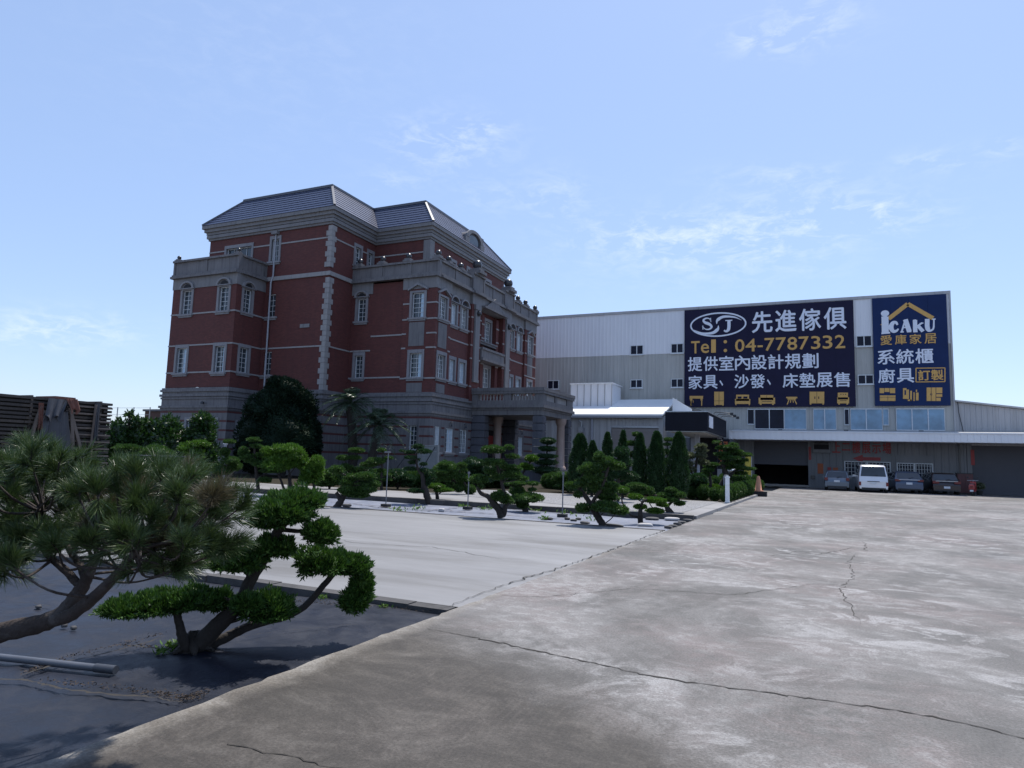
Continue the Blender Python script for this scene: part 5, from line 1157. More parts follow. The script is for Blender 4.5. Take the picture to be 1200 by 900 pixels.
# ---- foreground black pine ------------------------------------------------------------
def pine():
    r = np.random.default_rng(21); D = 3.85; sc = CF/D
    B = gnd(-190, 905, -.05); 
    t = thing('black_pine', 'long needled pine leaning in from the left edge on a curving thick trunk', 'tree', tuple(B))
    mb = MB()
    trunk = limb(mb, [(-150, 830), (-110, 790), (-60, 758), (0, 741), (43, 732), (71, 720), (91, 696), (101, 680), (112, 655)], [16, 14, 12.5, 11.5, 10.5, 9.5, 7.5, 6.5, 4], D, None, 12, .1)
    mb.tube([np.array(B), dep(-165, 860, D), dep(-150, 830, D)], [.14, .12, .1], 10, wob=.1)
    l2 = limb(mb, [(60, 727), (80, 722), (104, 705), (130, 681), (146, 662), (165, 640)], [8, 7.5, 7, 6, 4.8, 3.5], D, [0, -.1, -.15, -.2, -.2, -.2], 9, .1)
    l3 = limb(mb, [(95, 688), (78, 670), (52, 645), (36, 615)], [5, 4.5, 4, 3], D, [0, .05, .1, .15], 7, .1)
    l4 = limb(mb, [(101, 681), (94, 662), (80, 640), (72, 600)], [5, 4.2, 3.6, 2.5], D, [0, .15, .25, .35], 7, .1)
    l5 = limb(mb, [(-40, 690), (0, 654), (26, 638), (50, 600)], [8, 7, 6, 4], D, [.3, .25, .2, .15], 8, .1)
    mb.tube([dep(-60, 758, D), dep(-55, 720, D+.15), dep(-40, 690, D+.3)], [.07, .055, .04], 8)
    nodes = [p for q in (trunk[-14:], l2, l3, l4, l5) for p in q]
    # branch ends spread through the crown outline
    poly = [(-40, 540), (20, 522), (70, 528), (120, 545), (170, 552), (215, 545), (258, 560), (285, 590), (288, 622), (270, 642), (228, 662), (200, 676), (165, 664), (120, 652), (60, 640), (20, 662), (-40, 690)]
    def inside(x, y):
        c = False; j = len(poly)-1
        for i in range(len(poly)):
            (xi, yi), (xj, yj) = poly[i], poly[j]
            if (yi > y) != (yj > y) and x < (xj-xi)*(y-yi)/(yj-yi)+xi: c = not c
            j = i
        return c
    ends = []
    tries = 0
    while len(ends) < 128 and tries < 5000:
        tries += 1
        x, y = r.uniform(-40, 290), r.uniform(520, 690)
        if not inside(x, y) or any(math.hypot(x-a, y-b_) < 9.5 for a, b_, _ in ends): continue
        ends.append((x, y, r.uniform(-.45, .6)))
    ND = [[], []]; NL = [[], []]; NP = [[], []]
    nodes_a = np.array(nodes)
    for x, y, dz in ends:
        e = dep(x, y, D+dz); k = np.argmin(np.linalg.norm(nodes_a-e, axis=1)+r.uniform(0, .1, len(nodes_a))); a = nodes_a[k]
        mid = a*.45+e*.55+np.array([0, 0, -.05])+r.normal(0, .03, 3)
        Ps = smooth([a, mid, e], 5); mb.tube(list(Ps), list(np.linspace(.009, .004, len(Ps))), 5, wob=.15, seed=sd_())
        # shoots fan out of each branch end
        ax = e-mid; ax /= np.linalg.norm(ax)
        dry = 1 if r.random() < (.14 if y < 590 and 90 < x < 270 else .03) else 0
        for s_ in range(r.integers(4, 8)):
            sd = ax*.6+r.normal(0, .5, 3)+np.array([0, 0, .35]); sd /= np.linalg.norm(sd); Ls = r.uniform(.05, .12); st = Ps[-1-int(r.integers(0, 3))]
            mb.tube([st, st+sd*Ls], [.005, .0035], 4, caps=False)
            m = int(r.integers(90, 150)); tt = r.uniform(.1, 1, m); ph = r.uniform(0, 2*PI, m)
            s1 = np.cross(sd, (0.3, .2, 1)); s1 /= np.linalg.norm(s1); s2 = np.cross(sd, s1); spread = r.uniform(.55, 1.15, m)*(1.1-.5*tt)
            d = sd[None]+(s1[None]*np.cos(ph)[:, None]+s2[None]*np.sin(ph)[:, None])*spread[:, None]; d /= np.linalg.norm(d, axis=1, keepdims=True)
            NP[dry].append(st+sd*Ls*tt[:, None]); ND[dry].append(d); NL[dry].append(r.uniform(.08, .14, m)*(1-.25*tt))
    mb.build('trunk', M['pine_bark'], t)
    for i, mm in ((0, 'needle'), (1, 'needle_dry')):
        P, Dd, L = np.vstack(NP[i]), np.vstack(ND[i]), np.concatenate(NL[i]); n = len(P)
        tip = P+Dd*L[:, None]; tip[:, 2] -= .10*L**1.0*r.uniform(0, 1, n)
        s = np.cross(Dd, unit(r, n)); s /= np.linalg.norm(s, axis=1, keepdims=True); w_ = .0013
        midp = P+Dd*(L*.5)[:, None]
        V = np.stack([P-s*w_, P+s*w_, midp+s*w_*.9, midp-s*w_*.9, tip+s*w_*.25, tip-s*w_*.25], 1).reshape(-1, 3); b = np.arange(n)[:, None]*6
        Fq = np.vstack([b+[0, 1, 2, 3], b+[3, 2, 4, 5]])
        np_mesh('needle_foliage' if i == 0 else 'dry_needle_foliage', V, Fq, M[mm], t)
pine()

# ---- far bed: clipped trees -------------------------------------------------------------
G1 = 'cloud pruned trees in the far bed'
z = Zp(370, 500, 9)
cloud_tree('squat spreading juniper with one bright sunlit pad at the left end of the far bed', (396, 594), [([(394, 596), (399, 588), (404, 578), (408, 568), (404, 556)], [5, 4, 3, 2, 1.5]), ([(399, 588), (396, 580), (394, 577)], [2.5, 2, 2])],
  [z(*p) for p in ((220, 460, 70, 50), (360, 540, 60, 40), (520, 530, 110, 50), (340, 680, 90, 60), (330, 590, 70, 40), (520, 660, 120, 65), (620, 610, 50, 40), (440, 720, 100, 40))], leafm='juniper_far', group=G1)
z = Zp(460, 510, 10)
cloud_tree('slim dark tree with thin stacked pads on an S-bent trunk before the white panel', (503, 589), [([z(*p)[:2] for p in ((430, 800), (400, 700), (372, 600), (350, 470), (300, 400), (280, 300), (285, 200), (300, 135))], [4.5, 4, 3.5, 2.5, 1.6, 1.2, 1, .8])],
  [z(*p) for p in ((300, 135, 60, 30), (200, 200, 70, 20), (110, 185, 34, 14), (360, 190, 80, 28), (430, 195, 35, 16), (210, 262, 65, 20), (300, 288, 22, 14), (240, 320, 50, 24), (360, 340, 45, 18), (205, 395, 82, 22), (370, 410, 45, 22), (430, 490, 70, 70), (395, 570, 40, 40), (280, 655, 95, 26))], leafm='conifer', leaf=.055, wd=.026, group=G1)
cloud_tree('small low tree with one flat yellow green pad beside the slim dark tree', (514, 588), [([z(*p)[:2] for p in ((530, 785), (520, 700), (505, 640))], [2.4, 2, 1.5])], [z(*p) for p in ((510, 600, 95, 35), (440, 600, 45, 28), (610, 640, 85, 22), (545, 650, 60, 18))], leafm='bright', leaf=.05, wd=.028, group=G1)
cloud_tree('ball topiary tree with many clipped globes left of the leaning forked tree', (548, 582), [([(549, 583), (547, 575), (543, 563), (538, 553)], [2.5, 2, 1.6, 1]), ([(546, 572), (530, 562), (520, 556)], [1.6, 1.2, 1])],
  [z(*p) for p in ((545, 500, 55, 48), (645, 500, 55, 50), (600, 345, 60, 28), (690, 400, 58, 36), (590, 395, 50, 24), (740, 460, 48, 42), (815, 350, 52, 34), (560, 432, 90, 24), (810, 500, 80, 55), (780, 612, 66, 60), (910, 640, 62, 60), (670, 590, 50, 40), (840, 410, 40, 24))], leaf=.05, wd=.028, group=G1, amp=.06, flat=.85)
z = Zp(530, 510, 9)
cloud_tree('tall forked tree with a low left limb, its trunk base at the driveway edge', (591, 606), [([z(*p)[:2] for p in ((520, 870), (490, 790), (420, 700), (380, 650), (300, 610), (268, 545))], [5, 4.2, 3.6, 3, 2.4, 1.8]), ([z(*p)[:2] for p in ((540, 840), (560, 760), (600, 700))], [3.5, 3, 2]), ([z(*p)[:2] for p in ((560, 690), (545, 600), (520, 500), (490, 370), (450, 270), (435, 180))], [2.2, 2, 1.8, 1.4, 1.1, .8])],
  [z(*p) for p in ((430, 155, 115, 45), (605, 130, 45, 28), (430, 290, 110, 40), (630, 225, 70, 26), (570, 335, 60, 28), (640, 355, 80, 34), (740, 460, 60, 26), (620, 415, 90, 40), (400, 385, 60, 34), (470, 445, 60, 38), (500, 655, 85, 62), (570, 690, 65, 55), (280, 470, 95, 50), (300, 540, 30, 22))], group=G1)
cloud_tree('round shrub like tree with two flat pads on top, right of the forked tree', (618, 598), [([(616, 600), (614, 590), (612, 578)], [4, 3, 2]), ([(616, 595), (622, 580)], [2, 1.4])],
  [z(*p) for p in ((800, 665, 140, 62), (690, 600, 75, 56), (740, 740, 60, 40), (930, 670, 34, 36), (700, 510, 72, 22), (590, 512, 40, 20), (850, 512, 58, 22), (840, 575, 40, 18), (660, 690, 60, 50))], group=G1)
z = Zp(650, 500, 7.5)
cloud_tree('large open tree with dark leaning trunk and crossing limbs right of the lone garden post', (707, 615), [([z(*p)[:2] for p in ((425, 865), (385, 800), (340, 730), (290, 640), (230, 560), (185, 515))], [4.5, 4, 3.6, 3, 2.2, 1.6]), ([z(*p)[:2] for p in ((320, 700), (340, 650), (400, 560), (440, 460), (460, 400), (500, 290))], [2.5, 2.2, 2, 1.7, 1.4, 1])],
  [z(*p) for p in ((150, 520, 60, 36), (205, 600, 34, 34), (265, 385, 62, 40), (240, 500, 50, 42), (330, 370, 90, 46), (370, 530, 64, 54), (340, 460, 95, 56), (250, 720, 62, 46), (470, 620, 85, 42), (450, 710, 120, 55), (560, 740, 80, 46), (490, 520, 70, 30), (490, 560, 60, 26), (460, 310, 60, 46), (540, 350, 70, 46), (390, 270, 46, 50))], group=G1)
z = Zp(720, 550, 10.91)
cloud_tree('tiny bonsai like tree with bright cushion pads over a stubby upright trunk', (751, 612), [([z(*p)[:2] for p in ((335, 680), (330, 560), (335, 490))], [3.4, 2.8, 2]), ([z(*p)[:2] for p in ((335, 500), (360, 420), (420, 385))], [2, 1.6, 1.2]), ([z(*p)[:2] for p in ((320, 620), (220, 590), (160, 530), (100, 420), (95, 300))], [1.6, 1.3, 1.1, .9, .8])],
  [z(*p) for p in ((95, 268, 82, 46), (270, 355, 88, 40), (330, 482, 78, 36), (520, 400, 125, 44), (610, 455, 70, 34), (520, 535, 105, 40))], leafm='bright', leaf=.04, wd=.022, group=G1, amp=.08)
cloud_tree('low wide tree of overlapping sloping cushions at the right end of the far bed', (787, 604), [([z(*p)[:2] for p in ((740, 595), (690, 520), (668, 470), (600, 420), (520, 330))], [5, 3.6, 3, 2.4, 1.6]), ([z(*p)[:2] for p in ((668, 470), (760, 400))], [2, 1.4])],
  [z(*p) for p in ((280, 215, 112, 42), (400, 262, 90, 46), (330, 280, 130, 40), (465, 295, 46, 40), (640, 340, 90, 42), (720, 390, 85, 36), (830, 440, 66, 36), (725, 265, 66, 36), (815, 330, 88, 44))], leafm='juniper_far', leaf=.045, wd=.024, group=G1, amp=.07)

# ---- trees on the soil behind the walkway --------------------------------------------
G2 = 'clipped trees behind the walkway'
z = Zp(370, 500, 9)
cloud_tree('thin cloud tree with small flat tiers in front of the left palm', (412, 573), [([(412, 574), (413, 560), (410, 548), (417, 530)], [1.8, 1.5, 1.2, .8])], [z(*p) for p in ((430, 252, 80, 28), (290, 332, 60, 32), (410, 330, 60, 24), (320, 430, 70, 36), (440, 470, 60, 36))], group=G2, z0=.09)
cloud_tree('thin cloud tree with small flat tiers below the right palm', (447, 574), [([(447, 574), (447, 560), (448, 545), (449, 530)], [1.8, 1.5, 1.1, .8])], [z(*p) for p in ((640, 368, 90, 42), (560, 402, 80, 28), (700, 250, 45, 24), (770, 332, 45, 18), (690, 465, 36, 24), (740, 560, 55, 14), (760, 510, 40, 22))], leafm='juniper_far', group=G2, z0=.09)
z = Zp(270, 500, 9.23)
cloud_tree('full round headed bright green tree behind the nearest juniper', (341, 577), [([(341, 577), (340, 568), (339, 556)], [3, 2.4, 2]), ([(333, 575), (330, 565), (326, 556)], [1.6, 1.4, 1.1])],
  [z(*p) for p in ((640, 270, 180, 85), (440, 300, 115, 80), (730, 370, 95, 90), (510, 400, 140, 80), (620, 380, 150, 90))], leafm='bright', leaf=.085, wd=.04, cover=3, group=G2, z0=.09, amp=.2, flat=.8)
cloud_tree('dark rounded bush against the right side of the bright green tree', (368, 578), [([(368, 579), (368, 570), (367, 558)], [2.2, 1.8, 1.2])], [z(*p) for p in ((900, 500, 120, 110), (930, 400, 80, 80), (830, 560, 80, 70))], leafm='bright', leaf=.085, wd=.04, cover=3, group=G2, z0=.09, amp=.2, flat=.9)
cloud_tree('layered cloud tree left of the bright green tree', (302, 576), [([(303, 577), (301, 560), (299, 540), (298, 520)], [2.4, 2, 1.5, 1])], [z(*p) for p in ((250, 145, 65, 28), (275, 212, 60, 24), (140, 270, 50, 56), (290, 312, 60, 24), (310, 405, 85, 36), (235, 370, 70, 28), (440, 480, 100, 28), (370, 580, 66, 34), (180, 340, 70, 40))], group=G2, z0=.09)
z = Zp(120, 470, 6.667)
cloud_tree('broad dome shaped clipped tree by the small timber pile', (172, 562), [([(172, 563), (174, 552), (178, 540)], [2.4, 2, 1.6]), ([(172, 560), (160, 548), (154, 536)], [1.6, 1.4, 1])],
  [z(*p) for p in ((200, 370, 75, 32), (420, 405, 130, 56), (240, 432, 82, 38), (120, 460, 50, 28), (250, 482, 62, 30), (420, 450, 110, 40), (270, 560, 50, 26), (280, 625, 40, 22))], leafm='juniper_far', leaf=.08, wd=.04, group=G2, z0=.09)
cloud_tree('loose yellow green shrub in front of the dark leafy bushes', (226, 562), [([(226, 563), (225, 548), (222, 535)], [1.6, 1.3, 1]), ([(226, 556), (233, 540), (235, 525)], [1.2, 1, .8])],
  [z(*p) for p in ((650, 375, 56, 50), (760, 335, 66, 30), (700, 425, 76, 50), (600, 460, 46, 32), (650, 520, 60, 40))], leafm='bright', leaf=.11, wd=.05, cover=1.8, group=G2, z0=.09, amp=.25)
cloud_tree('small mop headed tree beside the thin white post', (268, 565), [([(268, 566), (267, 548), (267, 522)], [1.4, 1.1, .8])], [z(*p) for p in ((990, 318, 48, 18), (960, 400, 40, 40), (1000, 470, 60, 40), (930, 545, 66, 50), (1030, 520, 50, 36))], group=G2, z0=.09)
z = Zp(540, 480, 6)
cloud_tree('pagoda topiary of five flat dark discs beside the porch pillar', (641, 566), [([(641, 567), (641, 550), (641, 515)], [1.8, 1.3, .8])], [(*z(612, 222)[:2], 8.5, 4, 0), (*z(612, 276)[:2], 10, 3, 0), (*z(602, 328)[:2], 12, 2.8, 0), (*z(602, 372)[:2], 13, 3.6, 0), (*z(600, 428)[:2], 15, 5, 0)], leafm='conifer', leaf=.06, wd=.03, group=G2, z0=.09, amp=.05, flat=.9)
z = Zp(540, 480, 6)
cloud_tree('leaning yellow green shrub at the foot of the porch steps', (612, 566), [([(608, 567), (612, 556), (622, 540)], [1.4, 1.1, .8])], [z(*p) for p in ((495, 345, 42, 26), (470, 410, 40, 22), (445, 395, 30, 20))], leafm='bright', leaf=.09, wd=.045, group=G2, z0=.09)
cloud_tree('drooping green shrub in a black tub by the outer porch column', (660, 561), [([(660, 562), (660, 552), (660, 542)], [1.4, 1.1, .8])], [z(*p) for p in ((720, 362, 56, 24), (755, 380, 30, 22), (690, 370, 34, 20))], leafm='bright', leaf=.08, wd=.04, group=G2, z0=.09,
  extra=lambda t, D: MB().lathe(tuple(ORG[t]), [(.3, 0), (.42, .05), (.46, .5), (.5, .52), (.5, .6), (.42, .58)], 16).build('tub', M['black_metal'], t))
z = Zp(790, 510, 10)
cloud_tree('olive coloured rounded tree left of the vertical black sign', (815, 583), [([(815, 584), (814, 560), (818, 530)], [2.4, 2, 1.2])], [z(*p) for p in ((315, 132, 62, 32), (310, 178, 68, 28), (312, 240, 70, 40), (185, 245, 70, 46), (170, 335, 60, 30), (180, 400, 70, 36), (330, 320, 70, 34))], leafm='olive', leaf=.09, wd=.045, group=G2, z0=.09, amp=.2)
cloud_tree('dark domed bush under the olive coloured tree', (818, 585), [([(818, 586), (818, 575)], [2, 1.5])], [z(*p) for p in ((285, 530, 100, 85), (285, 590, 90, 50))], leafm='conifer', leaf=.07, wd=.035, group=G2, z0=.09)
cloud_tree('mid green cloud tree between the olive tree and the spreading pine', (834, 581), [([(834, 582), (832, 560), (830, 548)], [2, 1.6, 1])], [z(*p) for p in ((450, 345, 70, 24), (400, 410, 62, 28), (360, 462, 72, 28), (420, 370, 56, 24))], leafm='juniper_far', group=G2, z0=.09)
cloud_tree('wide spreading pine of long drooping horizontal tiers in front of the open garage', (851, 580), [([(848, 582), (852, 562), (848, 545), (850, 530), (846, 516)], [4, 3.4, 2.6, 2, 1]), ([(851, 560), (868, 548), (880, 549)], [2, 1.4, .8]), ([(840, 578), (846, 565), (851, 556)], [2.4, 1.8, 1.4])],
  [z(*p) for p in ((500, 85, 40, 16), (640, 138, 95, 18), (690, 108, 42, 18), (580, 225, 85, 26), (710, 188, 85, 20), (790, 228, 105, 20), (660, 270, 110, 20), (770, 292, 85, 18), (640, 330, 78, 22), (720, 372, 95, 18), (830, 392, 95, 11), (620, 385, 56, 22), (740, 512, 85, 20), (780, 445, 66, 18), (560, 150, 60, 24), (760, 330, 60, 14))], leafm='juniper_far', leaf=.1, wd=.03, cover=2.4, name='spreading_pine', group=G2, z0=.09, amp=.16)
z = Zp(700, 480, 6)
cloud_tree('pompon tree with one small ball above the conifers, left of centre', (745, 584), [([(745, 585), (744, 540), (746, 510)], [1.4, 1, .6])], [z(*p) for p in ((276, 176, 27, 18), (245, 240, 34, 20), (262, 320, 34, 30), (345, 290, 22, 12))], leafm='juniper_far', group=G2, z0=.09)
cloud_tree('tiered pompon tree between the two tallest conifers at the right', (783, 583), [([(783, 584), (782, 545), (782, 515)], [1.4, 1, .6])], [z(*p) for p in ((500, 212, 30, 15), (488, 245, 24, 12), (490, 300, 30, 24), (485, 370, 30, 30))], leafm='juniper_far', group=G2, z0=.09)
z = Zp(650, 500, 7.5)
cloud_tree('dark bushy cloud tree standing in front of the slimmest conifer', (724, 588), [([(724, 589), (725, 565), (727, 530)], [2, 1.5, 1])], [z(*p) for p in ((580, 235, 62, 60), (520, 330, 70, 46), (600, 330, 70, 56), (640, 440, 90, 50), (560, 430, 60, 44))], leafm='conifer', group=G2, z0=.09)

# ---- clipped shrubs filling the ground between walkway, porch and shed
G4 = 'low shrubs between the walkway and the hall'
def shrub(label, base, pads, m='juniper_far'):
    x, y = base
    cloud_tree(label, base, [([(x, y+1), (x, y-6), (x+1, y-12)], [1.4, 1.1, .8]), ([(x, y-1), (x-4, y-8)], [1, .7]), ([(x, y-1), (x+5, y-8)], [1, .7])], pads, leafm=m, leaf=.07, wd=.036, cover=2.4, name='garden_shrub', cat='shrub', group=G4, z0=.09, amp=.2, flat=.8, nmax=2200)
shrub('dark shrub in front of the palms, left of the tall garden post', (424, 573), [(424, 556, 13, 8), (412, 561, 10, 7), (434, 563, 9, 6), (420, 566, 12, 5)], 'conifer')
shrub('low dark shrub right of the bright green tree and its bush', (386, 573), [(383, 558, 9, 8), (392, 563, 9, 7), (380, 565, 10, 6)])
shrub('shrub under the left prop pole of the white panel', (466, 573), [(466, 558, 12, 7), (456, 562, 9, 6), (477, 563, 9, 6)], 'conifer')
shrub('bushy shrub directly right of the white panel', (524, 572), [(522, 549, 12, 8), (534, 552, 11, 8), (514, 556, 9, 7), (526, 560, 14, 7)])
shrub('dark shrub under the hall windows left of the porch', (558, 572), [(556, 545, 13, 8), (568, 551, 12, 8), (548, 553, 10, 8), (560, 560, 15, 7)], 'conifer')
shrub('dark shrub at the foot of the left porch pillar', (588, 572), [(584, 549, 12, 8), (597, 553, 10, 8), (590, 560, 14, 7)], 'conifer')
shrub('wide shrub between porch steps and the dome shaped conifer', (666, 577), [(660, 561, 11, 7), (674, 564, 12, 8), (666, 569, 14, 6)])
shrub('upright shrub between the short narrow and the narrow conifer', (702, 579), [(702, 549, 9, 9), (692, 557, 11, 9), (711, 558, 9, 9), (700, 567, 14, 8)], 'conifer')
shrub('shrub at the foot of the column conifer', (741, 582), [(738, 562, 11, 9), (750, 567, 10, 8), (742, 573, 13, 6)])
shrub('low shrub between the tall dense and the tallest conifer', (781, 584), [(781, 564, 9, 8), (774, 571, 9, 7), (787, 572, 9, 7)])
# ---- clipped conifers ------------------------------------------------------------------
def conifer(label, x, ytop, ybase, hw, shape, seed):
    B = gnd(x, ybase, .09); D = depth_of(B); sc = CF/D; h = (ybase-ytop)/sc; R0 = hw/sc
    t = thing('clipped_conifer', label, 'conifer', tuple(B), 'clipped conifers before the white shed'); r = np.random.default_rng(seed)
    n = int(min(9000, 2.6*2*PI*R0*.7*h/(.075*.03*.55))); u = r.uniform(0, 1, n)**.8; ph = r.uniform(0, 2*PI, n)
    lump = 1+.12*np.sin(3*ph+u*9+seed)+.12*np.sin(5*ph-u*17+seed*2)+.10*np.sin(23*u+2*ph+seed)+.07*np.sin(9*ph+31*u)
    prof = (lambda v: np.sqrt(np.maximum(0, 1-v**2.4))) if shape == 'dome' else (lambda v: np.minimum(1, .62+.6*v*2)*np.maximum(.0, 1-v**2.6)**.62)
    rad = R0*prof(u)*lump*r.uniform(.86, 1.03, n)
    P = np.stack([rad*np.cos(ph), rad*np.sin(ph), .1+u*(h-.1)], 1)+B
    Dd = np.stack([np.cos(ph), np.sin(ph), np.full(n, .9)], 1)+unit(r, n)*.5; Dd /= np.linalg.norm(Dd, axis=1, keepdims=True)
    g1 = blades(P, Dd, .085*r.uniform(.6, 1.3, n), .034, r)
    k = 14; zz = np.linspace(.03, .97, 12); a = np.linspace(0, 2*PI, k, endpoint=False)
    V = np.array([(R0*.70*float(prof(np.array(v)))*math.cos(q), R0*.70*float(prof(np.array(v)))*math.sin(q), .1+v*(h-.15)) for v in zz for q in a])+B
    Fq = np.array([(i*k+j, i*k+(j+1) % k, (i+1)*k+(j+1) % k, (i+1)*k+j) for i in range(11) for j in range(k)])
    np_mesh('crown', *join([g1, (V, Fq)]), M['conifer'], t)
    mb = MB(); mb.tube([B-np.array([0, 0, .05]), B+np.array([0, 0, .5])], [.07, .06], 7); mb.build('trunk', M['bark'], t)
for i, a in enumerate((('broad dome shaped conifer nearest the porch column', 678.5, 509, 580, 11.5, 'dome'), ('short narrow conifer leaning on the broad dome shaped one', 693.5, 517, 582, 7, 'cone'), ('narrow conifer in front of the shed downpipe', 711, 507, 583, 7, 'cone'), ('slimmest conifer at the left edge of the shed shutter', 729.5, 505, 584, 6, 'cone'), ('column conifer with a small ball tree beside its top', 749.5, 508, 585, 8, 'cone'), ('tall dense conifer at the right edge of the shed shutter', 769, 506, 586, 10.5, 'cone'), ('tallest conifer in front of the black entrance canopy', 795, 507, 587, 11.5, 'cone'))): conifer(*a, 31+i)

# ---- clipped ball bushes ------------------------------------------------------------------
def ball_proto():
    t = thing('ball_bush', '', 'bush', (0, 0, 0)); V, Fq = pad_geo((0, 0, .31), (.27, .27, .31), 501, .05, .024, 2.6, .3, .06, 3, flat=.95, nmax=3000)
    np_mesh('foliage', V, Fq, M['juniper_far'], t)
    mb = MB(); mb.tube([(0, 0, -.05), (0, 0, .2)], [.03, .025], 6); mb.build('stem', M['bark'], t); return t
PB = ball_proto(); PB_used = [False]
def ball(label, p, s, rz, group, sz=1.):
    o = PB
    if PB_used[0]: o = copy_tree(PB)
    PB_used[0] = True
    o.location = tuple(p); o.scale = (s, s, s*sz); o.rotation_euler = (0, 0, rz); o['label'] = label; o['group'] = group; return o
rb = random.Random(4)
def ballrow(label, a, b_, n, s0, s1, group, z0=.09, first=None, sz=1.):
    for k in range(n):
        f = k/max(1, n-1); x, y = a[0]+(b_[0]-a[0])*f, a[1]+(b_[1]-a[1])*f
        ball(label, gnd(x, y, z0), (s0+(s1-s0)*f)*rb.uniform(.94, 1.06), rb.uniform(0, 6), group, sz*rb.uniform(.95, 1.08))
ballrow('clipped ball bush in the row behind the gravel, right half', (797, 583.5), (851, 588.5), 5, .95, .95, 'ball bushes behind the gravel')
ballrow('clipped ball bush in the row behind the gravel, half hidden by the far bed trees', (704, 578), (786, 583), 7, .9, .95, 'ball bushes behind the gravel')
def roadrow():
    a, b_ = np.array(gnd(860, 587.5, .09)), np.array(gnd(889, 575.5, .09))
    for k in range(13):
        p = a+(b_-a)*k/12; p[0] = xe(p[1])-.42+rb.uniform(-.05, .05)
        ball('clipped bush in the hedge line along the yard edge right of the white bollard', p, rb.uniform(1.05, 1.2), rb.uniform(0, 6), 'bushes along the yard edge')
roadrow()
ballrow('clipped bush in the row under the white panel and wing wall', (392, 567.5), (506, 572), 15, 1.3, 1.3, 'clipped bushes before the hall')
ballrow('clipped bush in the row right of the porch steps', (641, 572), (668, 574.5), 5, 1.3, 1.3, 'clipped bushes before the hall')
ballrow('clipped bush in the line left of the porch, behind the forked tree', (510, 571), (606, 571.5), 13, 1.45, 1.35, 'clipped bushes before the hall')
ballrow('clipped bush deep behind the yard edge hedge, near the spreading pine', (826, 574), (884, 572), 6, 1.5, 1.4, 'clipped bushes by the spreading pine')
z = Zp(790, 510, 10)
cloud_tree('bright lime mound behind the ball bushes by the bollard', (838, 581), [([(838, 582), (838, 576)], [1.2, 1])], [z(*p) for p in ((465, 612, 74, 38), (420, 600, 50, 30))], leafm='bright', leaf=.06, wd=.03, name='mound_bush', cat='bush', z0=.09, amp=.08)
cloud_tree('dusky blue green mound behind the ball bushes', (826, 582), [([(826, 583), (826, 577)], [1.2, 1])], [z(*p) for p in ((350, 622, 62, 36),)], leafm='conifer', leaf=.06, wd=.03, name='mound_bush', cat='bush', z0=.09, amp=.1)

# ---- broadleaf bushes, the dark tree, palms at the hall --------------------------------------
G3 = 'leafy bushes before the hall bay'
def leafy(label, base, trunks, pads, m='broad', leaf=.2, wd=.1, cover=1.7, **k):
    cloud_tree(label, base, trunks, pads, leafm=m, leaf=leaf, wd=wd, cover=cover, name='leafy_bush', cat='bush', group=G3, z0=.09, amp=.2, flat=.95, up=.15, nmax=3500, **k)
leafy('leafy dark bush next to the tall timber stack with a thin leader on top', (142, 558), [([(142, 559), (144, 530), (151, 495), (152, 482)], [1.5, 1.2, .7, .4])], [(140, 510, 14, 18), (148, 530, 18, 22), (152, 486, 4, 6), (133, 528, 13, 24), (160, 494, 6, 8), (155, 512, 12, 16)])
leafy('leafy bush with ragged top below the brown outbuilding', (170, 558), [([(170, 559), (170, 530), (168, 505)], [1.5, 1.2, .8])], [(166, 505, 12, 14), (173, 525, 17, 20), (180, 500, 8, 10)])
leafy('rounded leafy bush with sunlit crown left of the hall window', (200, 559), [([(200, 560), (200, 530), (200, 505)], [1.6, 1.2, .8])], [(199, 502, 12, 14), (200, 525, 17, 26), (188, 515, 10, 14)])
leafy('tall narrow leafy bush with lime green crown against the hall bay', (236, 560), [([(236, 561), (236, 530), (237, 500)], [1.8, 1.4, .9])], [(237, 494, 12, 11), (237, 512, 14, 22), (238, 535, 18, 20)], m='broad')
leafy('low leafy bush filling the gap between the two rounded leafy bushes', (219, 559), [([(219, 560), (219, 535)], [1.4, .9])], [(218, 515, 9, 12), (219, 532, 14, 16)])
D_ = 41.
t = None
def dark_tree():
    B = dep(331, 556.5, 41.3); B[2] = .08; D = depth_of(B); sc = CF/D
    t = thing('camphor_tree', 'big dark dense tree shading the hall corner behind the bright tree', 'tree', tuple(B))
    mb = MB(); mb.tube([B-np.array([0, 0, .1]), B+np.array([.1, 0, 1.5]), B+np.array([0, .1, 3.5]), B+np.array([.1, 0, 5.5])], [.2, .17, .11, .04], 9, wob=.1)
    for k in range(9):
        a = k*2.4; zb_ = 1.2+k*.42; mb.tube([B+np.array([0, 0, zb_]), B+np.array([math.cos(a)*.7, math.sin(a)*.7, zb_+.5]), B+np.array([math.cos(a)*1.5, math.sin(a)*1.4, zb_+.8])], [.07, .05, .02], 6)
    mb.build('trunk', M['bark'], t)
    gs = [pad_geo(dep(x, y, D+dz), (rx/sc, rx/sc*.9, ry/sc), sd_(), .16, .08, 2.2, .25, .16, flat=.95, nmax=3200) for x, y, rx, ry, dz in ((334, 460, 22, 18, 0), (318, 478, 26, 22, -.4), (296, 500, 12, 14, .2), (366, 505, 10, 14, 0), (300, 540, 20, 14, 0), (356, 470, 12, 12, 0), (345, 486, 26, 26, .3), (310, 512, 30, 28, .2), (345, 518, 30, 24, -.3), (328, 505, 34, 30, -.6), (300, 528, 22, 20, 0), (362, 520, 14, 22, .1), (326, 452, 14, 9, .1))]
    np_mesh('crown', *join(gs), M['darktree'], t)
dark_tree()
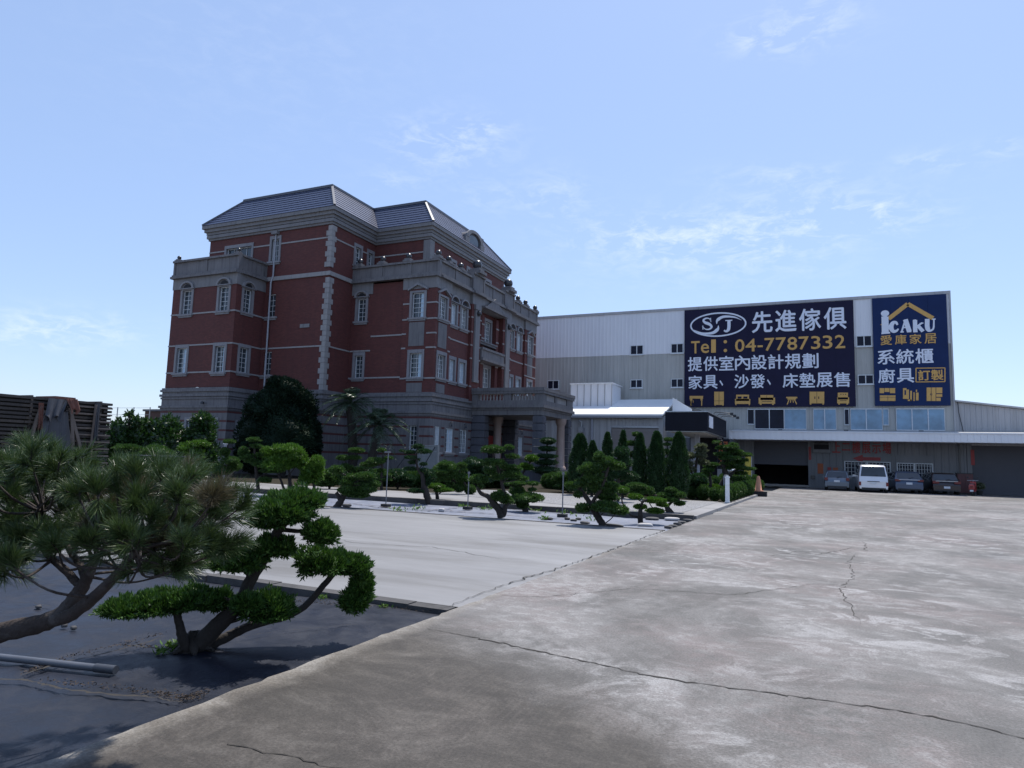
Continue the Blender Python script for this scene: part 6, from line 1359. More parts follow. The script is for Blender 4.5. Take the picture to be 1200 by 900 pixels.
def palm(label, cx, cy, bx, by, D, R, seed, nf=44):
    r = np.random.default_rng(seed); top = dep(cx, cy, D); B = dep(bx, by, D); B[2] = .08
    t = thing('date_palm', label, 'palm', tuple(B), 'palms at the hall wall'); mb = MB()
    Ps = smooth([B-np.array([0, 0, .1]), B*.6+top*.4+np.array([.05, 0, 0]), top-np.array([0, 0, .15])], 8)
    mb.tube(list(Ps), [.25+.035*(i % 2) for i in range(len(Ps))], 10, wob=.12, seed=seed); mb.build('trunk', M['bark'], t)
    rc = MB(); P = []; Dd = []; Ls = []
    for k in range(nf):
        az = k*2.399; el = math.radians(r.uniform(-28, 78) if k > 6 else 75); L = R*r.uniform(.85, 1.12); d = np.array([math.cos(az)*math.cos(el), math.sin(az)*math.cos(el), math.sin(el)])
        pts = [top+d*L*s+np.array([0, 0, -.55*L*s*s]) for s in np.linspace(0, 1, 9)]; rc.tube(pts, list(np.linspace(.018, .005, 9)), 4, caps=False)
        side = np.cross(d, (0, 0, 1)); side /= np.linalg.norm(side)+1e-9
        for s in np.linspace(.16, 1, 34):
            c = top+d*L*s+np.array([0, 0, -.55*L*s*s]); tg = d+np.array([0, 0, -1.1*s])
            for sg in (-1, 1):
                q = side*sg*.8+tg*.55+np.array([0, 0, .2-.5*r.random()]); P.append(c); Dd.append(q/np.linalg.norm(q)); Ls.append(.36*math.sin(PI*min(.97, s*.85+.12))+.04)
    rc.build('frond_stalk', M['palm'], t)
    V, Fq = blades(np.array(P), np.array(Dd), np.array(Ls), .026, r); np_mesh('frond', V, Fq, M['palm'], t)
palm('left palm with a straight stout trunk at the hall corner', 411, 473, 414, 556, 41.5, 2.0, 5, 54)
palm('right palm, lower and leaning, in front of the wing wall', 444, 497, 429, 556, 40.5, 2.0, 6, 54)
# ---- weeds -----------------------------------------------------------------------------
def weed(label, x, y, s, seed, z0=-.05):
    r = np.random.default_rng(seed); B = gnd(x, y, z0); n = 30
    P = B+np.stack([r.normal(0, s*.6, n), r.normal(0, s*.6, n), np.abs(r.normal(0, s*.25, n))], 1); Dd = unit(r, n); Dd[:, 2] = np.abs(Dd[:, 2])*.7+.2; Dd /= np.linalg.norm(Dd, axis=1, keepdims=True)
    V, Fq = blades(P, Dd, min(s, .12)*r.uniform(.5, 1.1, n), min(s, .12)*.35, r); t = thing('weed_patch', label, 'weed', tuple(B), 'weeds poking through the sheeting'); np_mesh('foliage', V, Fq, M['weed'], t)
for lb, x, y, s in (('weed sprig at the left of the nearest juniper trunk', 190, 765, .07), ('weed clump close against the nearest juniper trunk', 206, 757, .08), ('weed tuft at the driveway kerb under the nearest juniper right pad', 450, 712, .05), ('weeds by the kerb below the nearest juniper limb', 378, 701, .05), ('weeds in the far bed below the slim dark tree', 488, 598, .22), ('small weeds in the far bed left of the garden post', 468, 599, .16), ('weeds around the middle garden post', 543, 594, .2), ('weeds left of the forked tree base', 568, 597, .18), ('weeds by the round shrub like tree', 628, 599, .25), ('wide weeds at the right garden post', 661, 603, .26), ('weeds in front of the right garden post', 638, 609, .14), ('pale weeds left of the large open tree trunk', 692, 610, .24), ('weeds between the open tree and the bonsai like tree', 733, 605, .22), ('dry weeds at the far bed right corner', 812, 602, .2)): weed(lb, x, y, s, sd_())
# ================================================================ timber, posts, small things
M['timber'] = worn('weathered_timber', (.022, .019, .018), (.05, .043, .04), 3, .85, sc=(1, 4, 1), c2=(.03, .025, .023))
M['timber_core'] = plain('dark_stack_core', (.02, .017, .015), .9)
M['timber_pale'] = worn('pale_timber', (.085, .068, .06), (.14, .115, .10), 3, .85)
M['tarp'] = worn('grey_tarpaulin', (.025, .027, .037), (.045, .048, .06), 1.5, .5, streak=.5)
M['rust'] = worn('rusty_orange_cloth', (.10, .04, .03), (.17, .07, .05), 4, .8)
def lumber():
    t = thing('timber_stack', 'tall long stack of dark sawn boards with a grey tarpaulin rag hanging over its front', 'timber stack', (-24, 13, 0)); r = np.random.default_rng(8)
    y0, y1, H_ = 6.5, 16.75, 3.25
    m = MB(); z = .12; k = 0
    while z < H_-.05:
        th = .085; y = y0
        while y < y1-.3:
            L = min(r.uniform(2.3, 2.6), y1+r.uniform(-.05, .02)-y); m.box(-26.2, y, z, -24+r.normal(0, .03), y+L-.012, z+th); y += L
        z += th+.051
    m.build('board', M['timber'], t)
    m = MB(); m.box(-26.1, y0+.1, .1, -24.12, y1-.08, H_-.1); m.build('stack_core', M['timber_core'], t)
    m = MB(); z = .12+.086
    while z < H_-.05:
        for y in np.arange(y0+.2, y1-.1, 1.2): m.box(-26.15, y, z, -24.03+r.normal(0, .012), y+.07, z+.048)
        z += .136
    m.build('spacer_stick', M['timber_pale'], t)['kind'] = 'stuff'
    # right-hand bay: pale bearers standing proud of the dark boards
    for z in np.arange(.5, 3.2, .25): m = MB(); m.bar((-23.95+r.normal(0, .012), 15.15+r.uniform(-.05, .05), z+r.normal(0, .01)), (-23.95, y1-.02, z), .05, .055); m.build('slat', M['timber_pale'], t)
    m = MB()
    for (ya, za, yb, zb_) in ((15.1, 2.9, 15.8, .9), (15.05, 2.3, 15.5, .8), (14.15, 2.9, 13.75, 1.2), (16.05, 3.1, 15.95, .9), (15.15, 3.0, 15.3, 1.6)):
        m.bar((-23.86, ya, za), (-23.8, yb, zb_), .07, .1)
        m.build('leaning_lath', M['timber_pale'], t); m = MB()
    def cloth(poly, mm, seed, off=-23.8):
        r2 = np.random.default_rng(seed); (ya, yb, z0, z1, yl, yr) = poly; nx, nz = 14, 10; V = []
        ph = r2.uniform(0, 6, 4)
        for j in range(nz+1):
            for i in range(nx+1):
                f, g_ = i/nx, j/nz; yy = (ya+(yb-ya)*f)*(g_)+(yl+(yr-yl)*f)*(1-g_); zz_ = z0+(z1-z0)*g_-(.12*math.sin(f*9+ph[0]) if j == 0 else 0)
                V.append((off+.05*math.sin(f*14+ph[1])*(1.2-g_)+.03*math.sin(f*31+ph[2])+.1*(1-g_), yy, zz_))
        Fq = [(j*(nx+1)+i, j*(nx+1)+i+1, (j+1)*(nx+1)+i+1, (j+1)*(nx+1)+i) for j in range(nz) for i in range(nx)]
        np_mesh('tarpaulin', V, Fq, mm, t, smooth=True)
    cloth((14.2, 15.0, .7, 2.75, 14.0, 15.3), M['tarp'], 1); cloth((14.85, 15.25, 2.8, 3.22, 15.0, 15.3), M['rust'], 2, -23.7); cloth((14.05, 14.2, 2.2, 3.0, 14.05, 14.15), M['rust'], 3, -23.85); cloth((16.0, 16.2, 1.9, 3.15, 15.98, 16.1), M['tarp'], 4, -23.85); cloth((14.3, 14.95, 2.5, 3.18, 14.2, 14.7), M['tarp'], 5, -23.76)
    m = MB()
    for k in range(8):
        y = r.uniform(6, 9.9); m.box(-26.2+r.uniform(0, .6), y, H_-.06, -24.1+r.uniform(-.5, .15), y+r.uniform(.8, 2.0), H_+.03+.02*k)
    m.build('loose_board', M['timber'], t)
    m = MB()
    for y, L in ((10.6, .9), (14.6, .7)): m.box(-25, y, H_-.055, -23.9, y+L, H_+.03)
    m.build('cover_sheet', M['rust'], t)
    s = thing('pallet_pile', 'small low pile of grey pallets at the foot of the dome shaped clipped tree', 'pallet pile', (-23.4, 18.6, 0)); 
    for k in range(6):
        m = MB(); z = .02+k*.16+.25
        for q in range(3): m.box(-24.3+.75*q, 17.9+r.normal(0, .03), z, -24.2+.75*q, 19.1, z+.09)
        for q in range(6): m.box(-24.35, 17.9+.21*q+r.normal(0, .008), z+.092, -22.7, 18.02+.21*q, z+.12)
        m.build('pallet', M['timber'], s)
    m = MB(); m.box(-24.4, 17.85, 1.28, -22.65, 19.15, 1.31); m.build('cover_sheet', M['tarp'], s)
    m = MB(); m.box(-24.3, 17.95, 0, -22.75, 19.05, .268); m.build('base_skid', M['timber'], s)
lumber()
# brown outbuilding and wire fence beyond the bushes
t = thing('outbuilding', 'plain brown flat roofed outbuilding glimpsed beside the hall bay', 'building', (-66, 48, 0))
m = MB(); P0, P1 = dep(170, 482, 62), dep(203, 482, 62); x0, y0 = P0[:2]; x1, y1 = P1[:2]; zt = P0[2]
m.box(x0, y0, 0, x1, y0+6, zt); m.build('wall', worn('dark_brown_wall', (.07, .035, .028), (.11, .055, .042), 1, .8), t)
m = MB(); m.box(x0-.15, y0-.15, zt, x1+.15, y0+6.15, zt+.18); m.build('roof_edge', M['ridge'], t)
t = thing('wire_fence', 'tall wire mesh fence seen against the sky between timber stack and outbuilding', 'fence', (-50, 36, 0))
P0, P1 = dep(100, 478, 50), dep(176, 478, 50)
for k in range(5):
    m = MB(); q = P0+(P1-P0)*k/4; m.tube([(q[0], q[1], 0), (q[0], q[1], q[2]+.05)], .04, 6); m.build('post', M['galv'], t)
m = MB()
for zz_ in np.linspace(.4, P0[2], 9): m.bar((P0[0], P0[1], zz_), (P1[0], P1[1], zz_+(P1[2]-P0[2])), .02)
m.build('wire', M['galv'], t)

# white utility panel propped by two poles against the wing
M['panel_dim'] = worn('weathered_white_board', (.20, .21, .22), (.27, .28, .29), 1.5, .6, streak=.4)
def panel():
    t = thing('white_panel', 'white boarded panel standing by the wing wall held by two slanting dark poles', 'panel', (-21.9, 35.0, 0))
    D = 40.5; a, b_ = dep(480, 522, D), dep(510, 523, D); y = 35.4
    m = MB(); x0, x1 = a[0], b_[0]; z1 = a[2]
    n = 7
    for k in range(n): m.box(x0, y, z1*k/n+.004, x1, y+.12, z1*(k+1)/n-.004)
    m.build('board', M['panel_dim'], t)
    m = MB(); m.box(x0-.05, y-.03, z1+.002, x1+.05, y+.16, z1+.08); m.box(x1+.003, y-.02, 0, x1+.08, y+.14, z1); m.box(x0-.08, y-.02, 0, x0-.003, y+.14, z1); m.build('rim', M['panel_dim'], t)
    for xa, xb in ((x0-.25, x0-1.5), (x1-.1, x1-1.0)):
        m = MB(); m.tube([(xa, y-.08, z1*.98), (xb, y-.8, .1)], .035, 6); m.build('prop_pole', M['iron'], t)
panel()
# garden light posts on black blocks
def post(label, x, yb, yt, arm=True):
    B = gnd(x, yb, -.05); D = depth_of(B); h = (yb-yt)/(CF/D)
    t = thing('garden_post', label, 'post', tuple(B), 'thin grey garden posts in the far bed'); b0, b1, b2 = B
    m = MB(); m.box(b0-.13, b1-.1, b2, b0+.13, b1+.1, b2+.09); m.build('foot_block', M['rubber'], t)
    m = MB(); m.tube([(b0, b1, b2+.09), (b0, b1, b2+h)], .018, 7); m.build('pole', M['post_grey'], t)
    m = MB()
    if arm: m.box(b0-.12, b1-.05, b2+h, b0+.05, b1+.05, b2+h+.05)
    else: m.lathe((b0, b1, b2+h), [(.03, 0), (.045, .03), (.03, .08)], 8)
    m.build('head', M['post_grey'], t)
post('tall garden post with a flat square head at the left of the far bed', 452, 594, 531); post('garden post in front of the ball topiary tree', 548, 597, 556, False); post('garden post standing alone left of the large open tree', 659, 606, 557, False)
t = thing('marker_post', 'thin white post before the hall bay beside the mop headed tree', 'post', tuple(gnd(261, 563, .09))); b = ORG[t]; m = MB(); m.box(b[0]-.05, b[1]-.05, 0, b[0]+.05, b[1]+.05, 1.9); m.build('shaft', M['pipe_white'], t); m = MB(); m.box(b[0]-.08, b[1]-.08, 1.9, b[0]+.08, b[1]+.08, 1.96); m.build('cap', M['white'], t)
# white bollard + garden lamp at the corner of the hedge
t = thing('bollard', 'square white bollard at the hedge corner by the yard edge', 'bollard', tuple(gnd(852.5, 589.5, .09))); b = ORG[t]
m = MB(); m.box(b[0]-.075, b[1]-.075, b[2]-.06, b[0]+.075, b[1]+.075, b[2]+1.0); m.build('shaft', M['white'], t); m = MB(); m.box(b[0]-.09, b[1]-.09, b[2]+1.002, b[0]+.09, b[1]+.09, b[2]+1.06); m.build('cap', M['siding_white'], t); m = MB(); m.box(b[0]-.1, b[1]-.1, b[2]-.05, b[0]+.1, b[1]+.1, b[2]+.05); m.build('foot', M['galv'], t)
t = thing('garden_lamp', 'white mushroom headed garden lamp just behind the square bollard', 'lamp', tuple(gnd(858, 578, .09))); b = ORG[t]
m = MB(); m.tube([(b[0], b[1], b[2]-.05), (b[0], b[1], b[2]+1.15)], .03, 7); m.build('stem', M['black_metal'], t); m = MB(); m.lathe((b[0], b[1], b[2]+1.15), [(.06, 0), (.24, .05), (.26, .1), (.16, .2), (.04, .24)], 14); m.build('lamp_shade', M['white'], t)
t = thing('bent_pipe', 'short bent white standpipe left of the square bollard', 'pipe', tuple(gnd(848.5, 586, .09))); b = ORG[t]; m = MB(); m.tube([(b[0], b[1], b[2]-.05), (b[0], b[1], b[2]+1.02), (b[0]+.04, b[1], b[2]+1.07), (b[0]+.14, b[1], b[2]+1.07)], .025, 7); m.build('pipe', M['pipe_white'], t); m = MB(); m.lathe((b[0]+.14, b[1], b[2]+1.0), [(.05, 0), (.05, .08)], 8); m.build('spout', M['white'], t)
# cone on a black block, yellow flag
t = thing('marker_cone', 'faded orange cone on a heavy black block at the end of the yard edge hedge', 'cone', tuple(gnd(889, 581.5))); b = ORG[t]
m = MB(); m.box(b[0]-.42, b[1]-.3, 0, b[0]+.42, b[1]+.3, .26); m.build('block', M['rubber'], t); m = MB(); m.lathe((b[0], b[1], .26), [(.26, 0), (.26, .05), (.17, .07), (.12, .55), (.06, .8), (.05, .82)], 14); m.build('cone', plain('faded_orange', (.48, .22, .13), .6), t)
t = thing('yellow_flag', 'yellow pennant flag on a slim pole beside the open garage', 'flag', tuple(gnd(881, 572, .09))); b = ORG[t]
m = MB(); m.tube([(b[0], b[1], -.0), (b[0], b[1], 2.35)], .02, 6); m.build('pole', M['galv'], t)
V = []; nx, nz = 6, 12
for j in range(nz+1):
    for i in range(nx+1): f, g_ = i/nx, j/nz; V.append((b[0]-.03-(.5-.12*g_)*f, b[1]+.05*math.sin(f*5+g_*3), .95+1.3*g_+.12*f*(1-g_)))
np_mesh('cloth', V, [(j*(nx+1)+i, j*(nx+1)+i+1, (j+1)*(nx+1)+i+1, (j+1)*(nx+1)+i) for j in range(nz) for i in range(nx)], plain('yellow_flag_cloth', (.42, .34, .05), .7), t, smooth=True)
# pvc pipe on the near sheeting
t = thing('grey_pipe', 'long grey plastic pipe lying on the black sheeting at the left edge', 'pipe', tuple(gnd(60, 778, -.03)))
a, b_ = gnd(-120, 757, -.012), gnd(134, 785, -.012); m = MB(); m.tube([a, b_], .026, 14); m.build('tube', plain('grey_pvc', (.085, .092, .11), .45), t)
d = (b_-a)/np.linalg.norm(b_-a); m = MB(); m.tube([b_-d*.16, b_+d*.012], .031, 14); m.build('coupling', plain('dark_grey_pvc', (.045, .05, .062), .45), t)
# seams in the sheeting with litter
for i, (pix, wd) in enumerate((([(-20, 790), (6, 792), (26, 792), (54, 798), (72, 803), (130, 809), (184, 813), (214, 820)], .045), ([(24, 788), (72, 772), (108, 766), (147, 756), (170, 750), (196, 741)], .04), ([(20, 703), (40, 704), (62, 708)], .02), ([(150, 753), (190, 757), (240, 758), (300, 757)], .03), ([(255, 747), (330, 736), (400, 730), (436, 727)], .014))):
    crack(pix, wd*.7, 40+i, -.022, M['crack'], 'sheeting_seam', .03)
for i, (pix, wd) in enumerate((([(380, 586), (450, 593), (520, 597), (600, 603), (690, 609)], .10), ([(470, 601), (540, 593), (600, 596), (700, 603)], .08), ([(640, 597), (700, 601), (770, 604)], .07))): crack(pix, wd, 60+i, -.02, M['debris'], 'sheeting_seam', .1)
def litter(name, segs, n, spread, z, L, seed):
    r = np.random.default_rng(seed); P = []
    for a, b_ in segs:
        A, B_ = gnd(*a, z), gnd(*b_, z); f = r.uniform(0, 1, n)[:, None]; q = A+(B_-A)*f; q[:, :2] += r.normal(0, spread, (n, 2)); q[:, 2] += r.uniform(0, .016, n); P.append(q)
    P = np.vstack(P); P = P[P[:, 0] < xe(P[:, 1])-.04]; k = len(P); Dd = unit(r, k); Dd[:, 2] *= .25; Dd /= np.linalg.norm(Dd, axis=1, keepdims=True)
    V, Fq = blades(P, Dd, L*r.uniform(.5, 1.3, k), L*.35, r); o = np_mesh(name, V, Fq, M['debris']); tag(o, kind='stuff'); o['label'] = 'brown leaf litter caught in the sheeting seams and along the kerb'; o['category'] = 'leaf litter'
litter('leaf_litter', [((30, 790), (70, 773)), ((72, 773), (190, 743)), ((50, 798), (180, 812)), ((180, 812), (225, 820)), ((145, 757), (230, 762)), ((320, 700), (505, 717)), ((330, 704), (430, 712)), ((214, 820), (240, 812))], 170, .025, -.035, .02, 3)
# loose stones and slabs on the far bed
M['stone_lt'] = worn('pale_loose_stone', (.3, .29, .29), (.42, .41, .41), 5, .8); M['stone_dk'] = worn('dark_loose_stone', (.03, .03, .033), (.07, .068, .068), 5, .8)
def rock(name, label, x, y, sx, sy, sz, m, seed, z0=-.05, group='loose stones on the far bed'):
    r = np.random.default_rng(seed); B = gnd(x, y, z0); V = CSV*lumps(CSV, r, amp=.12, f=2)[:, None]; V = np.sign(V)*np.abs(V)**.7
    an = r.uniform(-.4, .4); V = V*np.array([sx, sy, sz])*.5; c_, s_ = math.cos(an), math.sin(an); V = np.stack([V[:, 0]*c_-V[:, 1]*s_, V[:, 0]*s_+V[:, 1]*c_, V[:, 2]+sz*.45], 1)
    tag(np_mesh(name, V+B, CSQ, M[m], None, tuple(B), smooth=False), label, 'stone', group)
z = Zp(720, 550, 10.91)
for i, (x, y, w_, mm, lb) in enumerate(((740, 650, .42, 'stone_lt', 'pale flat slab right of the bonsai like tree trunk'), (640, 622, .32, 'stone_dk', 'dark slab behind the pale flat slab'), (1030, 632, .34, 'stone_lt', 'pale slab nearest the far bed corner'), (940, 664, .28, 'stone_dk', 'dark stone beside the pale corner slab along the yard edge'), (868, 694, .24, 'stone_dk', 'second dark stone from the far corner along the yard edge'), (808, 714, .22, 'stone_dk', 'third dark stone from the far corner along the yard edge'), (752, 742, .24, 'stone_dk', 'fourth dark stone from the far corner along the yard edge'), (692, 756, .24, 'stone_dk', 'dark stone nearest the driveway along the yard edge'), (395, 726, .4, 'stone_lt', 'pale slab in front of the bonsai like tree'), (480, 640, .4, 'stone_dk', 'dark low block right of the bonsai like tree trunk'))):
    x_, y_ = z(x, y)[:2]; rock('loose_stone', lb, x_, y_+.6, w_, w_*.6, .1 if mm == 'stone_lt' else .09, mm, 300+i)
z = Zp(370, 540, 5)
for i, (x, y, w_, mm, lb) in enumerate(((735, 295, .2, 'stone_lt', 'pale stone block at the driveway edge below the ball topiary tree'), (425, 228, .22, 'stone_lt', 'pale low block behind the tall garden post'), (330, 205, .25, 'stone_dk', 'dark stone behind the squat spreading juniper'), (180, 268, .3, 'stone_dk', 'dark stone at the foot of the squat spreading juniper'), (520, 215, .16, 'stone_dk', 'small dark stone left of the slim dark tree'))):
    x_, y_ = z(x, y)[:2]; rock('loose_stone', lb, x_, y_+.6, w_, w_*.7, .11, mm, 330+i)
z = Zp(600, 530, 7.5)
for i, (x, y, w_, lb) in enumerate(((320, 592, .3, 'dark block left of the large open tree at the driveway edge'), (485, 594, .16, 'small dark block between the garden post and the open tree, back'), (540, 608, .18, 'small dark block between the garden post and the open tree, front'), (585, 594, .14, 'tiny dark block close to the open tree trunk'), (640, 630, .3, 'long dark block at the open tree trunk'), (880, 650, .6, 'long dark block right of the open tree trunk'), (1170, 640, .36, 'dark block left of the bonsai like tree'))):
    x_, y_ = z(x, y)[:2]; rock('loose_stone', lb, x_, y_, w_, .14, .07, 'stone_dk', 360+i)
for i, (x, y, lb) in enumerate(((75, 735, 'pebble under the pine trunk, left'), (86, 738, 'pebble under the pine trunk, right'), (45, 713, 'grey pebble behind the pine trunk'))): rock('loose_stone', lb, x, y, .06, .05, .035, 'stone_dk', 390+i, -.045, 'pebbles under the pine')

# ================================================================ vehicles
def paint(name, c, metal=.3): return plain(name, c, .28, metal, .03, 2, .5, .7)
M['car_glass'] = glassmat('car_window', (.03, .04, .055), .05); M['tail_red'] = plain('tail_lamp_red', (.14, .008, .012), .2); M['plate'] = plain('number_plate', (.6, .62, .66), .4); M['trim_dark'] = plain('dark_plastic_trim', (.02, .02, .022), .5); M['rim'] = plain('alloy_rim', (.35, .36, .38), .3, .8)
def car(label, x, y, name, body, L, Wd, Hh, prof, belt, glass_lo, color, rear, cat='car', split_lamp=True, rz=0.):
    """prof: (y from rear 0..1, roof z) outline; body lofted along its length and rounded across"""
    B = gnd(x, y); t = thing(name, label, cat, (0, 0, 0)); cm = paint(body, color)
    ys = np.array([p[0] for p in prof]); zs = np.array([p[1] for p in prof]); V = []; n = 0
    SY_ = np.unique(np.concatenate([np.linspace(0, 1, 25), ys])); k = 0; Fq = []
    def sect(f):
        top = np.interp(f, ys, zs)*Hh; lo = .24+.05*(abs(f-.5)*2)**4; bw = Wd/2*(1-.10*max(0, (f-.8)/.2)**2-.05*max(0, (.1-f)/.1)**2)
        b = min(belt*Hh, top-.02); tw = bw*(1-.16*min(1, max(0, (top-b)/(Hh-belt*Hh+1e-6)))) 
        return [(-bw*.93, lo), (-bw, lo+.12), (-bw, (lo+b)/2+.05), (-bw*.985, b), (-(bw+tw*2)/3*.99, b+(top-b)*.5), (-tw*.97, top-.05), (-tw*.86, top), (0, top+.012), (tw*.86, top), (tw*.97, top-.05), ((bw+tw*2)/3*.99, b+(top-b)*.5), (bw*.985, b), (bw, (lo+b)/2+.05), (bw, lo+.12), (bw*.93, lo)]
    for f in SY_: V += [(u, f*L, z_) for u, z_ in sect(f)]
    m = 15
    for i in range(len(SY_)-1): Fq += [(i*m+j, i*m+j+1, (i+1)*m+j+1, (i+1)*m+j) for j in range(m-1)]+[(i*m+m-1, i*m, (i+1)*m, (i+1)*m+m-1)]
    mb = MB(); mb.add(V, Fq, 0, True); mb.add(V[:m], [tuple(range(m))[::-1]], 0); mb.add(V[-m:], [tuple(range(m))], 0)
    mb.build('body', cm, t)
    gl = MB(); rear_f = lambda z_: float(np.interp(z_/Hh, [zs[0], *[q for q in zs[1:] if q > zs[0]][:3]], [ys[0]]+[p for p, q in zip(ys[1:], zs[1:]) if q > zs[0]][:3]))*L
    zl, zh = glass_lo*Hh, Hh*.93
    wl, wh = Wd*.42, Wd*.365
    gl.add([(-wl, rear_f(zl)-.015, zl), (wl, rear_f(zl)-.015, zl), (wh, rear_f(zh)-.015, zh), (-wh, rear_f(zh)-.015, zh), (-wl, rear_f(zl)+.03, zl), (wl, rear_f(zl)+.03, zl), (wh, rear_f(zh)+.03, zh), (-wh, rear_f(zh)+.03, zh)], [(0, 1, 2, 3), (0, 4, 5, 1), (3, 2, 6, 7), (0, 3, 7, 4), (1, 5, 6, 2)]); gl.build('rear_window', M['car_glass'], t)
    f0, f1 = np.interp([belt+.03], zs[:3], ys[:3])[0]+.06, rear['cabin_end']
    for s_ in (-1, 1):
        g = MB(); P = []
        for f in np.linspace(f0, f1, 8):
            sc_ = sect(f); a = sc_[3] ; c = sc_[5]
            P.append(((-s_)*-abs(a[0])*1.004*(1), f*L, a[1]+.03)); P.append((s_*(abs(c[0])+.012), f*L, c[1]-.02))
        P = [(s_*abs(p[0]), p[1], p[2]) for p in P]; g.add(P, [(2*i, 2*i+2, 2*i+3, 2*i+1) for i in range(7)]); g.build('side_window', M['car_glass'], t)
    for s_ in (-1, 1):
        lx0, lx1, lz0, lz1 = rear['lamp']; q = MB(); q.box(s_*lx0*Wd, -.025, lz0*Hh, s_*lx1*Wd, .12, lz1*Hh); q.build('tail_light', M['tail_red'], t)
    q = MB(); q.box(-Wd*.46, -.06, .26, Wd*.46, .1, rear['bump']*Hh); q.build('bumper', cm if rear.get('bc', 1) else M['trim_dark'], t)
    q = MB(); q.box(-Wd*.40, -.075, .24, Wd*.40, .05, .34); q.build('bumper_insert', M['trim_dark'], t)
    q = MB(); pz = rear['plate']*Hh; q.box(-.19, -.085 if rear['plate'] < rear['bump'] else -.03, pz, .19, 0, pz+.15); q.build('number_plate', M['plate'], t)
    if rear.get('strip'): q = MB(); a, b_ = rear['strip']; q.box(-.4*Wd*rear.get('sw', .8), -.035, a*Hh, .4*Wd*rear.get('sw', .8), .02, b_*Hh); q.build('tailgate_trim', M[rear.get('sm', 'trim_dark')], t)
    if rear.get('wiper', 1): q = MB(); q.bar((0, rear_f(zl)-.03, zl+.02), (.3, rear_f(zl+.08)-.03, zl+.08), .025); q.build('wiper', M['rubber'], t)
    for fx in (.17, .81):
        for s_ in (-1, 1):
            q = MB(); c = (s_*(Wd/2-.11), fx*L, .31); n = 18
            pr = [(.31, -.1), (.32, -.06), (.32, .06), (.31, .1)]
            V2 = [(c[0]+o_, c[1]+R*math.cos(2*PI*k/n), c[2]+R*math.sin(2*PI*k/n)) for R, o_ in pr for k in range(n)]
            q.add(V2, [(i*n+k, i*n+(k+1) % n, (i+1)*n+(k+1) % n, (i+1)*n+k) for i in range(3) for k in range(n)], 0, True); q.add(V2[:n], [tuple(range(n))]); q.add(V2[-n:], [tuple(range(n))]); w_ = q.build('wheel', M['rubber'], t)
            h = MB(); h.tube([(c[0]+s_*.08, c[1], c[2]), (c[0]+s_*.108, c[1], c[2])], .19, 12); h.build('rim', M['rim'], w_)
    for s_ in (-1, 1):
        q = MB(); q.box(s_*(Wd/2-.02), L*.66, belt*Hh, s_*(Wd/2+.17), L*.69, belt*Hh+.13); q.build('door_mirror', cm, t)
    t.location = tuple(B); t.rotation_euler = (0, 0, rz); return t
hatch = [(0, .42), (.015, .56), (.06, .62), (.17, .93), (.24, .99), (.5, 1), (.62, .96), (.76, .66), (.97, .52), (1, .4)]
car('small silver hatchback parked leftmost under the canopy', 981, 575, 'parked_car', 'silver_blue_paint', 3.9, 1.69, 1.47, hatch, .60, .64, (.11, .14, .18), dict(lamp=(.36, .485, .50, .64), bump=.36, plate=.42, cabin_end=.66), rz=-.03)
van = [(0, .40), (.01, .52), (.04, .93), (.07, .985), (.3, 1), (.7, .99), (.86, .60), (.98, .5), (1, .36)]
car('white van parked second from left, its big rear window towards the yard', 1024, 577.3, 'parked_van', 'white_van_paint', 4.75, 1.9, 1.95, van, .55, .58, (.66, .66, .70), dict(lamp=(.41, .485, .24, .38), bump=.24, plate=.31, cabin_end=.78, strip=(.385, .41), sw=.5), cat='van', rz=.02)
suv = [(0, .44), (.015, .60), (.05, .66), (.15, .92), (.2, .99), (.5, 1), (.64, .95), (.77, .66), (.97, .54), (1, .4)]
car('blue grey crossover with a bright tailgate parked right of the white van', 1066, 578.3, 'parked_car', 'blue_grey_paint', 4.4, 1.82, 1.56, suv, .62, .67, (.05, .075, .13), dict(lamp=(.30, .49, .54, .63), bump=.33, plate=.40, cabin_end=.67, strip=(.60, .63), sm='rim', sw=.9), rz=.06)
wag = [(0, .42), (.015, .58), (.05, .66), (.13, .92), (.19, .99), (.5, 1), (.66, .95), (.79, .65), (.97, .54), (1, .4)]
car('dark red brown wagon parked rightmost beside the red cabinet', 1110, 579.8, 'parked_car', 'dark_maroon_paint', 4.5, 1.8, 1.53, wag, .61, .66, (.018, .010, .013), dict(lamp=(.26, .48, .50, .62), bump=.34, plate=.28, cabin_end=.69, strip=(.60, .63), sm='rim', sw=.95), rz=.10)
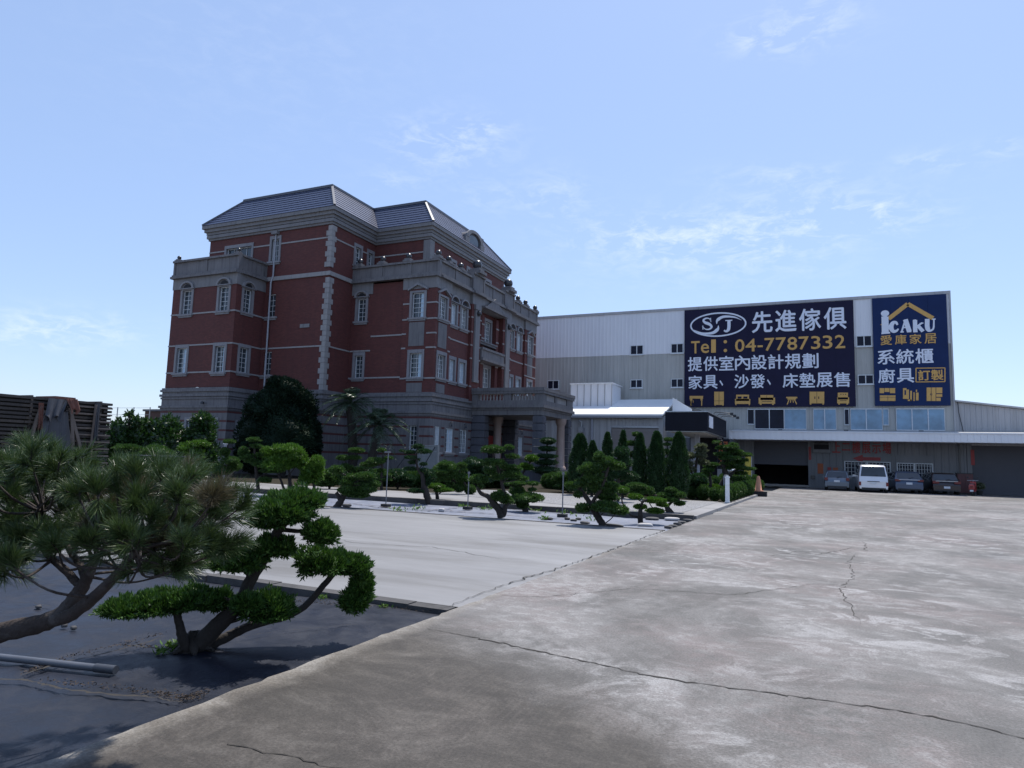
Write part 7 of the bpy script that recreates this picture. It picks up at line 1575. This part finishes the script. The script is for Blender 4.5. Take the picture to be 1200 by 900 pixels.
# red scooter and the dark red cabinet by the right shutter
def scooter():
    B = gnd(1139, 581.3); t = thing('motor_scooter', 'small red motor scooter parked in front of the dark red cabinet', 'scooter', (0, 0, 0)); rd = plain('scooter_red', (.34, .03, .03), .3, coat=.5)
    for y in (.22, 1.42):
        q = MB(); n = 16; V = [(o_, y+R*math.cos(2*PI*k/n), .24+R*math.sin(2*PI*k/n)) for R, o_ in ((.22, -.055), (.24, -.03), (.24, .03), (.22, .055)) for k in range(n)]; q.add(V, [(i*n+k, i*n+(k+1) % n, (i+1)*n+(k+1) % n, (i+1)*n+k) for i in range(3) for k in range(n)], 0, True); q.add(V[:n], [tuple(range(n))]); q.add(V[-n:], [tuple(range(n))]); q.build('wheel', M['rubber'], t)
    q = MB(); q.lathe((0, 0, 0), [(.01, 0), (.01, .01)], 4); q = MB()
    for y0, y1, z0, z1, w_ in ((.05, .8, .42, .72, .17), (.02, .35, .5, .8, .13), (.8, 1.2, .26, .34, .16), (1.15, 1.28, .3, .98, .18)):
        q.prism([(y0, z0+.05), (y0+.06, z0), (y1-.06, z0), (y1, z0+.05), (y1, z1-.06), (y1-.06, z1), (y0+.06, z1), (y0, z1-.06)], lambda u_, d_, z_: (d_, u_, z_), -w_, w_)
    q.build('body', rd, t)
    q = MB(); q.prism([(.1, .74), (.75, .74), (.78, .8), (.7, .84), (.15, .86), (.08, .8)], lambda u_, d_, z_: (d_, u_, z_), -.13, .13); q.build('seat', M['trim_dark'], t)
    q = MB(); q.tube([(0, 1.42, .24), (0, 1.25, .95), (0, 1.2, 1.05)], .03, 8); q.tube([(-.33, 1.12, 1.05), (0, 1.2, 1.06), (.33, 1.12, 1.05)], .018, 8); q.build('handlebar', M['galv'], t)
    q = MB()
    for s_ in (-1, 1): q.tube([(s_*.25, 1.14, 1.06), (s_*.3, 1.12, 1.25)], .008, 5); q.box(s_*.24, 1.11, 1.22, s_*.36, 1.13, 1.32)
    q.build('mirror', M['trim_dark'], t); q = MB(); q.box(-.08, -.02, .58, .08, .03, .68); q.build('tail_light', M['tail_red'], t); q = MB(); q.box(-.1, -.05, .3, .1, -.03, .42); q.build('number_plate', M['plate'], t)
    t.location = tuple(B); t.rotation_euler = (0, 0, -.25)
scooter()
t = thing('storage_cabinet', 'dark red cabinet against the wall post right of the parked wagon', 'cabinet', (0, 0, 0)); B = np.array(gnd(1132, 579.2)); 
m = MB(); m.box(-.5, 0, .08, .5, .6, 1.5); m.build('body', worn('dark_red_cabinet_paint', (.07, .025, .028), (.11, .04, .042), 2, .6), t); m = MB(); m.box(-.54, -.05, 1.503, .54, .65, 1.56); m.build('top', M['trim_dark'], t)
for s_ in (-1, 1): m = MB(); m.box(s_*.01, -.03, .12, s_*.48, -.003, 1.46); m.build('door', worn('dull_red_door', (.09, .03, .032), (.13, .05, .05), 2, .6), t)
m = MB(); m.box(-.48, .02, 0, .48, .58, .078); m.build('plinth', M['trim_dark'], t); t.location = tuple(B)
t = thing('planter_pot', 'pale flowering plant in a dark pot by the red scooter', 'plant', tuple(gnd(1148, 580.5))); B = ORG[t]; m = MB(); m.lathe(tuple(B), [(.16, 0), (.22, .3), (.24, .34), (.2, .33)], 14); m.build('pot', M['rubber'], t)
V, Fq = pad_geo(B+np.array([0, 0, .62]), (.3, .3, .3), 811, .1, .05, 1.6, .3, .2); np_mesh('foliage', V, Fq, M['olive'], t)
bpy.context.view_layer.update()
